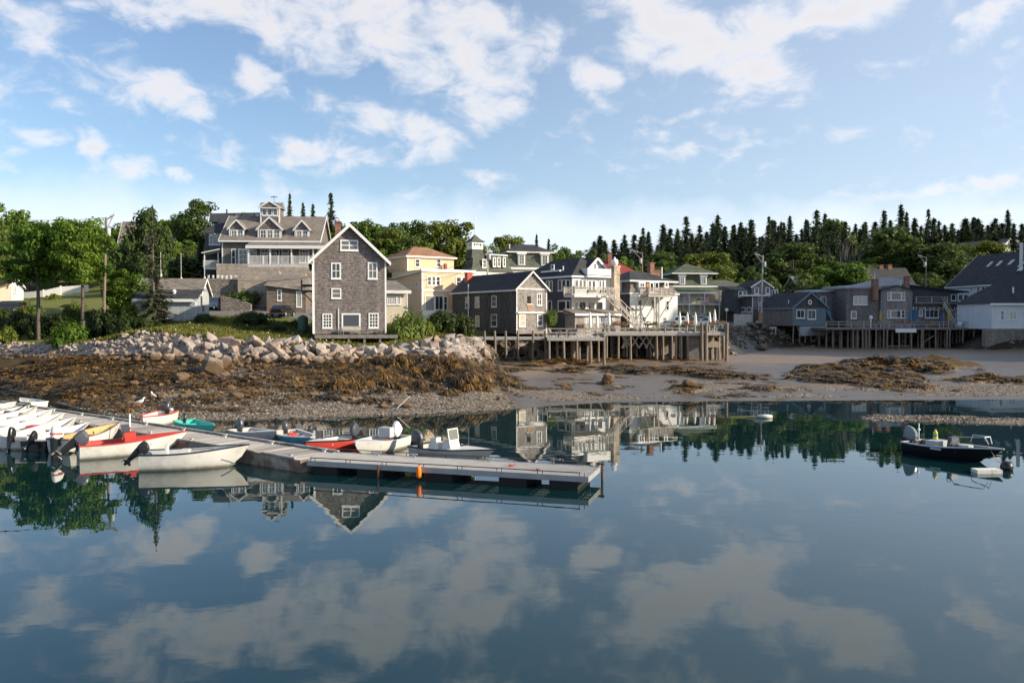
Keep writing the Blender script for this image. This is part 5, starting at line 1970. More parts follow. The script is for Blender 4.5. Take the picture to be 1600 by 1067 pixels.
def white_mansard():
    b = Bld('white_mansard_house', 'white sided house with grey mansard roof and rickety balcony above the wharf', 'house', 984, 116, 31, 4.6)
    w = b.u(1058.5); d = 8
    h = b.z(459.5)
    b.box('wall', 0, w, 0, d, -3.6, h, 'clap_white')
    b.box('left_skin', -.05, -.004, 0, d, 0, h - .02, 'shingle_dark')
    b.box('foundation', -.1, w + .1, -.1, -.004, -3.8, -.5, 'concrete')
    b.box('belt_trim', -.2, w + .2, -.2, d, h + .003, h + .2, 'white_worn')
    hm = b.z(439)
    b.mansard(0, w, 0, d, h + .203, hm - h - .2, .55, 'roof_gray')
    b.hip_roof(.4, w - .4, .4, d - .4, hm + .15, b.z(424.5, 2, 3) - hm, 'roof_dark', oh=.45, rl=2.5)
    u0, u1 = b.u(997), b.u(1007.5)
    dm = b.box('dormer', u0, u1, -.1, 1.2, b.z(455), b.z(440), 'white')
    b.win_l(lambda u, n, z: (u, -.1 - n, z), u0 + .1, u1 - .1, b.z(454), b.z(441), 2, 2, parent=dm, fr=.14)
    b.win('L', (966.3, 441, 970.5, 455), 1, 2, off=-.1)
    b.win('F', (1037.8, 440.5, 1043.8, 449), 1, 1, off=-.1, fr=.14)
    b.box('door', b.u(1009.3), b.u(1013), -.12, -.02, b.z(458), b.z(441.5), 'wood_door')
    b.win('F', (1014.5, 441, 1021, 457), 1, 1, off=-.12, name='door', fr=.14)
    b.win('F', (1022.5, 441, 1029, 452), 1, 1, off=-.12, fr=.1)
    for r in ((996.3, 469, 1002.3, 477.6), (1017.5, 469, 1025, 482.8), (1040.2, 470, 1045, 485), (1002.5, 495, 1009, 503), (1036, 496, 1041, 505)):
        b.win('F', r, 1, 2, fr=.08, m='white_worn')
    # balcony on long struts
    ya = -2.0
    x0, x1 = b.u_off(1013, ya), b.u_off(1053, ya)
    zf = b.z(461, x0, ya)
    bl = b.box('balcony', x0, x1, ya, -.21, zf - .22, zf, 'deck')
    b.put('balcony_railing', rail_mb([(x0, -.2, zf), (x0, ya + .05, zf), (x1, ya + .05, zf), (x1, -.2, zf)], 1.05, .13, .1, .05), 'deck', bl)
    mb = MB()
    for px in (1016, 1030, 1051):
        x = b.u_off(px, ya)
        mb.bar((x, ya + .1, zf - .2), (x - 1.0, -.15, zf - 3.4), .12)
    for px in (1024, 1031):
        x = b.u_off(px, ya)
        mb.bar((x, ya + .2, zf - .2), (x, ya + .2, -.3), .16)
    b.put('strut', mb, 'rail', bl)
    x = b.u_off(1030, -.3)
    b.put('downpipe', MB().tube([(x - .2, -.12, h - .3), (x - .2, -.12, .2)], .08, 6), 'white')
    x = b.u_off(1033.5, 1)
    b.put('vent_pipe', MB().tube([(x, 1, hm), (x, 1, hm + 2.2)], .12, 6), 'white')
    for px, zt, wd in ((1016.5, 412, .8), (1024, 424, 1.1)):
        c = b.u_off(px, 5)
        b.chimney(c, 5, hm, b.z(zt, c, 5), wd, .7)
    fb = b.put('window_box', MB().box(b.u(986.5), b.u(1001.5), -.45, -.01, b.z(483), b.z(480.5)), 'rail')


white_mansard()


def green_mansard():
    b = Bld('green_mansard_house', 'pale house with olive green mansard roof, two dormers and a long balcony porch', 'house', 1052, 158, 6, 5.8)
    w = b.u(1117); d = 10
    h = b.z(449); hm = b.z(428)
    b.box('wall', 0, w, 0, d, -.5, h, 'clap_beige')
    b.box('cornice', -.3, w + .4, -.4, d, h + .003, h + .32, 'white')
    b.mansard(0, w, 0, d, h + .325, hm - h - .32, .5, 'roof_green')
    b.hip_roof(.4, w - .4, .4, d - .4, hm + .2, b.z(413, 2, 4) - hm, 'roof_green', oh=.8, rl=.4)
    for (p0, p1) in ((1060.5, 1070), (1094, 1103.5)):
        u0, u1 = b.u(p0), b.u(p1)
        z0, z1 = b.z(444.5), b.z(431.5)
        um = (u0 + u1) / 2
        dm = b.put('dormer', MB().prism([(u0, z0), (u1, z0), (u1, z1), (um, z1 + .4), (u0, z1)], -.1, 1.3, 'y'), 'white')
        b.put('dormer_hood', MB().prism([(u0 - .15, z1 - .02), (um, z1 + .42), (u1 + .15, z1 - .02), (u1 + .15, z1 + .16), (um, z1 + .62), (u0 - .15, z1 + .16)], -.25, 1.3, 'y'), 'white', dm)
        b.win_l(lambda u, n, z: (u, -.1 - n, z), u0 + .16, u1 - .16, z0 + .1, z1 - .05, 2, 3, parent=dm, fr=.08, mun=.025, sill=False)
    c = b.u_off(1091, 5)
    b.chimney(c, 5, hm, b.z(415, c, 5), .6, .6)
    # porch: green apron roof, upper balcony, open ground floor
    ya = -2.6
    x0, x1 = b.u_off(1052, ya), b.u_off(1125, ya)
    zr = b.z(457.5, 0, ya)
    mb = MB().hexa([(x0, ya, zr), (x1, ya, zr), (x1, -.05, h - .2), (x0, -.05, h - .2)], [(x0, ya, zr + .12), (x1, ya, zr + .12), (x1, -.05, h), (x0, -.05, h)])
    pr = b.put('porch_roof', mb, 'roof_green')
    b.box('porch_fascia', x0, x1, ya - .06, ya - .002, zr - .15, zr + .14, 'white', pr)
    zf = b.z(474.5, 0, ya)
    pf = b.box('porch_floor', x0, x1, ya, -.02, zf - .25, zf, 'white_worn')
    b.put('porch_railing', rail_mb([(x0, ya + .06, zf), (x1, ya + .06, zf)], .95, .16, .1, .05), 'deck', pf)
    for px in (1053, 1077, 1101, 1124):
        x = b.u_off(px, ya)
        b.box('porch_post', x - .09, x + .09, ya + .02, ya + .2, -.5, zr, 'white_worn', pf)
    for (p0, p1) in ((1060, 1067), (1070, 1077), (1088, 1100)):
        b.win('F', (p0, 460, p1, 471), 1, 2, fr=.1)
    for (p0, p1) in ((1063, 1070), (1079, 1086), (1092, 1099)):
        b.win('F', (p0, 477, p1, 490), 1, 1, fr=.1, name='door')
    # lower wing to the right
    x2 = b.u_off(1160, 2)
    b.box('wing_wall', w + .02, x2, 2, d, -.5, b.z(448, 8, 2), 'shingle_light')
    mb = MB().hexa([(w + .1, 1.5, b.z(448, 8, 2)), (x2 + .5, 1.5, b.z(448, 8, 2)), (x2 + .5, d, b.z(448, 8, 2)), (w + .1, d, b.z(448, 8, 2))], [(w + .1, 1.5, b.z(447, 8, 2)), (x2 + .5, 1.5, b.z(447, 8, 2)), (x2 - 1.5, d - 3, b.z(437, 8, 6)), (w + .1, d - 3, b.z(437, 8, 6))])
    b.put('wing_roof', mb, 'roof_dkgreen')
    b.win('F', (1128, 460, 1134, 470), 1, 2, off=2)


green_mansard()


def right_row():
    # house with a white trimmed gable over a flat brown shop
    b = Bld('gabled_shop', 'brown shingle shop with white eave and small white trimmed gable room above', 'shop', 1175, 150, 20, 4.75)
    w = b.u(1232); d = 9
    h = b.z(463)
    b.box('wall', 0, w, 0, d, -.4, h, 'shingle_light')
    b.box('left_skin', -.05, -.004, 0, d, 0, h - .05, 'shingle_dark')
    b.box('eave_trim', -.8, w + .5, -.5, d, h + .003, h + .28, 'white')
    b.corner_boards(w, h - .05)
    u0, u1 = b.u_off(1174, 3), b.u_off(1205, 3)
    um = (u0 + u1) / 2
    z0, z1, zp = h + .3, b.z(448, um, 3), b.z(438.5, um, 3)
    g = b.put('gable_room', MB().prism([(u0, z0), (u1, z0), (u1, z1), (um, zp), (u0, z1)], 3, 8, 'y'), 'shingle')
    tb, rb = MB(), MB()
    for x in (u0 - .4, u1 + .4):
        tb.bar((um, 2.7, zp + .1), (x, 2.7, z1 - .2), .06, .26)
        rb.hexa([(um, 2.75, zp + .02), (x, 2.75, z1 - .28), (x, 8, z1 - .28), (um, 8, zp + .02)], [(um, 2.75, zp + .16), (x, 2.75, z1 - .12), (x, 8, z1 - .12), (um, 8, zp + .16)])
    b.put('gable_roof', rb, 'roof_dark', g); b.put('gable_trim', tb, 'white', g)
    for (p0, p1) in ((1178, 1185), (1195.5, 1202)):
        b.win('F', (p0, 449.5, p1, 459), 1, 2, off=3, parent=g, fr=.13)
    for (p0, p1, sx) in ((1205.5, 1210, 1), (1210.5, 1215, 1)):
        b.win('F', (p0, 453, p1, 460), 1, 1, off=4, parent=g)
    b.box('side_room', u1 + .02, b.u_off(1216, 4), 4, 7, z0, b.z(451.5, um, 4), 'shingle', g)
    sw = b.box('left_room', b.u_off(1146, 3.2), u0 - .02, 3.2, 7, z0 - 3, b.z(453.5, 0, 3.2), 'shingle_blue', g)
    mb = MB().hexa([(b.u_off(1144, 3), 2.9, b.z(453.5, 0, 3.2)), (u0 - .03, 2.9, b.z(453.5, 0, 3.2)), (u0 - .03, 7, b.z(453, 0, 3)), (b.u_off(1144, 3), 7, b.z(453, 0, 3))], [(b.u_off(1144, 3), 2.9, b.z(453, 0, 3.2)), (u0 - .03, 2.9, b.z(453, 0, 3.2)), (u0 - .03, 6, b.z(447, 0, 3)), (b.u_off(1144, 3), 6, b.z(447, 0, 3))])
    b.put('left_roof', mb, 'roof_dkgreen', g)
    for (p0, p1) in ((1153, 1159.5), (1160, 1166.5)):
        b.win('F', (p0, 455, p1, 465), 1, 2, off=3.2, parent=g)
    for (p0, p1) in ((1147, 1154), (1157.5, 1164.5), (1167, 1174)):
        b.win('L', (p0, 480, p1, 488), 1, 1, off=-.05, fr=.1)
    b.win('F', (1191, 478, 1199, 488), 2, 2, fr=.1)
    b.box('shutter', b.u(1183.8), b.u(1188.5), -.06, -.005, b.z(488), b.z(478), 'red_paint')
    # teal trimmed shed out over the piles
    b = Bld('blue_shed', 'small blue grey shed with teal trim and round gable window on piles', 'shed', 1238.5, 140, 22, 4.9)
    w = b.u(1290.5); d = 9
    h = b.z(480); rise = b.z(458, w / 2) - h
    b.gable_walls(w, d, h, rise, 'clap_blue')
    b.box('left_skin', -.05, -.004, 0, d, 0, h - .02, 'shingle')
    b.gable_roof(w, d, h, rise, 'roof_dark', trim='teal_trim', oh=.35, ov=.35)
    b.put('gable_shingles', MB().prism([(.1, h - .1), (w - .1, h - .1), (w / 2, h + rise - .2)], -.04, -.004, 'y'), 'shingle_dark')
    um, zr = w / 2, b.z(472.3, w / 2)
    rings = []
    mb = MB()
    mb.loft([[(um + r * math.cos(t * math.pi / 8), y, zr + r * math.sin(t * math.pi / 8)) for t in range(16)] for r, y in ((.42, -.045), (.42, -.1), (.22, -.1), (.22, -.05))], cap=False)
    o = b.put('round_window', mb, 'white')
    b.put('pane', MB().prism([(um + .23 * math.cos(t * math.pi / 8), zr + .23 * math.sin(t * math.pi / 8)) for t in range(16)], -.06, -.045, 'y'), 'glass', o)
    b.win('F', (1244, 484, 1257, 497.3), 2, 1, fr=.13)
    b.win('F', (1261.5, 484, 1274.5, 499), 2, 1, fr=.13)
    b.put('vent_pipe', MB().tube([(.8, 2, h), (.8, 2, h + 1.3)], .07, 6), 'white')
    mb = MB().box(w * .2, w * .96, -.1, 0.2, -1.7, -.1)
    b.put('skirt', mb, 'boards_gray')
    for i in range(6):
        x = .4 + (w - .8) * i / 5
        b.put('pile', MB().tube([(x, .3, -.1), (x + rng.uniform(-.1, .1), .3, -3.6)], .13, 7), 'pole')
    mb = MB().bar((w * .12, -.05, -.2), (w * .25, -.05, -1.9), .1).bar((w * .5, .1, -2.9), (w * .8, .1, -1.8), .1)
    b.put('brace', mb, 'pole')
    # long dark building set back, joining
    b = Bld('long_house', 'long low shingle building between the blue shed and the bay window house', 'house', 1276, 147, 4, 4.9)
    w = b.u(1330); d = 9
    h = b.z(457.5)
    b.box('wall', 0, w, 0, d, -.4, h, 'shingle')
    mb = MB().hexa([(-.4, -.4, h), (w + .2, -.4, h + .4), (w + .2, d, h + .4), (-.4, d, h)], [(-.4, -.4, h + .15), (w + .2, -.4, h + .55), (w + .2, d, h + 1.0), (-.4, d, h + .7)])
    b.put('roof', mb, 'roof_pale')
    for (p0, p1, y0, y1, c) in ((1281, 1290.5, 463.5, 475.5, 2), (1308, 1313, 463.5, 477), (1317.5, 1322.5, 463.5, 477)) if False else ((1281, 1290.5, 463.5, 475.5, 2), (1308, 1313, 463.5, 477, 1), (1317.5, 1322.5, 463.5, 477, 1), (1311, 1317, 487, 500, 1), (1319, 1324, 487, 500, 1)):
        b.win('F', (p0, y0, p1, y1), c, 1, fr=.11, m='white_worn')
    st, en = Vector((b.u_off(1291, -1.5), -1.4, b.z(485))), Vector((b.u_off(1301, -2.2), -1.6, b.z(501)))
    mb = MB()
    for dy in (-.4, .4):
        mb.bar(st + Vector((0, dy, 0)), en + Vector((0, dy, 0)), .07, .3)
        mb.bar(st + Vector((0, dy, .9)), en + Vector((0, dy, .9)), .07, .07)
    for i in range(9):
        p = st.lerp(en, (i + .5) / 9)
        mb.box(p.x - .13, p.x + .13, p.y - .4, p.y + .4, p.z - .03, p.z + .02)
    b.put('stairs', mb, 'teal_trim')
    # bay window house
    b = Bld('bay_window_house', 'weathered shingle house with front gable, triple windows and brick chimney on the right wharf', 'house', 1324, 142, 2, 4.75)
    w = b.u(1424.5); d = 10
    u0 = b.u(1376)
    h1 = b.z(451)
    b.box('wall', 0, u0 - .02, .5, d, -.3, h1, 'shingle')
    mb = MB().hexa([(-.3, .2, h1), (u0 + .3, .2, h1), (u0 + .3, d, h1), (-.3, d, h1)], [(-.3, .2, h1 + .18), (u0 + .3, .2, h1 + .5), (u0 + .3, d, b.z(441)), (-.3, d, h1 + .6)])
    b.put('roof', mb, 'roof_pale')
    b.win('F', (1332.5, 462.5, 1354.5, 476.5), 3, 1, off=.5, fr=.12, glass='glass_light')
    b.win('F', (1329, 486, 1338, 498), 1, 1, off=.5, fr=.12, name='door')
    h = b.z(454); um = (u0 + w) / 2; zp = b.z(447)
    b.put('gable_wall', MB().prism([(u0, -.3), (w, -.3), (w, h), (um, zp), (u0, h)], 0, d, 'y'), 'shingle_light')
    mb, tb = MB(), MB()
    for x in (u0 - .3, w + .3):
        mb.hexa([(um, -.3, zp + .01), (x, -.3, h - .12), (x, d, h - .12), (um, d, zp + .01)], [(um, -.3, zp + .17), (x, -.3, h + .04), (x, d, h + .04), (um, d, zp + .17)])
    b.put('gable_roof', mb, 'roof_dark')
    b.corner_boards(w - u0, h - .1, x0=u0, m='teal_trim')
    for (y0, y1, g) in ((456.5, 469.5, 'glass'), (484.5, 497, 'glass')):
        b.win('F', (1385.5, y0, 1390.8, y1), 1, 2, fr=.09); b.win('F', (1391, y0, 1407.5, y1), 1, 1, fr=.12); b.win('F', (1407.7, y0, 1413.5, y1), 1, 2, fr=.09)
    c = b.u_off(1366, .1)
    b.chimney(c, .1, h1 - 2, b.z(437.5, c, .1), .95, .8, pipe=1.2)
    c = b.u_off(1415.5, 4)
    b.chimney(c, 4, h, b.z(433, c, 4), .8, .7)
    b.put('vent_pipe', MB().tube([(w + .6, 5, h), (w + .6, 5, h + 2.0)], .12, 6), 'white')
    # hip roof rising behind
    x0, x1 = b.u_off(1343, 5), b.u_off(1440, 5)
    z0 = b.z(447, 0, 5)
    cx = b.u_off(1392, 8)
    mb = MB().add([(x0, 5, z0), (x1, 5, z0), (x1, 14, z0), (x0, 14, z0), (cx - .8, 9, b.z(433, 0, 9)), (cx + .8, 9, b.z(433, 0, 9))], [(0, 3, 2, 1), (0, 1, 5, 4), (1, 2, 5), (2, 3, 4, 5), (3, 0, 4)])
    b.put('rear_roof', mb, 'roof_pale')
    # deck house to its right: slanting roofs, terrace
    b = Bld('terrace_house', 'low shingle house with a flat slanting roof and an open terrace of white chairs', 'house', 1424.7, 143, -3, 4.75)
    w = b.u(1526); d = 10
    zt = b.z(473)
    b.box('wall', .02, w, 0, d, -.3, zt - .25, 'shingle')
    b.box('terrace_floor', .03, w + .5, -1.2, d, zt - .24, zt, 'deck_dark')
    b.put('terrace_railing', rail_mb([(.2, -1.1, zt), (b.u(1475), -1.1, zt)], .95, .0, .09, .04, cross=True), 'rail')
    y2 = 4.5
    uw = b.box('upper_wall', .5, w - 1.2, y2, d, zt, b.z(457, 0, y2), 'shingle_blue')
    zz0, zz1 = b.z(446, 0, y2), b.z(457.5, w, y2)
    b.put('upper_roof', MB().hexa([(.2, 3.6, zz0), (w + .4, 3.6, zz1), (w + .4, d + .5, zz1), (.2, d + .5, zz0)], [(.2, 3.6, zz0 + .22), (w + .4, 3.6, zz1 + .22), (w + .4, d + .5, zz1 + .22), (.2, d + .5, zz0 + .22)]), 'roof_dark', uw)
    b.put('upper_gable', MB().prism([(.5, b.z(457, 0, y2)), (w - 1.2, b.z(457, 0, y2)), (.5, zz0)], y2, d, 'y'), 'shingle_blue', uw)
    for (p0, p1) in ((1485, 1493), (1496, 1504), (1504.5, 1512)):
        b.win('F', (p0, 460, p1, 470), 1, 1, off=y2, parent=uw, fr=.09)
    b.win('F', (1445, 483.5, 1466, 497), 3, 1, fr=.12)
    b.box('blue_door', b.u(1424.9) + .1, b.u(1433), -.06, -.005, .1, b.z(483), 'canvas_blue')
    b.win('F', (1435, 484, 1441, 494), 1, 1, fr=.1, glass='glass_light')
    for (p0, p1) in ((1484, 1493), (1505, 1513.5), (1513.8, 1522)):
        b.win('F', (p0, 484, p1, 500), 1, 1, fr=.11, name='glass_door')
    st, en = Vector((b.u_off(1472, -1.3), -1.5, zt)), Vector((b.u_off(1496, -2.2), -1.9, .2))
    mb = MB()
    for dy in (-.4, .4):
        mb.bar(st + Vector((0, dy, 0)), en + Vector((0, dy, 0)), .07, .25)
        mb.bar(st + Vector((0, dy, .9)), en + Vector((0, dy, .9)), .07, .07)
    for i in range(12):
        p = st.lerp(en, (i + .5) / 12)
        mb.box(p.x - .13, p.x + .13, p.y - .4, p.y + .4, p.z - .03, p.z + .02)
    b.put('stairs', mb, 'rail')
    # big white building at the right edge: long wall runs into the distance
    b = Bld('white_hall', 'big pale grey clapboard hall with dark roof, skylights and tall white flue', 'building', 1481, 156, -84, 4.6)
    b2 = b
    L, wd = 21, 12
    h = b.z(446.5)
    rise = 5.5
    b.gable_walls(L, wd, h, rise, 'clap_gray', 'x', z0=-.4)
    b.gable_roof(L, wd, h, rise, 'roof_dark', axis='x', oh=.5, ov=.4, tr=.4)
    for (p0, p1, y0, y1) in ((1515, 1518.5, 449, 455), (1525.5, 1530, 449, 460), (1533.5, 1538, 448, 461.5), (1550, 1555, 445.5, 460), (1533, 1537, 483, 492)):
        b.win('F', (p0, y0, p1, y1), 1, 2, fr=.1)
    x = b.u(1543.5)
    b.put('downpipe', MB().tube([(x, -.15, h - .3), (x, -.15, .3)], .09, 6), 'steel')
    for px, uu in ((1524, 6.0), (1538, 8.5), (1556, 11.5), (1577, 14.8)):
        yy = 3.2 if px < 1570 else 2.6
        z0 = h + rise * yy / (wd / 2) + .17
        k = rise / (wd / 2)
        sk = MB().hexa([(uu, yy, z0), (uu + .7, yy, z0), (uu + .7, yy + 1, z0 + k), (uu, yy + 1, z0 + k)], [(uu, yy - .08, z0 + .1), (uu + .7, yy - .08, z0 + .1), (uu + .7, yy + .92, z0 + k + .1), (uu, yy + .92, z0 + k + .1)])
        b.put('skylight', sk, 'steel')
    z0 = h + rise * 2.2 / 6
    b.put('flue_pipe', MB().tube([(16.2, 2.2, z0 - .3), (16.2, 2.2, z0 + 4.6)], .28, 10).lathe([(.7, 0), (.32, .5)], (16.2, 2.2, z0 - .15), 10), 'clap_white')
    # white wing in front of it
    b = Bld('white_wing', 'pale clapboard wing with dark hipped roof on a stone seawall at the right edge', 'building', 1549, 128, 0, 4.7)
    h = b.z(474)
    w = 14
    b.box('wall', 0, w, 0, 10, -.2, h, 'clap_gray')
    mb = MB().add([(-.4, -.4, h), (w + .4, -.4, h), (w + .4, 10.4, h), (-.4, 10.4, h), (4.2, 5, b.z(438, 4, 5)), (w + .4, 5, b.z(438, 4, 5))], [(0, 3, 2, 1), (0, 1, 5, 4), (1, 2, 5), (2, 3, 4, 5), (3, 0, 4)])
    r = b.put('roof', mb, 'roof_dark')
    b.box('eave_trim', -.45, w + .45, -.46, -.402, h - .3, h + .02, 'white', r)
    b.win('F', (1562.5, 485, 1568.5, 500), 1, 2, fr=.1)
    b.win('F', (1576.5, 486.5, 1588, 499.5), 2, 1, fr=.1, glass='glass_light')
    b.put('vent_pipe', MB().tube([(b.u_off(1582, 2), 2, h + 1), (b.u_off(1582, 2), 2, h + 2.6)], .12, 6), 'white')
    wv = Bld('seawall', 'dark rubble seawall under the pale wing at the right edge', 'wall', 1540, 127.4, 0, 1.0)
    wv.put('wall', MB().box(0, 26, .1, 1.0, -.6, 3.55), 'fieldstone')
    # twin chimney house behind
    b = Bld('twin_chimney_house', 'dark roofed house with twin brick chimneys behind the bay window house', 'house', 1347, 170, 8, 7)
    w = b.u(1432); h = b.z(452)
    b.gable_walls(w, 9, h, b.z(419.5, 5, 4.5) - h, 'shingle_dark', 'x')
    b.gable_roof(w, 9, h, b.z(419.5, 5, 4.5) - h, 'roof_dark', axis='x', oh=.4, ov=.3, trim='deck_dark')
    for px in (1374.5, 1388):
        c = b.u_off(px, 4.5)
        b.chimney(c, 4.5, h + 3, b.z(415, c, 4.5), .85, .8)
    b = Bld('roof_house', 'pale roofed cottage half hidden left of the round bright maple', 'house', 1248, 175, 5, 6.2)
    w = b.u(1280); h = b.z(448)
    b.gable_walls(w, 7, h, b.z(433, 2, 3.5) - h, 'shingle', 'x')
    b.gable_roof(w, 7, h, b.z(433, 2, 3.5) - h, 'roof_pale', axis='x', trim='white_worn')
    # pale blue house high in the trees
    b = Bld('blue_hill_house', 'pale blue clapboard house high among the spruces at the right edge', 'house', 1566, 215, 24, 15)
    w = b.u(1583); h = b.z(382.5)
    b.gable_walls(w, 14, h, b.z(373.5, w / 2) - h, 'clap_gray')
    b.gable_roof(w, 14, h, b.z(373.5, w / 2) - h, 'roof_gray', oh=.4, ov=.4)
    b.win('F', (1572, 378, 1577.5, 384.5), 2, 1, fr=.14)
    for i in range(4):
        b.win('F', (1566.8 + i * 3.8, 391.5, 1569.8 + i * 3.8, 398), 1, 1, fr=.1)
    c = b.box('side_wing', w + .02, w + 9, 2, 9, 0, b.z(386, 8, 2), 'clap_gray')
    mb = MB().prism([(1.6, b.z(386, 8, 2)), (9.4, b.z(386, 8, 2)), (5.5, b.z(373, 8, 5))], w + .3, w + 9.3, 'x')
    b.put('wing_roof', mb, 'roof_gray', c)
    for i in range(4):
        b.win('F', (1588 + i * 4, 390.5, 1591 + i * 4, 396), 1, 1, fr=.1, off=2, parent=c)
    x = b.u_off(1570, 3)
    o = MB().tube([(0, 0, 0), (0, 0, 6)], .08, 6).bar((-.9, 0, 6), (.9, 0, 6), .06).bar((-.7, 0, 5.7), (.7, 0, 5.7), .05)
    b.put('aerial', MB().tube([(x, 3, h), (x, 3, h + 4.4)], .09, 6).bar((x - .9, 3, h + 4.4), (x + .9, 3, h + 4.4), .08), 'steel')


right_row()


def left_far():
    b = Bld('white_cottage', 'small white gabled cottage with a red rake edge behind the dark car at left', 'cottage', 18, 120, 30, 8.4)
    w = b.u(37); h = b.z(446); d = 8
    rise = b.z(436, w / 2) - h
    b.gable_walls(w, d, h, rise, 'clap_white')
    b.gable_roof(w, d, h, rise, 'roof_gray', oh=.25, ov=.25)
    b.win('F', (23.5, 447, 27, 458), 1, 1, fr=.1, name='door', glass='glass_light')
    mb = MB().hexa([(-3.2, 0, -.5), (-.02, 0, -.5), (-.02, 6, -.5), (-3.2, 6, -.5)], [(-3.2, 0, 1.6), (-.02, 0, 2.6), (-.02, 6, 2.6), (-3.2, 6, 1.6)])
    lt = b.put('lean_to', mb, 'clap_beige')
    b.put('lean_to_roof', MB().hexa([(-3.6, -.3, 1.5), (-.03, -.3, 2.62), (-.03, 6.2, 2.62), (-3.6, 6.2, 1.5)], [(-3.6, -.3, 1.65), (-.03, -.3, 2.77), (-.03, 6.2, 2.77), (-3.6, 6.2, 1.65)]), 'roof_brown', lt)
    fl = [('white_house', 'white clapboard house glimpsed between the two slim locust trees', 86, 132, 399, 424, 150, 'clap_white', 'roof_gray', 388, 10),
          ('pale_house', 'pale blue house with dark flat roof behind the left utility pole', 160, 226, 404, 423, 152, 'clap_gray', 'roof_dark', 391, 5),
          ('gray_gable_house', 'steep grey roofed house high up behind the utility pole transformer', 188, 235, 380, 400, 165, 'clap_white', 'roof_gray', 348, 12),
          ('hillside_house', 'white gabled house high on the slope behind the crown of the big oak', 250, 300, 372, 396, 160, 'clap_white', 'roof_gray', 352, 8)]
    for nm, lb, p0, p1, ye, yb, D, wm, rm, yr, a in fl:
        b = Bld(nm, lb, 'house', p0, D, a, ZZ(yb, D) - 1.5)
        w = b.u(p1); h = b.z(ye); d = 8
        rise = b.z(yr, w / 2, d / 2) - h
        ax = 'x'
        b.gable_walls(w, d, h, rise, wm, ax)
        b.gable_roof(w, d, h, rise, rm, axis=ax, oh=.35, ov=.3)
        n = max(2, int(w / 2.4))
        for i in range(n):
            u = w * (i + .5) / n
            b.win_l(lambda q_, n_, z: (q_, -n_, z), u - .45, u + .45, h - 2.0, h - .6, 1, 2, fr=.1)
        if nm == 'hillside_house':
            u0, u1 = w * .70, w * 1.0
            dm = b.dormer((u0, u1), -1.0, 0, h - 1.5, h + .4, 2.0, 4, 'clap_white', 'roof_gray')
    # picket fence on the lawn
    f = thing('picket_fence', 'white picket fence along the lawn behind the slim locust trees', 'fence', (0, 0, 0))
    pts = [(36, 457, 461.5, 130), (68, 454, 462, 130), (95, 448, 457, 131), (140, 445, 452.5, 133)]
    mb = MB()
    for (a, b_) in zip(pts[:-1], pts[1:]):
        n = int(abs(b_[0] - a[0]) / 1.5)
        for i in range(n):
            k = i / n
            px = a[0] + (b_[0] - a[0]) * k
            D = a[3] + (b_[3] - a[3]) * k
            x = XX(px, D)
            z0 = H(x, D)
            z1 = ZZ(a[1] + (b_[1] - a[1]) * k, D)
            mb.box(x - .055, x + .055, D - .02, D + .02, min(z0, z1 - .9), z1)
        for fz in (.2, .75):
            A = Vector((XX(a[0], a[3]), a[3] + .06, ZZ(a[1], a[3]) - fz)); B = Vector((XX(b_[0], b_[3]), b_[3] + .06, ZZ(b_[1], b_[3]) - fz))
            mb.bar(A, B, .05, .1)
        MB().box(XX(a[0], a[3]) - .1, XX(a[0], a[3]) + .1, a[3], a[3] + .2, ZZ(a[1], a[3]) - 1.6, ZZ(a[1], a[3]) + .15).build('post', M['white'], f)
    mb.build('pickets', M['white'], f)


left_far()
# ---------------------------------------------------------------- trees
def leaf_quad(mb, p, s, nrm, rn):
    n = nrm.normalized()
    a = n.cross(Vector((rn.gauss(0, 1), rn.gauss(0, 1), rn.gauss(0, 1)))).normalized()
    b = n.cross(a)
    mb.add([p - a * s * .5 - b * s * .2, p + b * s * .45 - a * s * .1, p + a * s * .55 + b * s * .1, p - b * s * .5 + a * s * .1], [(0, 1, 2, 3)])


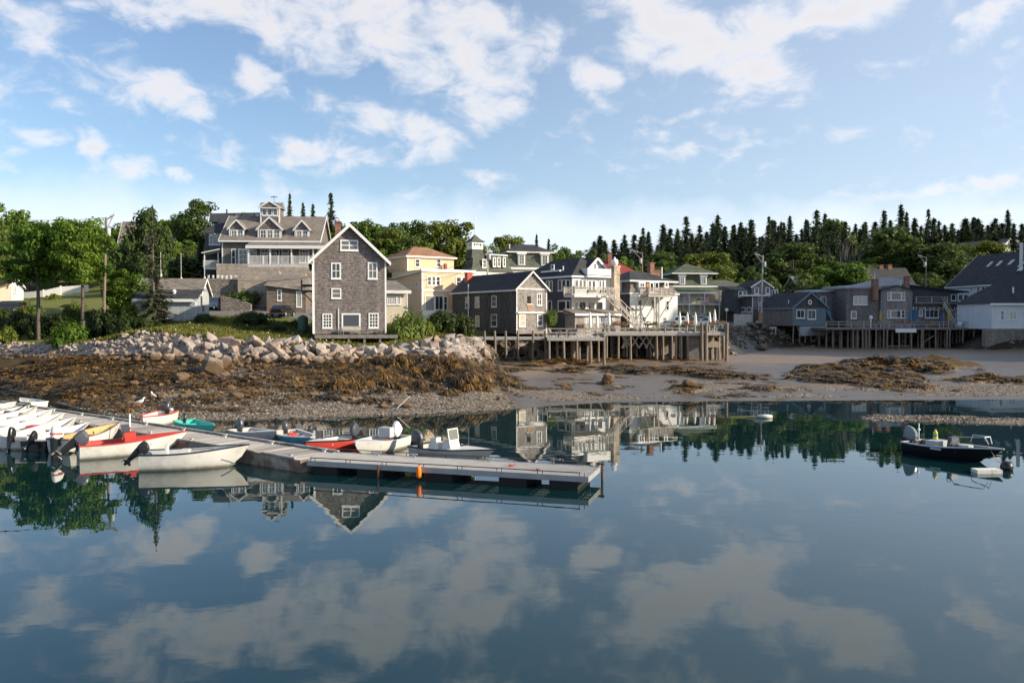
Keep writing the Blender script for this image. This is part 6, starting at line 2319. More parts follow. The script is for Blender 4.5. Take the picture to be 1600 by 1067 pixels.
def broadleaf(seed, rx=4.0, rz=3.6, zc=6.2, clumps=46, per=170, leaf=.34, flat=1.0, bare=2.4, lean=0.0, layers=False):
    rn = random.Random(seed)
    trunk = MB()
    tops = []
    base = [Vector((0, 0, -.6)), Vector((.03, .02, bare * .5)), Vector((lean * .3, .05, bare)), Vector((lean * .6, 0, zc - .3)), Vector((lean, 0, zc + rz * .55))]
    trunk.tube(base, [.26, .2, .17, .11, .03], 7)
    crown = MB()
    cs = []
    k = 0
    while len(cs) < clumps and k < 4000:
        k += 1
        v = Vector((rn.uniform(-1, 1), rn.uniform(-1, 1), rn.uniform(-1, 1)))
        if v.length > 1 or v.length < .25 and rn.random() < .7:
            continue
        bulge = 1 + .22 * math.sin(3 * math.atan2(v.y, v.x) + seed) + .12 * math.sin(5 * math.atan2(v.y, v.x) + 2 * seed)
        c = Vector((v.x * rx * .86 * bulge + lean * .7, v.y * rx * .86 * bulge, zc + v.z * rz * .88))
        if layers:
            c.z = zc - rz + round((c.z - zc + rz) / (rz * .34)) * rz * .34 + rn.uniform(-.12, .12)
        cs.append((c, rn.uniform(.55, 1.15) * rx * .26))
    for i, (c, r) in enumerate(cs):
        if i % 3 == 0:
            f = rn.uniform(.35, .8)
            s = base[2].lerp(base[4], f * .7)
            trunk.tube([s, s.lerp(c, .5) + Vector((0, 0, .25)), c], [.075, .05, .02], 5, False)
        n = int(per * rn.uniform(.7, 1.3))
        for _ in range(n):
            d = Vector((rn.gauss(0, 1), rn.gauss(0, 1), rn.gauss(0, 1))).normalized()
            rr = r * rn.uniform(.35, 1.12) ** .6
            p = c + Vector((d.x * rr * 1.15, d.y * rr * 1.15, d.z * rr * (.75 * flat)))
            leaf_quad(crown, p, leaf * rn.uniform(.6, 1.25), d + Vector((rn.gauss(0, .5), rn.gauss(0, .5), .5 + rn.gauss(0, .5))), rn)
    return trunk, crown


def spruce(seed, R=2.0, whorls=34, sparse=0.0, h=10.0, start=.06, card=.34):
    rn = random.Random(seed)
    trunk, crown = MB(), MB()
    trunk.tube([(0, 0, -.5), (0, 0, h * .5), (0, 0, h)], [.19, .11, .012], 6)
    for w in range(whorls):
        t = start + (1 - start) * (w + rn.uniform(-.3, .3)) / whorls
        if t > .985:
            continue
        z = t * h
        L0 = R * (1 - t) ** 1.05 + .06
        gap = rn.random() < sparse
        for b in range(rn.randint(5, 8)):
            if gap and rn.random() < .7:
                continue
            a = rn.uniform(0, 6.283)
            L = L0 * rn.uniform(.5, 1.22)
            dirv = Vector((math.cos(a), math.sin(a), 0))
            side = Vector((-math.sin(a), math.cos(a), 0))
            droop = rn.uniform(.12, .42)
            n = max(2, int(L / .26))
            if sparse:
                e = Vector((0, 0, z)) + dirv * L * .9 + Vector((0, 0, -droop * L * .5))
                trunk.tube([(0, 0, z), e], [.03, .01], 4, False)
            for k in range(n):
                f = (k + rn.uniform(.3, 1.0)) / n
                p = Vector((0, 0, z)) + dirv * (L * f) + Vector((0, 0, -droop * L * f + .25 * L * f * f * droop + rn.uniform(-.06, .06)))
                wd = card * (.45 + .75 * (1 - t)) * (1.15 - .55 * f) * rn.uniform(.7, 1.3)
                ln = card * (.45 + .75 * (1 - t)) * rn.uniform(.8, 1.4)
                up = Vector((0, 0, rn.uniform(-.1, .12)))
                sg = side * wd * .5
                crown.add([p - sg - dirv * ln * .3 - up, p + sg - dirv * ln * .3 + Vector((0, 0, -.08)), p + sg * .5 + dirv * ln * .7 + Vector((0, 0, -.16)), p - sg * .5 + dirv * ln * .7 + up * .5 - Vector((0, 0, .1))], [(0, 1, 2, 3)])
                if rn.random() < .6:
                    q = p + Vector((0, 0, -.1))
                    crown.add([q - sg * .6, q + sg * .6, q + sg * .4 - Vector((0, 0, card * .8)), q - sg * .4 - Vector((0, 0, card * .7))], [(0, 1, 2, 3)])
    return trunk, crown


def tree_proto(name, parts, leaf, label):
    t = thing(name, label, 'tree')
    parts[0].build('trunk', M['trunk'], t, fix=False)
    parts[1].build('crown', M[leaf], t, fix=False)
    return t


used_proto = set()


def plant(proto, px, top, D, wpx, label, group=None, base=None, nom_h=10.0, nom_w=8.6, cat=None):
    x = XX(px, D)
    z0 = H(x, D) if base is None else base
    hh = ZZ(top, D) - z0
    w = wpx / F * D * (1.22 if D > 115 and cat is None and nom_w > 8 else 1)
    sz, sx = hh / nom_h, w / nom_w
    rz = rng.uniform(0, 6.283)
    if proto.name not in used_proto:
        used_proto.add(proto.name)
        r = proto
        r.location, r.rotation_euler, r.scale = (x, D, z0), (0, 0, rz), (sx, sx, sz)
        r['label'] = label
        if group:
            r['group'] = group
        return r
    r = dup(proto, (x, D, z0), rz, (sx, sx, sz), label, group)
    if group is None and 'group' in r:
        del r['group']
    return r


OAK = [tree_proto('broadleaf_tree', broadleaf(s, rx=4.0, rz=4.4, zc=5.5, clumps=c, per=p, bare=1.4), l, 'tree') for s, c, p, l in ((1, 66, 150, 'leaf_a'), (2, 60, 150, 'leaf_b'), (3, 70, 140, 'leaf_a'), (4, 64, 150, 'leaf_c'))]
ROUND = tree_proto('round_tree', broadleaf(9, rx=4.1, rz=3.9, zc=5.9, clumps=70, per=130, bare=1.5), 'leaf_bright', 'tree')
LOC = [tree_proto('locust_tree', broadleaf(s, rx=3.5, rz=3.05, zc=6.85, clumps=76, per=120, leaf=.25, flat=.7, bare=3.2), 'leaf_bright', 'tree') for s in (21, 22)]
SPR = [tree_proto('spruce_tree', spruce(s, R=r, whorls=w, sparse=sp, card=.46), l, 'tree') for s, r, w, sp, l in ((31, 1.9, 56, .0, 'needle'), (32, 1.6, 60, .06, 'needle'), (33, 2.1, 50, .12, 'needle'), (34, 1.8, 54, .08, 'needle_olive'))]
OLDSPR = tree_proto('old_spruce', spruce(41, R=1.55, whorls=40, sparse=.35, card=.26), 'needle_olive', 'tree')


def bush_proto(name, seed, leaf, clumps=30, per=95, lf=.13):
    rn = random.Random(seed)
    mb = MB()
    for _ in range(clumps):
        a, r = rn.uniform(0, 6.283), rn.random() ** .6
        c = Vector((math.cos(a) * r * .8, math.sin(a) * r * .8, rn.uniform(.12, .85) * (1.05 - .55 * r)))
        cr = rn.uniform(.24, .42)
        for _ in range(per):
            d = Vector((rn.gauss(0, 1), rn.gauss(0, 1), rn.gauss(0, 1))).normalized()
            p = c + d * cr * rn.uniform(.4, 1.1)
            p.z = max(p.z, .0)
            leaf_quad(mb, p, lf * rn.uniform(.6, 1.3), d + Vector((0, 0, .5)), rn)
        mb.tube([(0, 0, -.1), c * .6, c], [.03, .02, .01], 4, False)
    o = mb.build(name, M[leaf], None, fix=False)
    return tag(o, 'bush', 'bush')


BUSH = [bush_proto('shrub', 51, 'shrub'), bush_proto('shrub', 52, 'shrub_dark'), bush_proto('shrub', 53, 'leaf_bright'), bush_proto('shrub', 54, 'leaf_c')]


def bush(k, px, top, bot, wpx, D, label, group=None, deep=.8):
    proto = BUSH[k]
    x = XX(px, D)
    z0 = H(x, D) if bot is None else ZZ(bot, D)
    hh, w = ZZ(top, D) - z0, wpx / F * D / 2
    if proto.name not in used_proto:
        used_proto.add(proto.name)
        r = proto
    else:
        r = proto.copy()
        COL.objects.link(r)
        if 'group' in r:
            del r['group']
    r.location, r.rotation_euler, r.scale = (x, D, z0), (0, 0, rng.uniform(0, 6.28)), (w, w * deep if w * deep > .5 else w, max(hh, .3))
    r['label'] = label
    if group:
        r['group'] = group
    return r


def woods():
    # left: trees on the lawn and shore
    plant(LOC[0], 60, 333, 89, 112, 'slim locust with a bare pale trunk standing left of the other bright locust', base=3.9, nom_w=7.2)
    plant(LOC[1], 130, 327, 88, 104, 'bright green locust directly left of the leaning utility pole', base=4.4, nom_w=7.2)
    plant(OAK[0], 10, 311, 138, 84, 'tall maple with its crown cut by the left edge of the view')
    plant(ROUND, 192, 413, 92, 78, 'small bushy bright green tree between the utility pole and the old spruce', nom_w=8.8)
    plant(OLDSPR, 240, 318, 87, 78, 'ragged old spruce with a bare upper stem on the bank by the grey boat shed', base=4.8, nom_w=3.5)
    plant(OAK[1], 232, 321, 101, 92, 'big dark oak crown rising behind the ragged old spruce')
    plant(SPR[3], 242, 425, 90, 74, 'low spreading spruce boughs at the foot of the ragged old spruce', base=5.0, nom_w=3.9)
    g = 'trees on the left hillside'
    lab = 'leafy green hillside tree among the houses on the left'
    for k, px, top, D, w in ((2, 88, 340, 146, 80), (0, 45, 335, 140, 90), (1, -20, 330, 120, 90), (2, 200, 352, 178, 60), (0, 160, 372, 142, 50), (1, 225, 385, 140, 50), (2, 297, 400, 130, 44), (0, 262, 412, 128, 46), (2, 110, 405, 144, 46),
                             (0, 20, 395, 142, 60), (1, 240, 345, 185, 80), (2, 180, 345, 190, 60), (0, 140, 350, 185, 70), (1, 60, 345, 190, 90), (2, 0, 340, 185, 90), (1, 105, 362, 140, 66), (0, 160, 392, 138, 50), (1, 205, 372, 124, 56), (1, 60, 372, 140, 66), (0, 285, 372, 150, 50), (1, 300, 385, 140, 40)):
        plant(OAK[k], px, top, D, w, lab, g)
    plant(OAK[1], 311, 309, 158, 76, 'broad round topped tree directly behind the left end of the hill house')
    plant(OAK[2], 268, 331, 165, 60, 'dark tree between the white hillside house and the old oak')
    plant(OAK[0], 383, 328, 150, 34, 'small tree top peeping over the dark panelled rear wing of the hill house')
    plant(SPR[1], 314, 366, 124, 40, 'dark spruce beside the left porch of the hill house', nom_w=3.2)
    # conifers behind the hill house
    for px, top, w, D, l in ((454, 298, 30, 150, 'slender spruce spire left of the pair behind the hill house'), (475, 313, 34, 152, 'left one of two close dark spruces above the hill house roof'), (490, 315, 36, 150, 'right one of two close dark spruces above the hill house roof'), (518, 299, 48, 140, 'tall spruce just right of the brick chimney of the tall grey house')):
        plant(SPR[1 if w < 40 else 2], px, top, D, w, l, nom_w=3.5)
    g = 'maples behind the shops'
    lab = 'sunlit green maple in the wood behind the yellow house'
    for k, px, top, D, w in ((0, 545, 340, 140, 70), (2, 585, 338, 145, 80), (0, 625, 340, 148, 80), (3, 610, 352, 136, 70), (1, 655, 342, 150, 70), (0, 560, 375, 128, 60), (2, 600, 385, 130, 60), (1, 640, 365, 134, 60), (0, 515, 362, 136, 50), (2, 530, 395, 124, 46), (1, 570, 410, 118, 46), (0, 615, 415, 122, 40),
                             (2, 505, 345, 160, 60), (1, 570, 345, 170, 80), (0, 660, 375, 140, 60), (1, 440, 345, 165, 70), (0, 478, 342, 170, 60)):
        plant(OAK[k], px, top, D, w, lab, g)
    plant(OAK[3], 700, 338, 142, 92, 'yellow green maple towering right of the hipped brown roof')
    plant(OAK[0], 735, 368, 150, 60, 'green maple directly left of the belfry tower')
    plant(OAK[3], 797, 363, 175, 62, 'ochre tinted tree between the belfry and the mansard roof')
    plant(OAK[2], 768, 378, 170, 50, 'low green tree right behind the belfry')
    g = 'low trees behind the waterfront houses'
    lab = 'low green tree on the rise behind the waterfront houses'
    for k, px, top, D, w in ((2, 862, 377, 190, 44), (1, 882, 384, 195, 40), (0, 905, 388, 190, 46), (1, 925, 386, 190, 40), (2, 945, 392, 185, 40), (0, 970, 397, 180, 44), (2, 988, 402, 172, 36), (1, 840, 386, 200, 50), (0, 820, 380, 205, 50), (1, 900, 398, 175, 44), (0, 740, 395, 158, 40), (2, 880, 400, 170, 40)):
        plant(OAK[k], px, top, D, w, lab, g)
    for px, top, w, D, l in ((838, 363, 24, 185, 'lone thin spruce tip above the dormered mansard roof'), (857, 370, 28, 190, 'short spruce tip right of the lone thin spruce')):
        plant(SPR[1], px, top, D, w, l, nom_w=3.2)
    plant(OAK[1], 1030, 391, 185, 76, 'dark broad tree left of the olive green hip roof')
    plant(OAK[3], 1100, 390, 182, 92, 'yellow green round tree right behind the olive mansard roof')
    plant(OAK[2], 1040, 402, 172, 50, 'mid green tree behind the brick chimney of the white mansard house')
    plant(OAK[1], 1238, 376, 190, 104, 'big rounded dusky tree behind the gabled shop and utility pole')  # these right-hand broadleaf trees mostly take darker leaves, standing in for shade
    plant(ROUND, 1310, 402, 176, 82, 'bright green round maple behind the long low shingle building', nom_w=8.8)
    plant(OAK[1], 1392, 352, 200, 116, 'huge dark tree rising behind the twin chimneys')
    plant(OAK[1], 1478, 376, 192, 100, 'broad green tree left of the big hall roof behind the wooden pole')
    plant(OAK[3], 1532, 374, 205, 96, 'olive tinted tree crown above the ridge of the big hall')
    plant(OAK[1], 1300, 340, 235, 74, 'tall dark broadleaf among the spruces behind the dead grey tree')
    g = 'small trees at the foot of the spruce hill'
    lab = 'small dusky green tree at the foot of the spruce hill'
    for k, px, top, D, w in ((1, 1172, 414, 176, 40), (1, 1258, 425, 172, 50), (1, 1205, 430, 172, 40), (1, 1430, 425, 176, 46), (1, 1140, 408, 190, 50), (2, 1285, 430, 168, 36), (0, 1350, 405, 190, 50), (1, 1455, 425, 175, 46), (2, 1155, 432, 172, 34), (1, 1500, 415, 182, 50), (0, 1560, 400, 200, 50)):
        plant(OAK[k], px, top, D, w, lab, g)
    # dead grey tree
    rn = random.Random(77)
    t = thing('dead_tree', 'bare grey dead tree behind the bright round maple', 'tree', (XX(1318, 196), 196, H(XX(1318, 196), 196)))
    mb = MB()
    for k in range(26):
        a = rn.uniform(0, 6.28)
        r = rn.uniform(.5, 5.5)
        e = Vector((r * math.cos(a), r * math.sin(a) * .6, rn.uniform(9, 15.5) - r * .4))
        mb.tube([(0, 0, 2), e * .5 + Vector((0, 0, .5)), e], [.14, .08, .02], 5, False)
        for q_ in range(3):
            f = e + Vector((rn.uniform(-1, 1), rn.uniform(-1, 1), rn.uniform(.3, 1.5)))
            mb.tube([e * .8, f], [.04, .01], 4, False)
    mb.build('limbs', M['bare'], t, fix=False)
    MB().tube([(0, 0, -1), (0, 0, 3)], [.3, .2], 7).build('trunk', M['bare'], t)
    # spruce ridge
    g = 'spruces along the wooded ridge'
    lab = 'dark pointed spruce in the long wooded ridge on the right'
    tips = [(928, 374), (937, 366), (944, 369), (962, 371), (975, 363), (990, 359), (1004, 354), (1012, 356), (1024, 350), (1035, 347), (1046, 357), (1058, 352), (1071, 334), (1080, 339), (1092, 351), (1103, 356), (1112, 346), (1120, 330), (1136, 337), (1146, 348), (1156, 345), (1164, 352), (1172, 341), (1185, 349),
            (1200, 330), (1205, 340), (1219, 338), (1232, 334), (1247, 346), (1257, 336), (1274, 327), (1287, 327), (1296, 340), (1310, 336), (1335, 344), (1350, 341), (1365, 341), (1379, 325), (1398, 317), (1405, 317), (1414, 326), (1427, 337), (1448, 323), (1460, 345), (1474, 343), (1485, 341), (1504, 340), (1520, 333), (1530, 336), (1541, 346), (1552, 335), (1563, 341), (1572, 321), (1590, 341), (1602, 338)]
    rn = random.Random(4)
    for i, (px, top) in enumerate(tips):
        if i % 5 == 3:
            continue
        top += rn.uniform(-1, 7)
        D = rn.uniform(245, 285)
        hpx = max(40, 455 - top)
        plant(SPR[rn.choice((0, 1, 2, 0, 1))], px, top, D, rn.uniform(38, 66), lab, g, nom_w=3.7)
    lab2 = 'shorter spruce filling the slope below the wooded ridge on the right'
    for i in range(84):
        px = 930 + 680 * (i + rn.random()) / 84
        D = rn.uniform(208, 244)
        top = np.interp(px, [930, 1050, 1200, 1400, 1600], [374, 352, 342, 336, 338]) + rn.uniform(0, 26)
        plant(SPR[rn.choice((0, 2, 3, 1))], px, top, D, rn.uniform(44, 66), lab2, 'spruces on the slope', nom_w=3.7)
    # spruces added on an unseen hill, raised to shade the right wharf
    for i in range(40):
        D = rn.uniform(92, 150)
        x = rn.uniform(116, 150)
        z0 = H(x, D)
        dup(SPR[rn.choice((0, 2))], (x, D, z0), rn.uniform(0, 6), (2.6, 2.6, 1.6), 'added spruce on the unseen hill shading the right wharf', 'added spruces on the unseen hill')
    # shrubs
    sh = [(2, 113, 496, 541, 58, 84, 'bright yellow green shrub alone at the top of the pebble bank'), (3, 10, 508, 536, 44, 88, 'yellowish shrub on the bank at the left edge'), (1, 30, 482, 531, 60, 92, 'dark thicket shrub under the left locust'), (1, 75, 488, 533, 56, 91, 'dark thicket shrub behind the bare locust trunk'),
          (1, 160, 478, 539, 60, 86, 'dark thicket shrub right of the bright yellow green shrub'), (1, 195, 490, 526, 56, 84, 'dark shrub under the small bushy tree'), (0, 120, 468, 500, 44, 96, 'green shrub at the foot of the right locust'), (1, 222, 495, 512, 40, 84, 'low dark shrub left of the old spruce foot'),
          (0, 640, 478, 534, 66, 85, 'big rounded green shrub against the right corner of the tall grey house'), (3, 668, 500, 522, 30, 88, 'yellowish shrub between the big rounded green shrub and the riprap'), (0, 606, 508, 532, 24, 84, 'small green bush tucked behind the right end of the grey house platform'), (0, 622, 500, 538, 30, 83, 'smaller green shrub at the edge of the grey house platform'), (1, 690, 482, 516, 62, 94, 'dark green shrub between the yellow house and the weathered shed'), (1, 722, 486, 530, 44, 98, 'dark shrub hard against the left end of the weathered shed'),
          (0, 862, 478, 507, 20, 101, 'tall green shrub between the weathered shed and the grey waterfront house'), (1, 395, 484, 510, 74, 88, 'dark green shrub in front of the black car'), (1, 320, 488, 508, 44, 88, 'dark low shrub at the right corner of the boat shed'), (0, 385, 450, 474, 50, 110, 'green shrub above the broken stone wall'),
          (0, 360, 455, 468, 30, 112, 'small green shrub left above the broken stone wall'), (3, 205, 470, 498, 34, 88, 'olive shrub right under the small bushy tree'), (1, 290, 400, 435, 80, 122, 'dark hillside thicket above the boat shed'), (1, 105, 475, 484, 30, 110, 'maroon looking low hedge bush on the lawn'),
          (0, 55, 465, 476, 20, 118, 'small round lawn shrub left below the picket fence'), (0, 45, 466, 476, 14, 119, 'tiny clipped shrub beside the white cottage'), (3, 85, 458, 470, 28, 118, 'yellow green lawn shrub under the picket fence')]
    for s in sh:
        bush(*s)
    for k, (px, D) in enumerate(((250, 100), (505, 97), (460, 92), (430, 86), (180, 96), (10, 98), (-30, 96), (45, 97))):
        bush(1 if k % 2 else 0, px, 499 - (H(XX(px, D), D) + rng.uniform(.8, 1.5) - 6) * F / D, None, 46, D, 'loose green bush in the rough growth behind the bank', 'bushes behind the bank')
    for i in range(34):
        px = -30 + i * 8.2 + rng.uniform(-6, 6)
        D = rng.uniform(89, 98) if px < 180 else rng.uniform(84, 92)
        bush(rng.choice((1, 1, 0)), px, 499 - (H(XX(px, D), D) + rng.uniform(.9, 2.3) - 6) * F / D, None, rng.uniform(34, 52), D, 'dark bush in the thicket along the top of the left bank', 'bushes of the left thicket')
    for i in range(14):
        px = 965 + i * 48 + rng.uniform(-12, 12)
        D = 150 + rng.uniform(0, 14) if px > 1120 else 128 + rng.uniform(0, 10)
        bush(rng.choice((0, 1)), px, 499 - (H(XX(px, D), D) + rng.uniform(1., 2.4) - 6) * F / D, None, rng.uniform(20, 34), D, 'low bush in the yards behind the wharves', 'bushes in the yards')


woods()
# ---------------------------------------------------------------- wharves
def wharf(name, label, px0, px1, D0, D1, z, piles, rail=None, deckm='deck', fas=.28, pile_m='pole', cat='wharf', pr=.14):
    x0, x1 = XX(px0, D0), XX(px1, D0)
    t = thing(name, label, cat, (x0, D0, z))
    MB().box(0, x1 - x0, .06, D1 - D0, -.10, 0).build('deck_boards', M[deckm], t)
    jb = MB()
    n = max(2, int((x1 - x0) / .9))
    for i in range(n + 1):
        x = .1 + (x1 - x0 - .2) * i / n
        jb.box(x - .04, x + .04, .1, D1 - D0 - .1, -.36, -.102)
    jb.build('joists', M['deck_dark'], t)
    MB().box(-.03, x1 - x0 + .03, 0, .058, -fas, .02).build('fascia', M[deckm], t)
    k_ = max(3, int((x1 - x0) / 2.1))
    piles = list(piles) + [(800 + F * (x0 + (x1 - x0) * (i + rng.uniform(.2, .8)) / k_) / (D0 + dd), dd, 0) for dd in (2.3, 5.2) if dd < D1 - D0 for i in range(k_)]
    for px, dd, top in piles:
        D = D0 + dd
        x = XX(px, D)
        gz = H(x, D)
        l = rng.uniform(-.08, .08)
        MB().tube([(x - x0 + l, dd, gz - z - .3), (x - x0, dd, top)], [pr * 1.1, pr * .9], 8).build('pile', M[pile_m], t)
    if rail:
        h, kind = rail
        if kind == 'bars':
            mb = MB()
            W = x1 - x0
            n = max(2, int(W / 2))
            for i in range(n + 1):
                mb.bar((W * i / n, .1, 0), (W * i / n, .1, h + .05), .1)
            for q_ in (h, h * .55):
                mb.bar((0, .1, q_), (W, .1, q_), .1, .09)
            mb.build('railing', M['rail'], t)
        else:
            rail_mb([(0, .1, 0), (x1 - x0, .1, 0)], h, .16, .1, .05).build('railing', M['rail'], t)
    return t, x0


def flower_box(px0, px1, D, z, label):
    x0, x1 = XX(px0, D), XX(px1, D)
    o = thing('flower_box', label, 'planter', ((x0 + x1) / 2, D, z))
    w = (x1 - x0) / 2
    MB().box(-w, w, -.15, .15, 0, .25).build('box', M['deck_dark'], o)
    lb, fb = MB(), MB()
    for _ in range(int(w * 90)):
        p = Vector((rng.uniform(-w, w), rng.uniform(-.25, .2), .28 + rng.uniform(-.15, .22)))
        leaf_quad(lb, p, .16, Vector((rng.gauss(0, 1), -1, 1)), rng)
        if rng.random() < .28:
            fb.blob(p + Vector((0, -.06, .08)), (.055, .05, .05), 5, 3)
    lb.build('leaves', M['shrub'], o, fix=False)
    fb.build('blossoms', M['flower_r'], o, fix=False)


def closed_parasol(px, D, z, ztop, label, canvas='canvas'):
    o = thing('parasol', label, 'parasol', (XX(px, D), D, z))
    h = ztop - z
    MB().lathe([(.3, 0), (.3, .08), (.05, .1)], n=10).build('base', M['concrete'], o)
    MB().tube([(0, 0, .1), (0, 0, h)], .03, 6).build('pole', M['white'], o)
    MB().lathe([(.05, h * .32), (.17, h * .36), (.21, h * .5), (.16, h * .75), (.09, h * .93), (.02, h)], n=9).build('furled_canopy', M[canvas], o, True)


def cafe_table(px, D, z, label):
    o = thing('cafe_table', label, 'table', (XX(px, D), D, z))
    MB().lathe([(.42, .72), (.42, .75), (0, .752)], n=12).build('top', M['deck_dark'], o)
    MB().tube([(0, 0, .02), (0, 0, .72)], .04, 6).lathe([(.25, 0), (.25, .03), (0, .04)], n=8).build('pedestal', M['black'], o)


def chair(px, D, z, rz, m, label, group=None):
    o = thing('deck_chair', label, 'chair', (XX(px, D), D, z), rz, group)
    MB().hexa([(-.32, -.35, .34), (.32, -.35, .34), (.30, .3, .22), (-.30, .3, .22)], [(-.32, -.35, .39), (.32, -.35, .39), (.30, .3, .27), (-.30, .3, .27)]).build('seat', M[m], o)
    MB().hexa([(-.30, .26, .24), (.30, .26, .24), (.30, .32, .24), (-.30, .32, .24)], [(-.34, .6, 1.05), (.34, .6, 1.05), (.34, .65, 1.05), (-.34, .65, 1.05)]).build('backrest', M[m], o)
    for sx in (-1, 1):
        MB().box(sx * .38 - .06, sx * .38 + .06, -.4, .45, .56, .6).build('arm', M[m], o)
        MB().box(sx * .38 - .03, sx * .38 + .03, -.36, -.29, 0, .558).build('leg', M[m], o)
        MB().bar((sx * .38, .5, 0), (sx * .38, .2, .556), .06).build('leg', M[m], o)


def wharves():
    # walk in front of the weathered shed
    pl = [(px, .1, .75) for px in (757, 773, 790, 809, 833, 852)] + [(762, 3, 0), (800, 3, 0), (840, 3, 0)]
    t, x0 = wharf('shed_walkway', 'grey plank walkway on piles below the weathered shed with posts above its deck', 746, 855.5, 94, 97.6, 3.95, pl, deckm='rail')
    mb = MB()
    for i in range(3):
        mb.bar((6.2 + .55 * i, .3, 0), (6.6 + .55 * i, .3, .8), .06)
    mb.bar((5.9, .3, .8), (8.0, .3, .85), .06)
    mb.build('railing', M['rail'], t)
    o = MB().bar((0, 0, 0), (1.5, -.2, 1.25), .22, .06).build('plank', M['rail'], None, loc=(XX(793, 92.6), 93.2, 2.35))
    tag(o, 'pale loose plank leaning against the piles under the shed walkway', 'plank')
    # left half of the middle wharf
    pl = [(px, .12, .0) for px in (858, 880.5, 901.5, 922.5, 944)] + [(893, 4, 0), (918, 4, 0), (935, 4, 0), (870, 7, 0), (905, 8, 0)]
    t, x0 = wharf('middle_wharf', 'weathered plank wharf with rails in front of the grey waterfront house', 855.8, 945.3, 89, 105.5, 4.0, pl, ('1', 0)[1:] and (1.0, 'bars'), deckm='rail', fas=.3)
    # right half, a step higher
    pl = [(px, .14, tp) for px, tp in ((948, 0), (966.5, 0), (1026, 0), (1036, 0), (1050, 0), (1056.5, 0), (1064.5, 0), (1074, 0), (985, 0))] + [(px, 3.4, 0) for px in (955, 975, 995, 1012, 1032, 1046, 1060)] + [(px, 7, 0) for px in (960, 990, 1020, 1050)]
    t, x0 = wharf('dining_wharf', 'higher plank wharf with flower boxes in front of the white mansard house', 945.8, 1103, 98, 113.5, 4.42, pl, (1.05, 'bars'), deckm='rail', fas=.35)
    xm = lambda px: XX(px, 98) - x0
    for a, b in ((977, 990), (989, 1003), (1002, 1016), (1013, 1026), (975, 984)):
        for (p, q_) in (((a, -.3), (b, -1.9)), ((a, -1.9), (b, -.3))):
            MB().bar((xm(p[0]), 1.9, p[1]), (xm(q_[0]), 2.0, q_[1]), .06, .16).build('brace', M['rail'], t)
    cb = MB().box(xm(1077), xm(1095), .8, 4, -3.6, -.38)
    cb.build('crib', M['deck_dark'], t)
    MB().box(xm(1031), xm(1076.5), 7.5, 8.2, -3.6, -.4).build('bulkhead', M['concrete'], t)
    # end stage with thick posts
    pl = [(1096.5, .0, 1.15), (1103.5, .0, 1.15), (1136, .0, 1.15), (1112, 4, 0), (1130, 4, 0)]
    t, x0 = wharf('end_stage', 'end stage of the wharf with three thick square posts and hanging flowers', 1103.3, 1137.5, 97.5, 103, 4.42, pl, (1.05, 'bars'), deckm='rail', fas=.3, pr=.2)
    o = thing('landing_block', 'squat stone landing block on legs under the end stage', 'block', (XX(1112, 99), 99, H(XX(1112, 99), 99)))
    MB().box(-.75, .75, -.4, .6, 1.5, 2.2).build('slab', M['concrete'], o)
    for sx in (-.6, .6):
        MB().box(sx - .14, sx + .14, -.3, .4, -.3, 1.497).build('leg', M['deck_dark'], o)
    for p0, p1, D, z, l in ((900, 913, 89.5, 5.0, 'flower box on the rail of the left half of the wharf'), (956, 981, 98.1, 5.25, 'long red flowered box at the step between the two wharf halves'), (1007, 1028, 98.1, 5.25, 'flower box on the rail below the strutted balcony'), (1049, 1056, 98.1, 5.25, 'short flower box on the wharf rail under the first parasol'),
                            (1067, 1083, 98.1, 5.25, 'flower box on the wharf rail below the orange car'), (1108, 1134, 97.6, 5.3, 'flower box on the rail of the end stage')):
        flower_box(p0, p1, D, z, l)
    for px, D, yt, l in ((1062, 101, 487, 'leftmost furled white parasol of the five by the parked cars'), (1074, 101, 487.5, 'second furled white parasol, left of the orange car bonnet'), (1086.5, 101, 488, 'furled white parasol in front of the orange car'), (1108.7, 100, 487, 'furled white parasol left of the end post pair'), (1116.6, 101, 483, 'tallest furled white parasol over the end stage'),
                         (922, 96, 487, 'furled white parasol in front of the paned doors, leftmost there'), (933, 97, 490, 'middle furled parasol in front of the paned doors'), (951.5, 97, 488, 'furled parasol beside the foot of the outside stairs')):
        closed_parasol(px, D, 4.42 if px > 946 else 4.0, ZZ(yt, D), l)
    for px, D, l in ((872, 92, 'small dark table at the left end of the railed wharf'), (888, 93, 'small dark table behind the wharf rail near the flower box'), (930, 92, 'small dark table at the right end of the lower wharf'), (1000, 101, 'small dark table on the higher wharf near the stairs'), (1040, 101, 'small dark table on the higher wharf below the white wall')):
        cafe_table(px, D, 4.42 if px > 946 else 4.0, l)
    for px, D, a, l in ((866, 92, 1.2, 'brown deck chair at the far left of the railed wharf'), (879, 92.4, -1.3, 'brown deck chair right of the leftmost wharf table'), (894, 93, -1.2, 'brown deck chair beside the flower box table'), (936, 92.5, -1.3, 'brown deck chair by the right table of the lower wharf'), (1006, 101.5, -1.4, 'brown deck chair by the table near the stairs'), (1034, 101.2, 1.4, 'brown deck chair under the strutted balcony')):
        chair(px, D, 4.42 if px > 946 else 4.0, a, 'deck_dark', l)
    # grey stage with the utility pole
    pl = [(px, .1, 0) for px in (1149, 1160, 1167, 1175.5, 1183, 1196, 1207, 1212)]
    t, x0 = wharf('grey_stage', 'small silver grey plank stage with cross braces under the utility pole', 1138.5, 1213, 141, 147, 4.7, pl, None, deckm='rail', pile_m='pole_gray')
    xm = lambda px: XX(px, 141) - x0
    for a, b in ((1175, 1207), (1207, 1184)):
        MB().bar((xm(a), .0, -.4), (xm(b), .0, -2.0), .06, .16).build('brace', M['rail'], t)
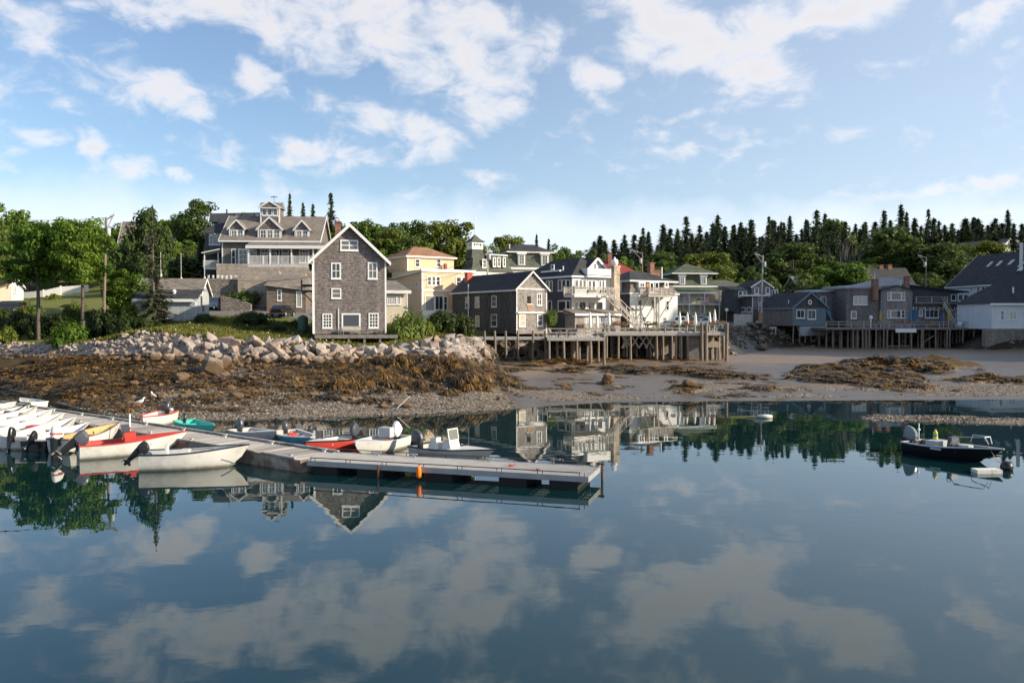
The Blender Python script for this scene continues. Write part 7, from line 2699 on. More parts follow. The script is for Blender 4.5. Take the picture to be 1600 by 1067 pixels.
    MB().box(xm(1147), xm(1175), .2, .3, 0, 2.2).build('screen_fence', M['pole_gray'], t)
    # long right wharf
    pl = [(px, .1, 0) for px in (1347.5, 1353, 1358, 1369, 1381, 1386.5, 1404.7, 1424, 1440, 1442.5, 1461.8, 1480, 1484.5, 1505, 1522, 1538.5)] + [(px, 3, 0) for px in (1330, 1350, 1372, 1395, 1415, 1435, 1452, 1470, 1495, 1515, 1532)] + [(1301, 1.5, 0), (1315, 1.5, 0), (1325, 1.5, 0), (1333, .3, 0), (1340, .3, 0)]
    t, x0 = wharf('right_wharf', 'long plank wharf on many dark piles below the bay window house and terrace', 1291, 1547, 134.5, 143, 4.62, pl, (1.0, 'bars'), deckm='deck_dark', fas=.3)
    xm = lambda px: XX(px, 134.5) - x0
    MB().bar((xm(1386), .2, -3.0), (xm(1424), .2, -3.0), .1, .14).build('brace', M['pole'], t)
    MB().bar((xm(1440), .3, -2.6), (xm(1462), .3, -1.2), .1, .14).build('brace', M['pole'], t)
    MB().box(xm(1399), xm(1431.5), -.1, -.02, -.75, -.12).build('sign_board', M['white'], t)
    MB().box(xm(1520), xm(1547), 1.0, 1.12, 0, 1.6).build('screen_fence', M['deck_dark'], t)
    for px, yt, cv, l in ((1375.6, 485, 'canvas_yellow', 'furled mustard parasol in front of the brick chimney'), (1421.3, 486.5, 'canvas_blue', 'furled blue parasol at the right corner of the bay window house'), (1474, 488, 'canvas_blue', 'furled blue parasol under the terrace stairs'), (1482, 484, 'canvas_yellow', 'furled mustard parasol right of the terrace stairs')):
        closed_parasol(px, 137, 4.62, ZZ(yt, 137), l, cv)
    for px, l in ((1360.5, 'white lamp post with a square head on the wharf left of the mustard parasol'), (1531.5, 'white lamp post with a square head at the right end of the wharf')):
        o = thing('lamp_post', l, 'lamp post', (XX(px, 136), 136, 4.62))
        MB().box(-.08, .08, -.08, .08, 0, 1.5).build('post', M['white'], o)
        MB().box(-.22, .22, -.22, .22, 1.5, 1.85).add([(-.26, -.26, 1.853), (.26, -.26, 1.853), (.26, .26, 1.853), (-.26, .26, 1.853), (0, 0, 2.05)], [(0, 1, 4), (1, 2, 4), (2, 3, 4), (3, 0, 4)]).build('lamp_head', M['white'], o)
    for px, a, l in ((1426.5, .4, 'white chair at the left end of the terrace'), (1440.5, 0, 'white chair second from the left on the terrace'), (1455, 0, 'white chair in the middle of the terrace row'), (1468, .2, 'white chair by the head of the terrace stairs'), (1494, -.3, 'white chair right of the terrace stairs'), (1512, -.5, 'white chair at the right end of the terrace')):
        chair(px, 142.6, 4.75 + 2.78, a, 'white', l)
    for px, l in ((1498, 'white reclined lounge chair on the right wharf below the terrace stairs'), (1518, 'white reclined lounge chair at the right end of the wharf deck')):
        chair(px, 135.8, 4.62, -.9, 'white', l)
    for p0, p1, l in ((1362, 1376, 'green planter on the wharf rail by the white lamp post'), (1393, 1412, 'planter with red flowers above the white sign board'), (1416, 1430, 'green planter right above the end of the white sign board'), (1446, 1462, 'planter on the rail under the terrace window')):
        flower_box(p0, p1, 134.7, 5.3, l)
    o = MB().box(-.6, .6, -.3, .3, 0, .9).build('bench_box', M['deck_dark'], None, loc=(XX(1340, 136), 136, 4.62))
    tag(o, 'dark wooden deck box on the wharf left of the lamp post', 'box')


wharves()


# ---------------------------------------------------------------- poles, wires, flags
def utility_pole(label, px, ptop, D, base_px, pbot=None, m='pole', arm=0.0, tr=0, can=None):
    x = XX(base_px, D)
    z0 = H(x, D)
    zt = ZZ(ptop, D)
    o = thing('utility_pole', label, 'utility pole', (x, D, z0))
    tip = Vector((XX(px, D) - x, 0, zt - z0))
    MB().tube([(0, 0, -.5), tip], [.17, .12], 8).build('pole', M[m], o)
    if arm:
        a, b = tip + Vector((0, -.02, -.25)), tip + Vector((arm, -.02, .25))
        MB().bar(a, b, .1, .12).bar(tip + Vector((0, -.1, -1.5)), tip + Vector((arm * .9, -.1, .15)), .08).build('cross_arm', M['pole_gray'], o)
        ib = MB()
        for f in (.5, .75, 1):
            p = a.lerp(b, f)
            ib.lathe([(.05, 0), (.07, .08), (.03, .2), (0, .22)], p + Vector((0, 0, .06)), 6)
        ib.build('insulator', M['gel_gray'], o)
    if tr:
        p = tip + Vector((.3 * tr, -.12, -1.6))
        MB().lathe([(.05, -.48), (.22, -.46), (.24, -.3), (.24, .38), (.18, .46), (.05, .5)], p, 10).build('transformer', M['gel_gray'], o, True)
    return Vector((XX(px, D), D, zt))


def wire(a, b, sag, r=.022):
    mb = MB()
    pts = [a.lerp(b, i / 14) - Vector((0, 0, sag * 4 * (i / 14) * (1 - i / 14))) for i in range(15)]
    return mb.tube(pts, r, 4)


def flag(px, D, ztop, h, label, w=1.0, pole=None, stripes=True):
    x = XX(px, D)
    o = thing('flag', label, 'flag', (x, D, ztop))
    n = 7
    for k in range(n):
        mb = MB()
        vs, fs = [], []
        for i in range(6):
            u = i / 5
            yy = .12 * math.sin(u * 7)
            xx = w * u * .35
            z0, z1 = -h * u * .5 - (w * (k / n)), -h * u * .5 - (w * ((k + 1) / n))
            vs += [(xx, yy, z0), (xx, yy, z1)]
        for i in range(5):
            fs.append((2 * i, 2 * i + 2, 2 * i + 3, 2 * i + 1))
        mb.add(vs, fs)
        mb.build('stripe', M['flag_red' if k % 2 == 0 else 'flag_white'], o, fix=False)
    mb = MB()
    mb.add([(0.0, -.012, .02), (w * .16, .07, -h * .22), (w * .16, .07, -h * .22 - w * .5), (0, -.012, -w * .5)], [(0, 1, 2, 3)])
    mb.build('canton', M['flag_blue'], o, fix=False)
    if pole:
        MB().tube([(-.02, 0, -pole), (-.02, 0, .25)], [.05, .03], 6).build('staff', M['white'], o)


def poles():
    a = utility_pole('leaning brown utility pole with a grey transformer between the locusts and the oak', 168, 340, 90, 161.5, arm=.9, tr=1)
    b = utility_pole('thin grey utility pole with a transformer right in front of the belfry house', 761.5, 385, 126, 762, m='pole_gray', tr=1)
    c = utility_pole('brown utility pole with long side arms behind the red roof', 1003, 394, 148, 1003, arm=-1.75, tr=-1)
    d = utility_pole('tall silver utility pole with a transformer standing in the grey stage', 1191, 399, 144, 1189, m='pole_gray', arm=-1.4, tr=1)
    e = utility_pole('dark brown utility pole with slanted arm left of the big hall roof', 1445.6, 401, 164, 1446, arm=-1.6, tr=-1)
    for nm, p, q_, s in (('wire running left from the leaning pole across the locust crowns', a, P(-80, 330, 86), .6), ('wire from the leaning pole towards the tall grey house', a + Vector((0, 0, -2.5)), P(487, 432, 88), 2.0), ('lower wire from the leaning pole past the boat shed', a + Vector((0, 0, -3.2)), P(480, 448, 90), 2.6),
                      ('wire from the tall grey house to the pole before the belfry', P(603, 420, 90), b + Vector((0, 0, -1)), 1.2), ('second wire reaching the pole before the belfry', P(603, 434, 90), b + Vector((0, 0, -1.8)), 1.4), ('wire between the belfry pole and the pole with long side arms', b, c, .8), ('wire between the long armed pole and the silver pole', c + Vector((0, 0, -1.5)), d + Vector((0, 0, -2)), 1.0),
                      ('wire from the silver pole to the dark brown pole', d + Vector((0, 0, -2.2)), e + Vector((0, 0, -1)), 1.2), ('wire leaving the dark brown pole to the right', e, P(1640, 395, 170), 1.0)):
        tag(wire(p, q_, s).build('overhead_wire', M['cable'], None, fix=False), nm, 'wire')
    for px, y0, y1, D, l in ((252.3, 394, 432, 96, 'thin white mast above the boat shed, leftmost of three'), (284, 395, 441, 98, 'thin white mast with a wide foot above the boat shed roof'), (320.5, 407, 440, 98, 'thin grey mast at the right rake of the boat shed')):
        x = XX(px, D)
        z0 = min(H(x, D), ZZ(y1, D))
        o = thing('mast', l, 'mast', (x, D, z0))
        MB().tube([(0, 0, -.2), (0, 0, ZZ(y0, D) - z0)], [.04, .025], 6).build('pole', M['white_worn'], o)
        MB().lathe([(.14, 0), (.14, .5), (.05, .6)], (0, 0, ZZ(y1, D) - z0), 8).build('foot', M['white_worn'], o)
    flag(1102, 154.5, ZZ(459, 154.5), 1.4, 'striped flag hanging from the balcony porch of the olive mansard house', 1.6)
    flag(1185.5, 146.5, ZZ(466, 146.5), 1.2, 'striped flag hanging beside the red shutter of the shingle shop', 1.3, pole=2.5)
    flag(1452.5, 232, ZZ(367, 232), 2.0, 'striped flag on a tall staff among the ridge trees', 2.4, pole=14)
    o = thing('wooden_sign', 'orange wooden carved board leaning at the foot of the silver utility pole', 'sign', (XX(1188.5, 142), 142, 4.7))
    MB().box(-.3, .3, -.05, .05, .9, 2.4).build('board', M['wood_door'], o)
    MB().box(-.04, .04, -.05, .05, 0, .9).build('post', M['pole'], o)
    for px, D, z0, y, l in ((1135, 136, 4.7, 484, 'round white traffic sign on a thin post behind the end stage'),):
        o = thing('road_sign', l, 'sign', (XX(px, D), D, z0))
        zt = ZZ(y, D) - z0
        MB().tube([(0, 0, -.4), (0, 0, zt)], .04, 6).build('post', M['steel'], o)
        MB().prism([(.3 * math.cos(k * math.pi / 4 + .39), zt + .3 * math.sin(k * math.pi / 4 + .39)) for k in range(8)], -.08, -.045, 'y').build('plate', M['white_worn'], o)


poles()
# ---------------------------------------------------------------- floating docks
def docks():
    # old plank float running to the left
    A, B = Vector((-8.35, 32.25, 0)), Vector((-35.6, 53.4, 0))
    d = (B - A).normalized()
    L = (B - A).length
    ang = math.atan2(d.y, d.x)
    t = thing('plank_dock', 'long weathered plank dock lined with small boats on both sides', 'dock', A, ang)
    W = 2.3     # local -y is away from the camera side: deck spans y -W..0
    mb = MB()
    n = int(L / .155)
    for i in range(n):
        x = i * L / n
        mb.box(x, x + L / n - .012, -W + .1, -.1, .40 + rng.uniform(-.004, .004), .45 + rng.uniform(-.004, .006))
    mb.build('deck_boards', M['deck'], t)
    for y in (-W, -.1):
        MB().box(0, L, y, y + .1, .0, .47).build('side_beam', M['rust_wood'], t)
        MB().box(.3, L, y + .0, y + .1, .49, .56).build('curb_rail', M['deck'], t)
    MB().box(-.08, -.002, -W, 0, .0, .47).build('end_beam', M['rust_wood'], t)
    MB().box(.1, L - .1, -W + .12, -.12, -.3, .38).build('float', M['rubber'], t)
    for i in range(9):
        x = 1 + i * 3.6
        for y in (-W + .25, -.3):
            MB().box(x - .18, x + .18, y - .025, y + .025, .55, .6).box(x - .07, x + .07, y - .04, y + .04, .45, .55).build('cleat', M['steel'], t)
    # newer grated float
    A, B = Vector((-7.95, 32.0, 0)), Vector((2.62, 28.7, 0))
    d = (B - A).normalized()
    L = (B - A).length
    ang = math.atan2(d.y, d.x)
    t = thing('grated_dock', 'grey grated metal dock on black floats with low rusty pipe rails', 'dock', A, ang)
    W = 2.25
    mb = MB()
    n = 118
    for i in range(n):
        x = i * L / n
        mb.box(x, x + L / n * .5, .06, W - .06, .455, .50)
    for y in (.35, .8, 1.25, 1.7):
        mb.box(0, L, y - .015, y + .015, .42, .453)
    mb.build('grating', M['alu'], t)
    fb = MB().box(0, L, 0, .055, .31, .51).box(0, L, W - .055, W, .31, .51).box(-.05, -.002, 0, W, .31, .51).box(L + .002, L + .05, 0, W, .31, .51)
    fb.build('frame', M['alu'], t)
    cb = MB()
    for i in range(18):
        x = L * (i + .5) / 18
        cb.box(x - .03, x + .03, .06, W - .06, .32, .415)
    cb.build('cross_beam', M['alu'], t)
    for px in (505, 575, 684, 800, 880):
        k = (px - 800) / F
        u = (k * A.y - A.x) / (d.x - k * d.y)
        w = .52
        MB().box(u - w, u + w, .06, W - .1, -.25, .308).build('float', M['rubber'], t)
    rb = MB()
    for y in (.03, W - .03):
        rb.tube([(.1, y, .63), (L - .25, y, .63)], .02, 6)
        for i in range(8):
            x = .12 + (L - .4) * i / 7
            for o in (0, .18):
                rb.tube([(x + o, y, .50), (x + o, y, .63)], .015, 5)
    rb.build('pipe_rail', M['rust'], t)
    MB().tube([(L + .12, W - .1, -.5), (L + .12, W - .1, .66)], .05, 7).tube([(L - .1, W - .1, .6), (L + .2, W - .1, .6)], .04, 6).build('mooring_post', M['rust'], t)
    for x in (2.0, 3.6, 6.8):
        MB().box(x - .16, x + .16, W - .3, W - .24, .6, .65).box(x - .06, x + .06, W - .3, W - .24, .50, .6).build('cleat', M['steel'], t)
    Rm = Matrix.Rotation(ang, 3, 'Z')
    wp = lambda x, y, z: A + Rm @ Vector((x, y, z))
    o = MB().lathe([(0, 0), (.07, .02), (.1, .1), (.1, .34), (.07, .42), (.025, .46), (0, .47)], n=12).build('pot_buoy', M['orange'], None, True, loc=wp(4.75, -.14, .12))
    tag(o, 'orange pot buoy hanging from the rail of the grated dock', 'buoy')
    for x, y, l in ((8.0, 1.2, 'heap of red rope on the grated dock, nearer its middle'), (9.2, .6, 'small heap of red rope near the end of the grated dock')):
        rp = MB()
        p0 = Vector((0, 0, .02))
        pts = [Vector((rng.uniform(-.2, .2), rng.uniform(-.09, .09), rng.uniform(.01, .07))) for _ in range(9)]
        rp.tube(pts, .013, 5)
        q_ = rp.build('rope', M['rope_red'], None, loc=wp(x, y, .51))
        tag(q_, l, 'rope')
    ch = MB()
    for i in range(7):
        ch.lathe([(.035, -.05), (.05, 0), (.035, .05)], (0, 0, .45 - i * .1), 6)
    q_ = ch.build('chain', M['rust'], None, loc=wp(3.05, -.05, .0))
    tag(q_, 'rusty chain hanging from the front rail of the grated dock into the water', 'chain')
    # white marker pole by the red boat
    g = G(203, 681, .45)
    o = thing('marker_pole', 'white and red marker pole standing on the edge of the plank dock', 'pole', g)
    MB().tube([(0, 0, -.2), (0, 0, 1.05)], .045, 8).build('pole', M['white'], o)
    MB().tube([(.0, 0, .3), (0, 0, .44)], .05, 8).build('band', M['red_paint'], o)
    # bollard-like wooden post behind the red rimmed boat
    g = G(251, 657, 0)
    o = MB().tube([(0, 0, -.6), (0, 0, .95)], [.2, .17], 9).build('post', M['pole'], None, loc=g)
    tag(o, 'short stout wooden post behind the red rimmed skiff', 'post')


M['rust_wood'] = mat('brown_stained_dock_beam', (.19, .125, .085), .85, var=.4, vscale=2, bump=.3, two=(.30, .26, .22), tscale=1.2)
docks()


# ---------------------------------------------------------------- boats
def outboard(par, x, y, z, cowl='cowl_gray', tilt=.0, turn=0.0, s=1.0, stripe=None):
    """clamped at the transom; leg trails aft (-x) when tilted up"""
    o = bpy.data.objects.new('outboard', None)
    R = Matrix.Rotation(tilt, 3, 'Y')

    def tr(v):
        return R @ (Vector(v) * s)
    mb = MB()
    rings = []
    for zz, w, l0, l1 in ((.06, .10, -.14, .22), (.12, .13, -.22, .30), (.28, .13, -.23, .33), (.44, .115, -.22, .26), (.54, .09, -.19, .12), (.57, .05, -.15, .02)):
        rings.append([tr((((l0 + l1) / 2) + (l1 - l0) / 2 * math.copysign(abs(math.cos(a)) ** .55, math.cos(a)) - .1, w * math.copysign(abs(math.sin(a)) ** .6, math.sin(a)), zz)) for a in [k * math.pi / 8 + .01 for k in range(16)]])
    mb.loft(rings)
    c = mb.build('outboard', M[cowl], par, False, loc=(x, y, z), rot=(0, 0, turn))
    lb = MB()
    pr = [(.08, .10, -.26, .14), (-.2, .075, -.24, .04), (-.55, .045, -.2, -.02), (-.62, .10, -.28, .02), (-.66, .045, -.22, -.02), (-.86, .03, -.16, -.05)]
    lb.loft([[tr((l0 - .05, -w, zz)), tr((l1 - .05, -w * .6, zz)), tr((l1 - .05, w * .6, zz)), tr((l0 - .05, w, zz))] for zz, w, l0, l1 in pr])
    lb.tube([tr((-.36, 0, -.70)), tr((.05, 0, -.70))], [.02, .06], 6)
    lb.build('leg', M['black'], c)
    pb = MB()
    for k in range(3):
        a = k * 2.094
        e = tr((-.33, .13 * math.cos(a), -.70 + .13 * math.sin(a)))
        pb.bar(tr((-.33, 0, -.70)), e, .09 * s, .015 * s)
    pb.build('propeller', M['alu'], c)
    bb = MB()
    bb.box(-.02 * s, .16 * s, -.12 * s, .12 * s, -.22 * s, .12 * s)
    bb.build('bracket', M['black'], c)
    if stripe:
        q_ = MB()
        q_.loft([[tr((-.09 + .29 * math.cos(a), .172 * math.sin(a), zz)) for a in [k * math.pi / 7 for k in range(14)]] for zz in (.22, .29)], cap=False)
        q_.build('stripe', M[stripe], c, fix=False)
    bpy.data.objects.remove(o)
    return c


def boat(label, stern, bow, B, hs=.55, hb=.8, hull='gel', inside='gel_in', rim='gel', ob=None, name='skiff', group=None, thw=3, rake=.45, draft=.06, chine=None, cover=False, full=.86, roll=0.0, rimw=.045):
    a, b = G(*stern), G(*bow)
    d = b - a
    Lw = d.length
    t = thing(name, label, 'boat', (a.x, a.y, 0), math.atan2(d.y, d.x), group)
    n = 13
    outer, inner, sheer = [], [], []
    for i in range(n):
        f = i / (n - 1)
        hw = B / 2 * (full + (1 - full) * math.sin(min(f / .45, 1) * math.pi / 2)) * (1 - max(0, (f - .42) / .58) ** 2.1)
        hw = max(hw, .015)
        zs = hs + (hb - hs) * f ** 2.0 - .03 * math.sin(f * math.pi)
        kx = f * Lw
        top = kx + rake * f ** 5
        zk = -.16 - draft + .02 + (.22 + draft) * max(0, (f - .8) / .2) ** 2
        wl = .80 - .32 * max(0, (f - .3) / .7)
        oo = [(0, zk, kx), (hw * wl, zk + .10, kx), (hw * .93, zs * .45, kx + (top - kx) * .45), (hw, zs, top)]
        ring = [(x, -y, z) for y, z, x in oo[::-1]] + [(x, y, z) for y, z, x in oo[1:]]
        outer.append(ring)
        th = min(.05, hw * .5)
        fl = max(.05, zk + .14) if f < .86 else zs * .5
        ii = [(0, fl, kx), (max(hw * .70 - th, .004), fl + .01, kx), (max(hw - th, .008), zs, top)]
        inner.append([(x - .02 * f, -y, z) for y, z, x in ii[::-1]] + [(x - .02 * f, y, z) for y, z, x in ii[1:]])
        sheer.append((top, hw, zs))
    mb = MB()
    mb.loft(outer, cap=False, closed=False)
    tb = MB().add(outer[0], [tuple(range(len(outer[0])))])
    tb.build('transom', M[hull], t)
    mb.build('hull', M[hull], t, True, fix=True)
    ib = MB()
    ib.loft(inner, cap=False, closed=False)
    sh = [(p[0] + .05, p[1], p[2]) for p in inner[0]]
    ib.add(sh, [tuple(range(len(sh)))])
    ib.add([outer[0][0], sh[0], inner[0][0], outer[0][-1], sh[-1]], [(0, 1, 4, 3)])
    ib.build('interior', M[inside], t, False)
    g = MB()
    for sg in (-1, 1):
        pts = [Vector((x + .01, sg * (w - .01), z + .012)) for x, w, z in sheer]
        rings = []
        for i, p in enumerate(pts):
            k = rimw
            rings.append([p + Vector((0, sg * .025, -.03)), p + Vector((0, sg * .03, .02)), p + Vector((0, -sg * k, .02)), p + Vector((0, -sg * k, -.02))])
        g.loft(rings)
    g.box(-.02, .05, -sheer[0][1] - .02, sheer[0][1] + .02, hs - .03, hs + .035)
    g.build('gunwale', M[rim], t)
    if cover:
        cb = MB()
        for i in range(7, n - 1):
            a0, a1 = sheer[i], sheer[i + 1]
            cb.add([(a0[0], -a0[1] + .03, a0[2] + .02), (a0[0], a0[1] - .03, a0[2] + .02), (a1[0], a1[1] - .005, a1[2] + .02), (a1[0], -a1[1] + .005, a1[2] + .02)], [(0, 1, 2, 3)])
        cb.build('foredeck', M[rim if cover is True else cover], t, fix=False)
    for i in range(thw):
        f = .18 + .27 * i
        j = int(f * (n - 1))
        hw = sheer[j][1] - .05
        z = sheer[j][2] * .62 + .05
        MB().box(f * Lw - .12, f * Lw + .12, -hw * .93, hw * .93, z - .04, z).build('thwart', M[inside], t)
    if ob:
        outboard(t, -.06, 0, hs - .02, **ob)
    if roll:
        t.rotation_euler.x = roll
    t['len'] = Lw
    del t['len']
    return t, Lw


def boats():
    # near side of the plank dock, from right to left
    t, L = boat('white skiff with a navy rim and tilted black outboard, nearest of the moored boats', (222, 733), (368, 727.5), 1.55, .66, .86, rim='navy', inside='gel_gray', ob=dict(cowl='black', tilt=.75, s=.85), thw=2, rake=.55)
    MB().box(L * .27, L * .34, -.25, .25, .45, .5).box(L * .255, L * .275, -.25, .25, .45, .98).build('seat', M['gel'], t)
    MB().box(L * .42, L * .5, -.2, .3, .42, .74).build('console', M['gel'], t)
    MB().tube([(L * .55, -.5, .80), (L * .78, -.35, .83)], .03, 6).build('oar', M['deck_dark'], t)
    MB().tube([(L * .8, .1, .62), (L * .88, .2, .65), (L * .9, -.1, .65), (L * .82, -.15, .62)], .06, 6).build('rope_coil', M['cable'], t)
    t, L = boat('white lapstrake boat with a bright red interior and tilted charcoal outboard', (122, 716), (268, 704), 1.65, .60, .84, inside='boat_red', rim='boat_red', ob=dict(cowl='cowl_gray', tilt=.85, s=1.15), rake=.7)
    MB().box(L * .48, L * .6, -.22, .3, .45, 1.0).build('console', M['boat_red'], t)
    MB().bar((L * .5, 0, 1.0), (L * .5, .3, 1.28), .35, .06).build('wheel_cover', M['cowl_gray'], t)
    boat('white wooden dory with a varnished orange plank interior', (92, 708), (176, 690), 1.45, .62, .9, inside='boat_orange', rim='deck_dark', ob=dict(cowl='cowl_white', tilt=.1, s=1.15, stripe='red_paint'), rake=.6)
    boat('low grey skiff wedged between the orange dory and the white rowing boats', (52, 705), (132, 683), 1.4, .5, .68, hull='black_hull', inside='gel_gray', rim='gel', ob=dict(cowl='black', tilt=.8, s=.8), rake=.5)
    t, L = boat('cream white skiff with an outboard on its square stern, fourth from the navy rimmed one', (20, 703), (110, 678), 1.5, .58, .8, inside='gel_in', ob=dict(cowl='black', tilt=.3, s=.85), rake=.6)
    t, L = boat('white skiff with a small red cushion amidships', (-20, 699), (92, 669), 1.5, .56, .78, rake=.6)
    MB().box(L * .55, L * .63, -.2, .2, .40, .52).build('cushion', M['boat_red'], t)
    boat('white rowing boat with a blue grey interior by the dock planks', (-45, 692), (74, 662), 1.45, .54, .76, inside='gel_gray', rake=.6)
    boat('white rowing boat third from the far end of the row', (-60, 684), (52, 656), 1.45, .54, .74, inside='gel_in', rake=.5, rim='deck')
    boat('dark rimmed dinghy second from the far end of the row', (-70, 676), (36, 651), 1.4, .5, .7, rim='black_hull', inside='gel_gray', rake=.5)
    boat('small white dinghy at the far end of the row on the near dock side', (-70, 664), (20, 645), 1.4, .5, .68, rake=.4)
    boat('small white dinghy alone on the far side of the plank dock', (62, 638), (36, 634.5), 1.3, .42, .55, rake=.4)
    # far side of the dock
    t, L = boat('stubby white skiff with a red rim behind the plank dock', (262, 658), (226, 671), 1.5, .62, .72, rim='boat_red', inside='gel_in', ob=dict(cowl='cowl_gray', tilt=.0, s=1.0), rake=.35, rimw=.09)
    MB().blob((.25, .3, .72), (.12, .12, .1), 8, 5).build('jug', M['gel'], t)
    t, L = boat('turquoise skiff with a small dark outboard behind the plank dock', (288, 669), (330, 683), 1.35, .45, .66, hull='boat_teal', inside='boat_teal', rim='boat_teal', ob=dict(cowl='black', tilt=.7, s=.7), rake=.5)
    boat('grey hulled skiff with a white foredeck and black outboard behind the dock', (374, 683), (424, 692), 1.5, .42, .62, hull='gel_gray', rim='gel', ob=dict(cowl='cowl_gray', tilt=.55, s=1.0), cover='gel', rake=.5)
    t, L = boat('light blue dinghy with broad white rim and upright outboard', (446, 684), (484, 700), 1.55, .38, .54, hull='boat_blue', rim='gel', inside='gel_in', ob=dict(cowl='cowl_gray', tilt=.0, s=.85), rake=.4, rimw=.1)
    t, L = boat('bright red hulled skiff with black rim and white inside', (556, 693), (488, 707), 1.5, .40, .54, hull='boat_red', rim='black_hull', inside='gel', ob=dict(cowl='cowl_gray', tilt=.7, s=1.1), cover='gel', rake=.5)
    t, L = boat('stocky white skiff with a white outboard, right of the red hulled skiff', (622, 696), (562, 712), 1.75, .50, .62, ob=dict(cowl='cowl_white', tilt=.75, s=1.2), cover='gel', rake=.4, rimw=.09)
    MB().box(.5, .9, -.5, .1, .5, .95).build('cooler', M['gel_gray'], t)
    t, L = boat('white centre console boat with a grey screen behind the grated dock', (655, 708), (752, 720), 1.75, .40, .54, rim='navy', ob=dict(cowl='cowl_gray', tilt=.05, s=1.15), thw=1, rake=.75, cover='gel')
    c = MB().hexa([(L * .46, -.34, .2), (L * .62, -.34, .2), (L * .62, .34, .2), (L * .46, .34, .2)], [(L * .48, -.32, 0.76), (L * .57, -.32, 0.76), (L * .57, .32, 0.76), (L * .48, .32, 0.76)]).build('console', M['gel'], t)
    fr = MB()
    for s_ in (-.32, .32):
        fr.bar((L * .57, s_, 0.76), (L * .545, s_, 1.24), .05)
    fr.bar((L * .545, -.34, 1.24), (L * .545, .34, 1.24), .05)
    fr.bar((L * .57, -.32, 0.77), (L * .57, .32, 0.77), .04)
    fr.build('screen_frame', M['gel'], c)
    MB().hexa([(L * .57 - .008, -.3, 0.78), (L * .57 + .008, -.3, 0.78), (L * .57 + .008, .3, 0.78), (L * .57 - .008, .3, 0.78)], [(L * .545 - .008, -.3, 1.22), (L * .545 + .008, -.3, 1.22), (L * .545 + .008, .3, 1.22), (L * .545 - .008, .3, 1.22)]).build('screen', M['screen'], c)
    MB().box(L * .26, L * .38, -.3, .3, .2, .6).box(L * .26, L * .29, -.3, .3, .6, .78).build('seat', M['gel'], t)
    for f in (.04, .12):
        MB().tube([(f * L, .75, .42), (f * L, .75, .72)], .02, 6).build('rod_holder', M['steel'], t)
    ax = Vector((-35.6 + 8.35, 53.4 - 32.25, 0)).normalized()
    for name_, px, py, z, l in (('navy', 384, 700, .84, 'mooring line from the bow of the navy rimmed skiff to the plank dock'), ('red', 286, 682, .82, 'mooring line from the bow of the red lined boat to the plank dock'),
                                ('dory', 191, 664, .85, 'mooring line from the bow of the orange planked dory to the plank dock'), ('cream', 140, 664, .76, 'mooring line from the bow of the cream white skiff to the plank dock'), ('cushion', 116, 656, .74, 'mooring line from the bow of the skiff with the red cushion')):
        p = G(px, py, z)
        k = (p - Vector((-8.35, 32.25, 0))).dot(ax)
        e = Vector((-8.35, 32.25, .6)) + ax * k + Vector((.61, .79, 0)) * .28
        mb = MB().tube([p, p.lerp(e, .5) - Vector((0, 0, .12)), e], .016, 5)
        tag(mb.build('mooring_line', M['rope'], None), l, 'rope')
    for stern, bow, f, l, m_ in (((222, 733), (368, 727.5), .16, 'red fuel tank on the floor of the navy rimmed skiff', 'boat_red'), ((122, 716), (268, 704), .2, 'black battery box in the stern of the red lined boat', 'black'), ((622, 696), (562, 712), .3, 'red fuel tank in the stocky white skiff', 'boat_red'), ((446, 684), (484, 700), .3, 'red fuel tank in the light blue dinghy', 'boat_red')):
        a_, b_ = G(*stern), G(*bow)
        o = thing('fuel_tank' if m_ == 'boat_red' else 'battery_box', l, 'tank', a_.lerp(b_, f) + Vector((0, 0, .14)), .5)
        MB().hexa([(-.22, -.16, 0), (.22, -.16, 0), (.22, .16, 0), (-.22, .16, 0)], [(-.2, -.14, .26), (.2, -.14, .26), (.2, .14, .26), (-.2, .14, .26)]).build('body', M[m_], o)
        MB().tube([(-.1, 0, .26), (-.1, 0, .33), (.1, 0, .33), (.1, 0, .26)], .018, 6).build('handle', M['black'], o)
    # black skiff moored on the right
    t, L = boat('black hulled open boat with a grey outboard and steel bow rail moored on the right', (1424, 705), (1536, 722), 1.75, .48, .66, hull='black_hull', rim='gel_gray', inside='cowl_gray', ob=dict(cowl='cowl_gray2', tilt=.25, s=1.15), rake=.85, rimw=.06)
    rb = MB()
    for s_ in (-1, 1):
        rb.tube([(L * .70, s_ * .72, .68), (L * .74, s_ * .66, 1.0), (L * .92, s_ * .42, 1.05), (L * 1.05, s_ * .2, 1.08), (L * 1.09, s_ * .12, .80)], .022, 6)
    rb.tube([(L * 1.05, -.2, 1.08), (L * 1.07, 0, 1.09), (L * 1.05, .2, 1.08)], .022, 6)
    rb.build('bow_rail', M['steel'], t)
    MB().box(L * .30, L * .48, -.45, .35, .3, .68).build('engine_box', M['gel_gray'], t)
    c = MB().hexa([(L * .56, -.3, .3), (L * .66, -.3, .3), (L * .66, .25, .3), (L * .56, .25, .3)], [(L * .58, -.28, .92), (L * .63, -.28, .92), (L * .63, .23, .92), (L * .58, .23, .92)]).build('console', M['cowl_gray'], t)
    MB().tube([(L * .55 , .17 * math.cos(k * .7), .92 + .17 * math.sin(k * .7)) for k in range(10)], .018, 5).build('steering_wheel', M['black'], c)
    MB().tube([(.05, .45, .5), (.05, .45, 1.25)], .025, 6).box(-.0, .1, .40, .5, .95, 1.0).build('stern_light', M['white'], t)
    MB().lathe([(.25, 0), (.3, .1), (.28, .2), (.05, .22)], (L * .75, .1, .42), 10).build('tub', M['gel_gray'], t)
    MB().box(.45 * L, .6 * L, -.886, -.872, .38, .46).build('hull_number', M['gel_gray'], t)
    w = t.matrix_basis
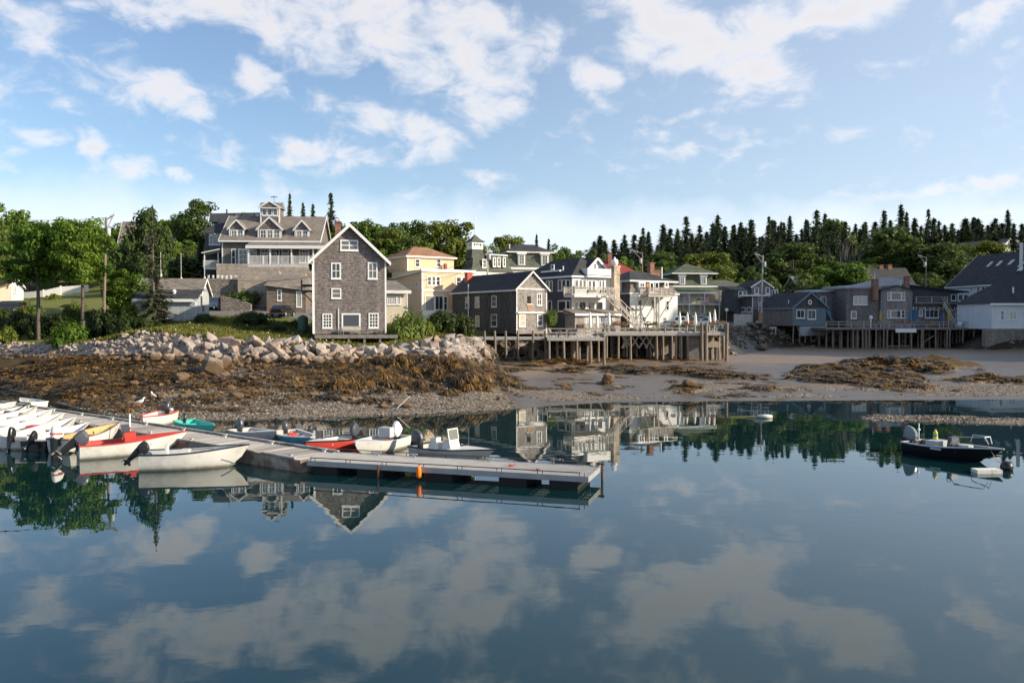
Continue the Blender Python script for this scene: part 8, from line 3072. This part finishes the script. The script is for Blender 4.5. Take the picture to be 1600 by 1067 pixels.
    o = thing('pot_buoy', 'yellow and teal pot buoy on a stick standing in the black boat', 'buoy', w @ Vector((L * .33, .1, .68)))
    for z0, z1, m, r in ((0, .12, 'yellow', .11), (.12, .22, 'teal', .11), (.22, .38, 'yellow', .1), (.38, .44, 'canvas', .04)):
        MB().lathe([(r * .9, z0 + .002), (r, (z0 + z1) / 2), (r * (.85 if z1 < .3 else .5), z1)], n=10).build('band', M[m], o, True)
    g = G(1573, 734)
    o = MB().blob((0, 0, .12), (.24, .24, .24), 14, 9).build('mooring_ball', M['black'], None, True, loc=g)
    tag(o, 'round black mooring ball floating at the bow of the black boat', 'buoy')
    g = G(1540, 738)
    o = MB().prism([(-.5, -.22), (.5, -.30), (.56, .2), (-.42, .28)], -.06, .14, 'z').build('foam_float', M['white_worn'], None, loc=g, rot=(0, 0, .12))
    tag(o, 'worn white foam slab floating beside the black mooring ball', 'float')
    mb = MB()
    p0, p1 = w @ Vector((L * 1.06, 0, .72)), G(1573, 734) + Vector((0, 0, .2))
    mb.tube([p0, p0.lerp(p1, .5) - Vector((0, 0, .25)), p1], .014, 5)
    tag(mb.build('mooring_line', M['rope'], None), 'thin mooring line from the bow rail down to the black ball', 'rope')
    # mooring float by the flats
    g = G(1195, 652.5)
    o = thing('mooring_float', 'flat white mooring float lying off the mud flat', 'buoy', g)
    MB().lathe([(0, -.1), (.42, -.08), (.47, .05), (.44, .16), (0, .2)], n=16).build('body', M['gel'], o, True)
    MB().tube([(-.45, 0, .08), (-1.3, .1, .04), (-2.1, .15, .03)], [.04, .035, .02], 6).build('pickup_stick', M['yellow_old'], o)


M['screen'] = mat('smoked_screen', (.16, .17, .165), .08, spec=.8)
M['cowl_gray2'] = mat('slate_cowling', (.16, .20, .22), .3, spec=.5)
M['yellow_old'] = mat('faded_yellow_wood', (.30, .28, .09), .8)
boats()


# ---------------------------------------------------------------- vehicles
def vehicle(name, label, px, py_bot, D, rz, paint, L=4.5, W=1.8, Hh=1.6, kind='suv', z=None):
    x = XX(px, D)
    z0 = H(x, D) + .05 if z is None else z
    t = thing(name, label, 'car', (x, D, z0), rz)
    k = Hh
    if kind == 'suv':
        prof = [(-.49, .30), (-.50, .55), (-.485, .62), (.0, .62), (.28, .60), (.46, .54), (.50, .42), (.49, .22), (-.47, .20)]
        cab = [(-.485, .62), (-.44, .97), (-.30, 1.0), (.02, .99), (.20, .62)]
    elif kind == 'pickup':
        prof = [(-.5, .28), (-.5, .58), (.0, .58), (.30, .58), (.46, .54), (.5, .40), (.49, .22), (-.49, .22)]
        cab = [(-.08, .58), (-.06, .97), (.12, .99), (.16, .97), (.27, .58)]
    else:
        prof = [(-.49, .32), (-.5, .58), (-.47, .66), (-.30, .66), (.20, .64), (.44, .56), (.5, .42), (.49, .22), (-.48, .2)]
        cab = [(-.40, .66), (-.27, .97), (-.10, 1.0), (.05, .98), (.24, .65)]
    mb = MB()

    def extr(poly, w0, inset):
        n = len(poly)
        rings = []
        for y, sc in ((-w0, 0), (-w0 + inset, 1), (w0 - inset, 1), (w0, 0)):
            c = Vector((sum(p[0] for p in poly) / n * L, 0, sum(p[1] for p in poly) / n * k))
            ring = []
            for p in poly:
                v = Vector((p[0] * L, 0, p[1] * k))
                if not sc:
                    v = c + (v - c) * .93
                ring.append((v.x, y, v.z))
            rings.append(ring)
        mb.loft(rings)
    extr(prof, W / 2, .06)
    rings = []
    for y, f in ((-W * .47, 0), (W * .47, 0)):
        pass
    n = len(cab)
    lo = min(p[1] for p in cab)
    ring = lambda sg: [(p[0] * L, sg * (W * .47 - (p[1] - lo) * k * .22), p[1] * k) for p in cab]
    mb.loft([ring(-1), ring(1)])
    b = mb.build('body', M[paint], t)
    gl = MB()
    mid = [sum(p[0] for p in cab) / n, sum(p[1] for p in cab) / n]
    inn = [(mid[0] + (p[0] - mid[0]) * .84, mid[1] + .01 + (p[1] - mid[1]) * .74) for p in cab]
    for sg in (-1, 1):
        gl.add([(p[0] * L, sg * (W * .47 - (p[1] - lo) * k * .22 + .012), p[1] * k) for p in inn], [tuple(range(n))])
    for (a, c, off) in ((cab[0], cab[1], -.015), (cab[-1], cab[-2], .015)):
        q0, q1 = .12, .86
        f = lambda s_, yy: ((a[0] + (c[0] - a[0]) * s_) * L + off, yy * (W * .40 - (s_ * (c[1] - a[1])) * k * .2), (a[1] + (c[1] - a[1]) * s_) * k + .01)
        gl.add([f(q0, -1), f(q0, 1), f(q1, 1), f(q1, -1)], [(0, 1, 2, 3)])
    gl.build('windows', M['glass'], t, fix=False)
    for sx in (-.31, .31):
        for sg in (-1, 1):
            w = MB().tube([(sx * L, sg * (W / 2 - .19), .33), (sx * L, sg * (W / 2 + .02), .33)], .33, 16).build('wheel', M['rubber'], t)
            MB().tube([(sx * L, sg * (W / 2 + .021), .33), (sx * L, sg * (W / 2 + .035), .33)], .2, 12).build('rim', M['steel'], w)
    for sg in (-1, 1):
        MB().box(-.505 * L, -.49 * L, sg * W * .40 - .1, sg * W * .40 + .1, .46 * k, .60 * k).build('tail_lamp', M['tail'], t)
        MB().box(.478 * L, .497 * L, sg * W * .36 - .14, sg * W * .36 + .14, .42 * k, .50 * k).build('headlight', M['gel'], t)
    MB().box(-.512 * L, -.49 * L, -W * .46, W * .46, .22 * k, .34 * k).build('bumper', M['cowl_gray'], t)
    if kind == 'pickup':
        MB().box(-.47 * L, -.10 * L, -W * .40, W * .40, .583 * k, .60 * k).build('bed_floor', M['black'], t)
        for sg in (-1, 1):
            MB().box(-.49 * L, -.085 * L, sg * W * .47 - .04, sg * W * .47 + .04, .58 * k, .68 * k).build('bed_side', M[paint], t)
    return t


vehicle('parked_car', 'black sport utility car parked on the lane at the left edge', 10, 487, 102, math.pi + .12, 'car_black', 4.6, 1.85, 1.45)
vehicle('parked_car', 'slate blue sport utility car parked beside the boat shed', 334, 482, 110, 2.55, 'car_blue', 4.4, 1.8, 1.6)
vehicle('parked_car', 'black saloon car seen from behind left of the tall grey house', 442, 490, 103, 1.48, 'car_black', 4.5, 1.8, 1.45, 'sedan')
vehicle('parked_car', 'orange sport utility car parked behind the flower boxes', 1086, 503, 122, .1, 'car_orange', 4.5, 1.8, 1.55, z=4.75)
vehicle('parked_car', 'silver saloon car parked at the end stage in front of the orange car', 1113, 503, 117, -.25, 'car_silver', 4.5, 1.8, 1.5, 'sedan', z=4.75)
vehicle('parked_car', 'white car parked behind the silver saloon', 1100, 500, 128, .05, 'car_white', 4.4, 1.8, 1.6, z=5.0)
vehicle('parked_car', 'white van like car hidden behind the first furled parasols', 1064, 500, 119, 1.3, 'car_white', 4.4, 1.8, 1.7, z=4.75)
vehicle('pickup_truck', 'white pickup truck parked between the silver pole and the blue shed', 1206, 500, 148.5, math.pi + .05, 'car_white', 5.2, 1.9, 1.75, 'pickup', z=4.85)


# ---------------------------------------------------------------- gulls and scraps
def gull(label, px, py, rz, zg=.5):
    p = hit(px, py) + Vector((0, 0, .15))
    t = thing('gull', label, 'gull', (p.x, p.y, p.z), rz)
    mb = MB()
    ax = [(-.30, .17, .012), (-.2, .2, .05), (-.05, .24, .10), (.08, .27, .105), (.16, .33, .075), (.19, .42, .05), (.22, .48, .055), (.27, .49, .045), (.31, .48, .015)]
    mb.tube([(x, 0, z) for x, z, r in ax], [r for x, z, r in ax], 10)
    b = mb.build('body', M['canvas'], t, True)
    for s_ in (-1, 1):
        MB().loft([[(-.34, s_ * .03, .20), (-.33, s_ * .05, .19), (-.33, s_ * .05, .21)], [(-.1, s_ * .085, .20), (-.08, s_ * .115, .26), (-.1, s_ * .08, .32)], [(.1, s_ * .08, .22), (.12, s_ * .108, .28), (.1, s_ * .08, .32)]]).build('wing', M['gel_gray'], t)
        MB().tube([(.0, s_ * .04, .18), (.0, s_ * .04, -.12)], .012, 5).build('leg', M['orange'], t)
    MB().tube([(.30, 0, .485), (.38, 0, .465)], [.018, .004], 6).build('beak', M['yellow'], t)


gull('white gull standing on the weed, nearer the plank dock', 219, 637, .4)
gull('white gull standing on the weed, farther up the shore', 240, 627, 2.6)


def scraps():
    for px, py, l, s_ in ((820, 594, 'white scrap of foam lying on the mud flat, left of the tan boulder', (.5, .2, .08)), (962, 606, 'white scrap of foam on the mud right below the upright tan boulder', (.7, .25, .1))):
        p = hit(px, py)
        mb = MB()
        vs, fs = hull_rock(random.Random(px), 12, .7)
        mb.add([(v.x * s_[0] * 2, v.y * s_[1] * 2, v.z * s_[2] * 2) for v in vs], fs)
        o = mb.build('foam_scrap', M['gel'], None, fix=False, loc=p + Vector((0, 0, .08)))
        tag(o, l, 'scrap')
    p = hit(632, 640)
    o = MB().tube([(-.45, 0, .1), (.35, .1, .85)], .03, 6).build('stick', M['white'], None, loc=p)
    tag(o, 'white stick leaning on the tawny stone at the waterline', 'stick')


scraps()
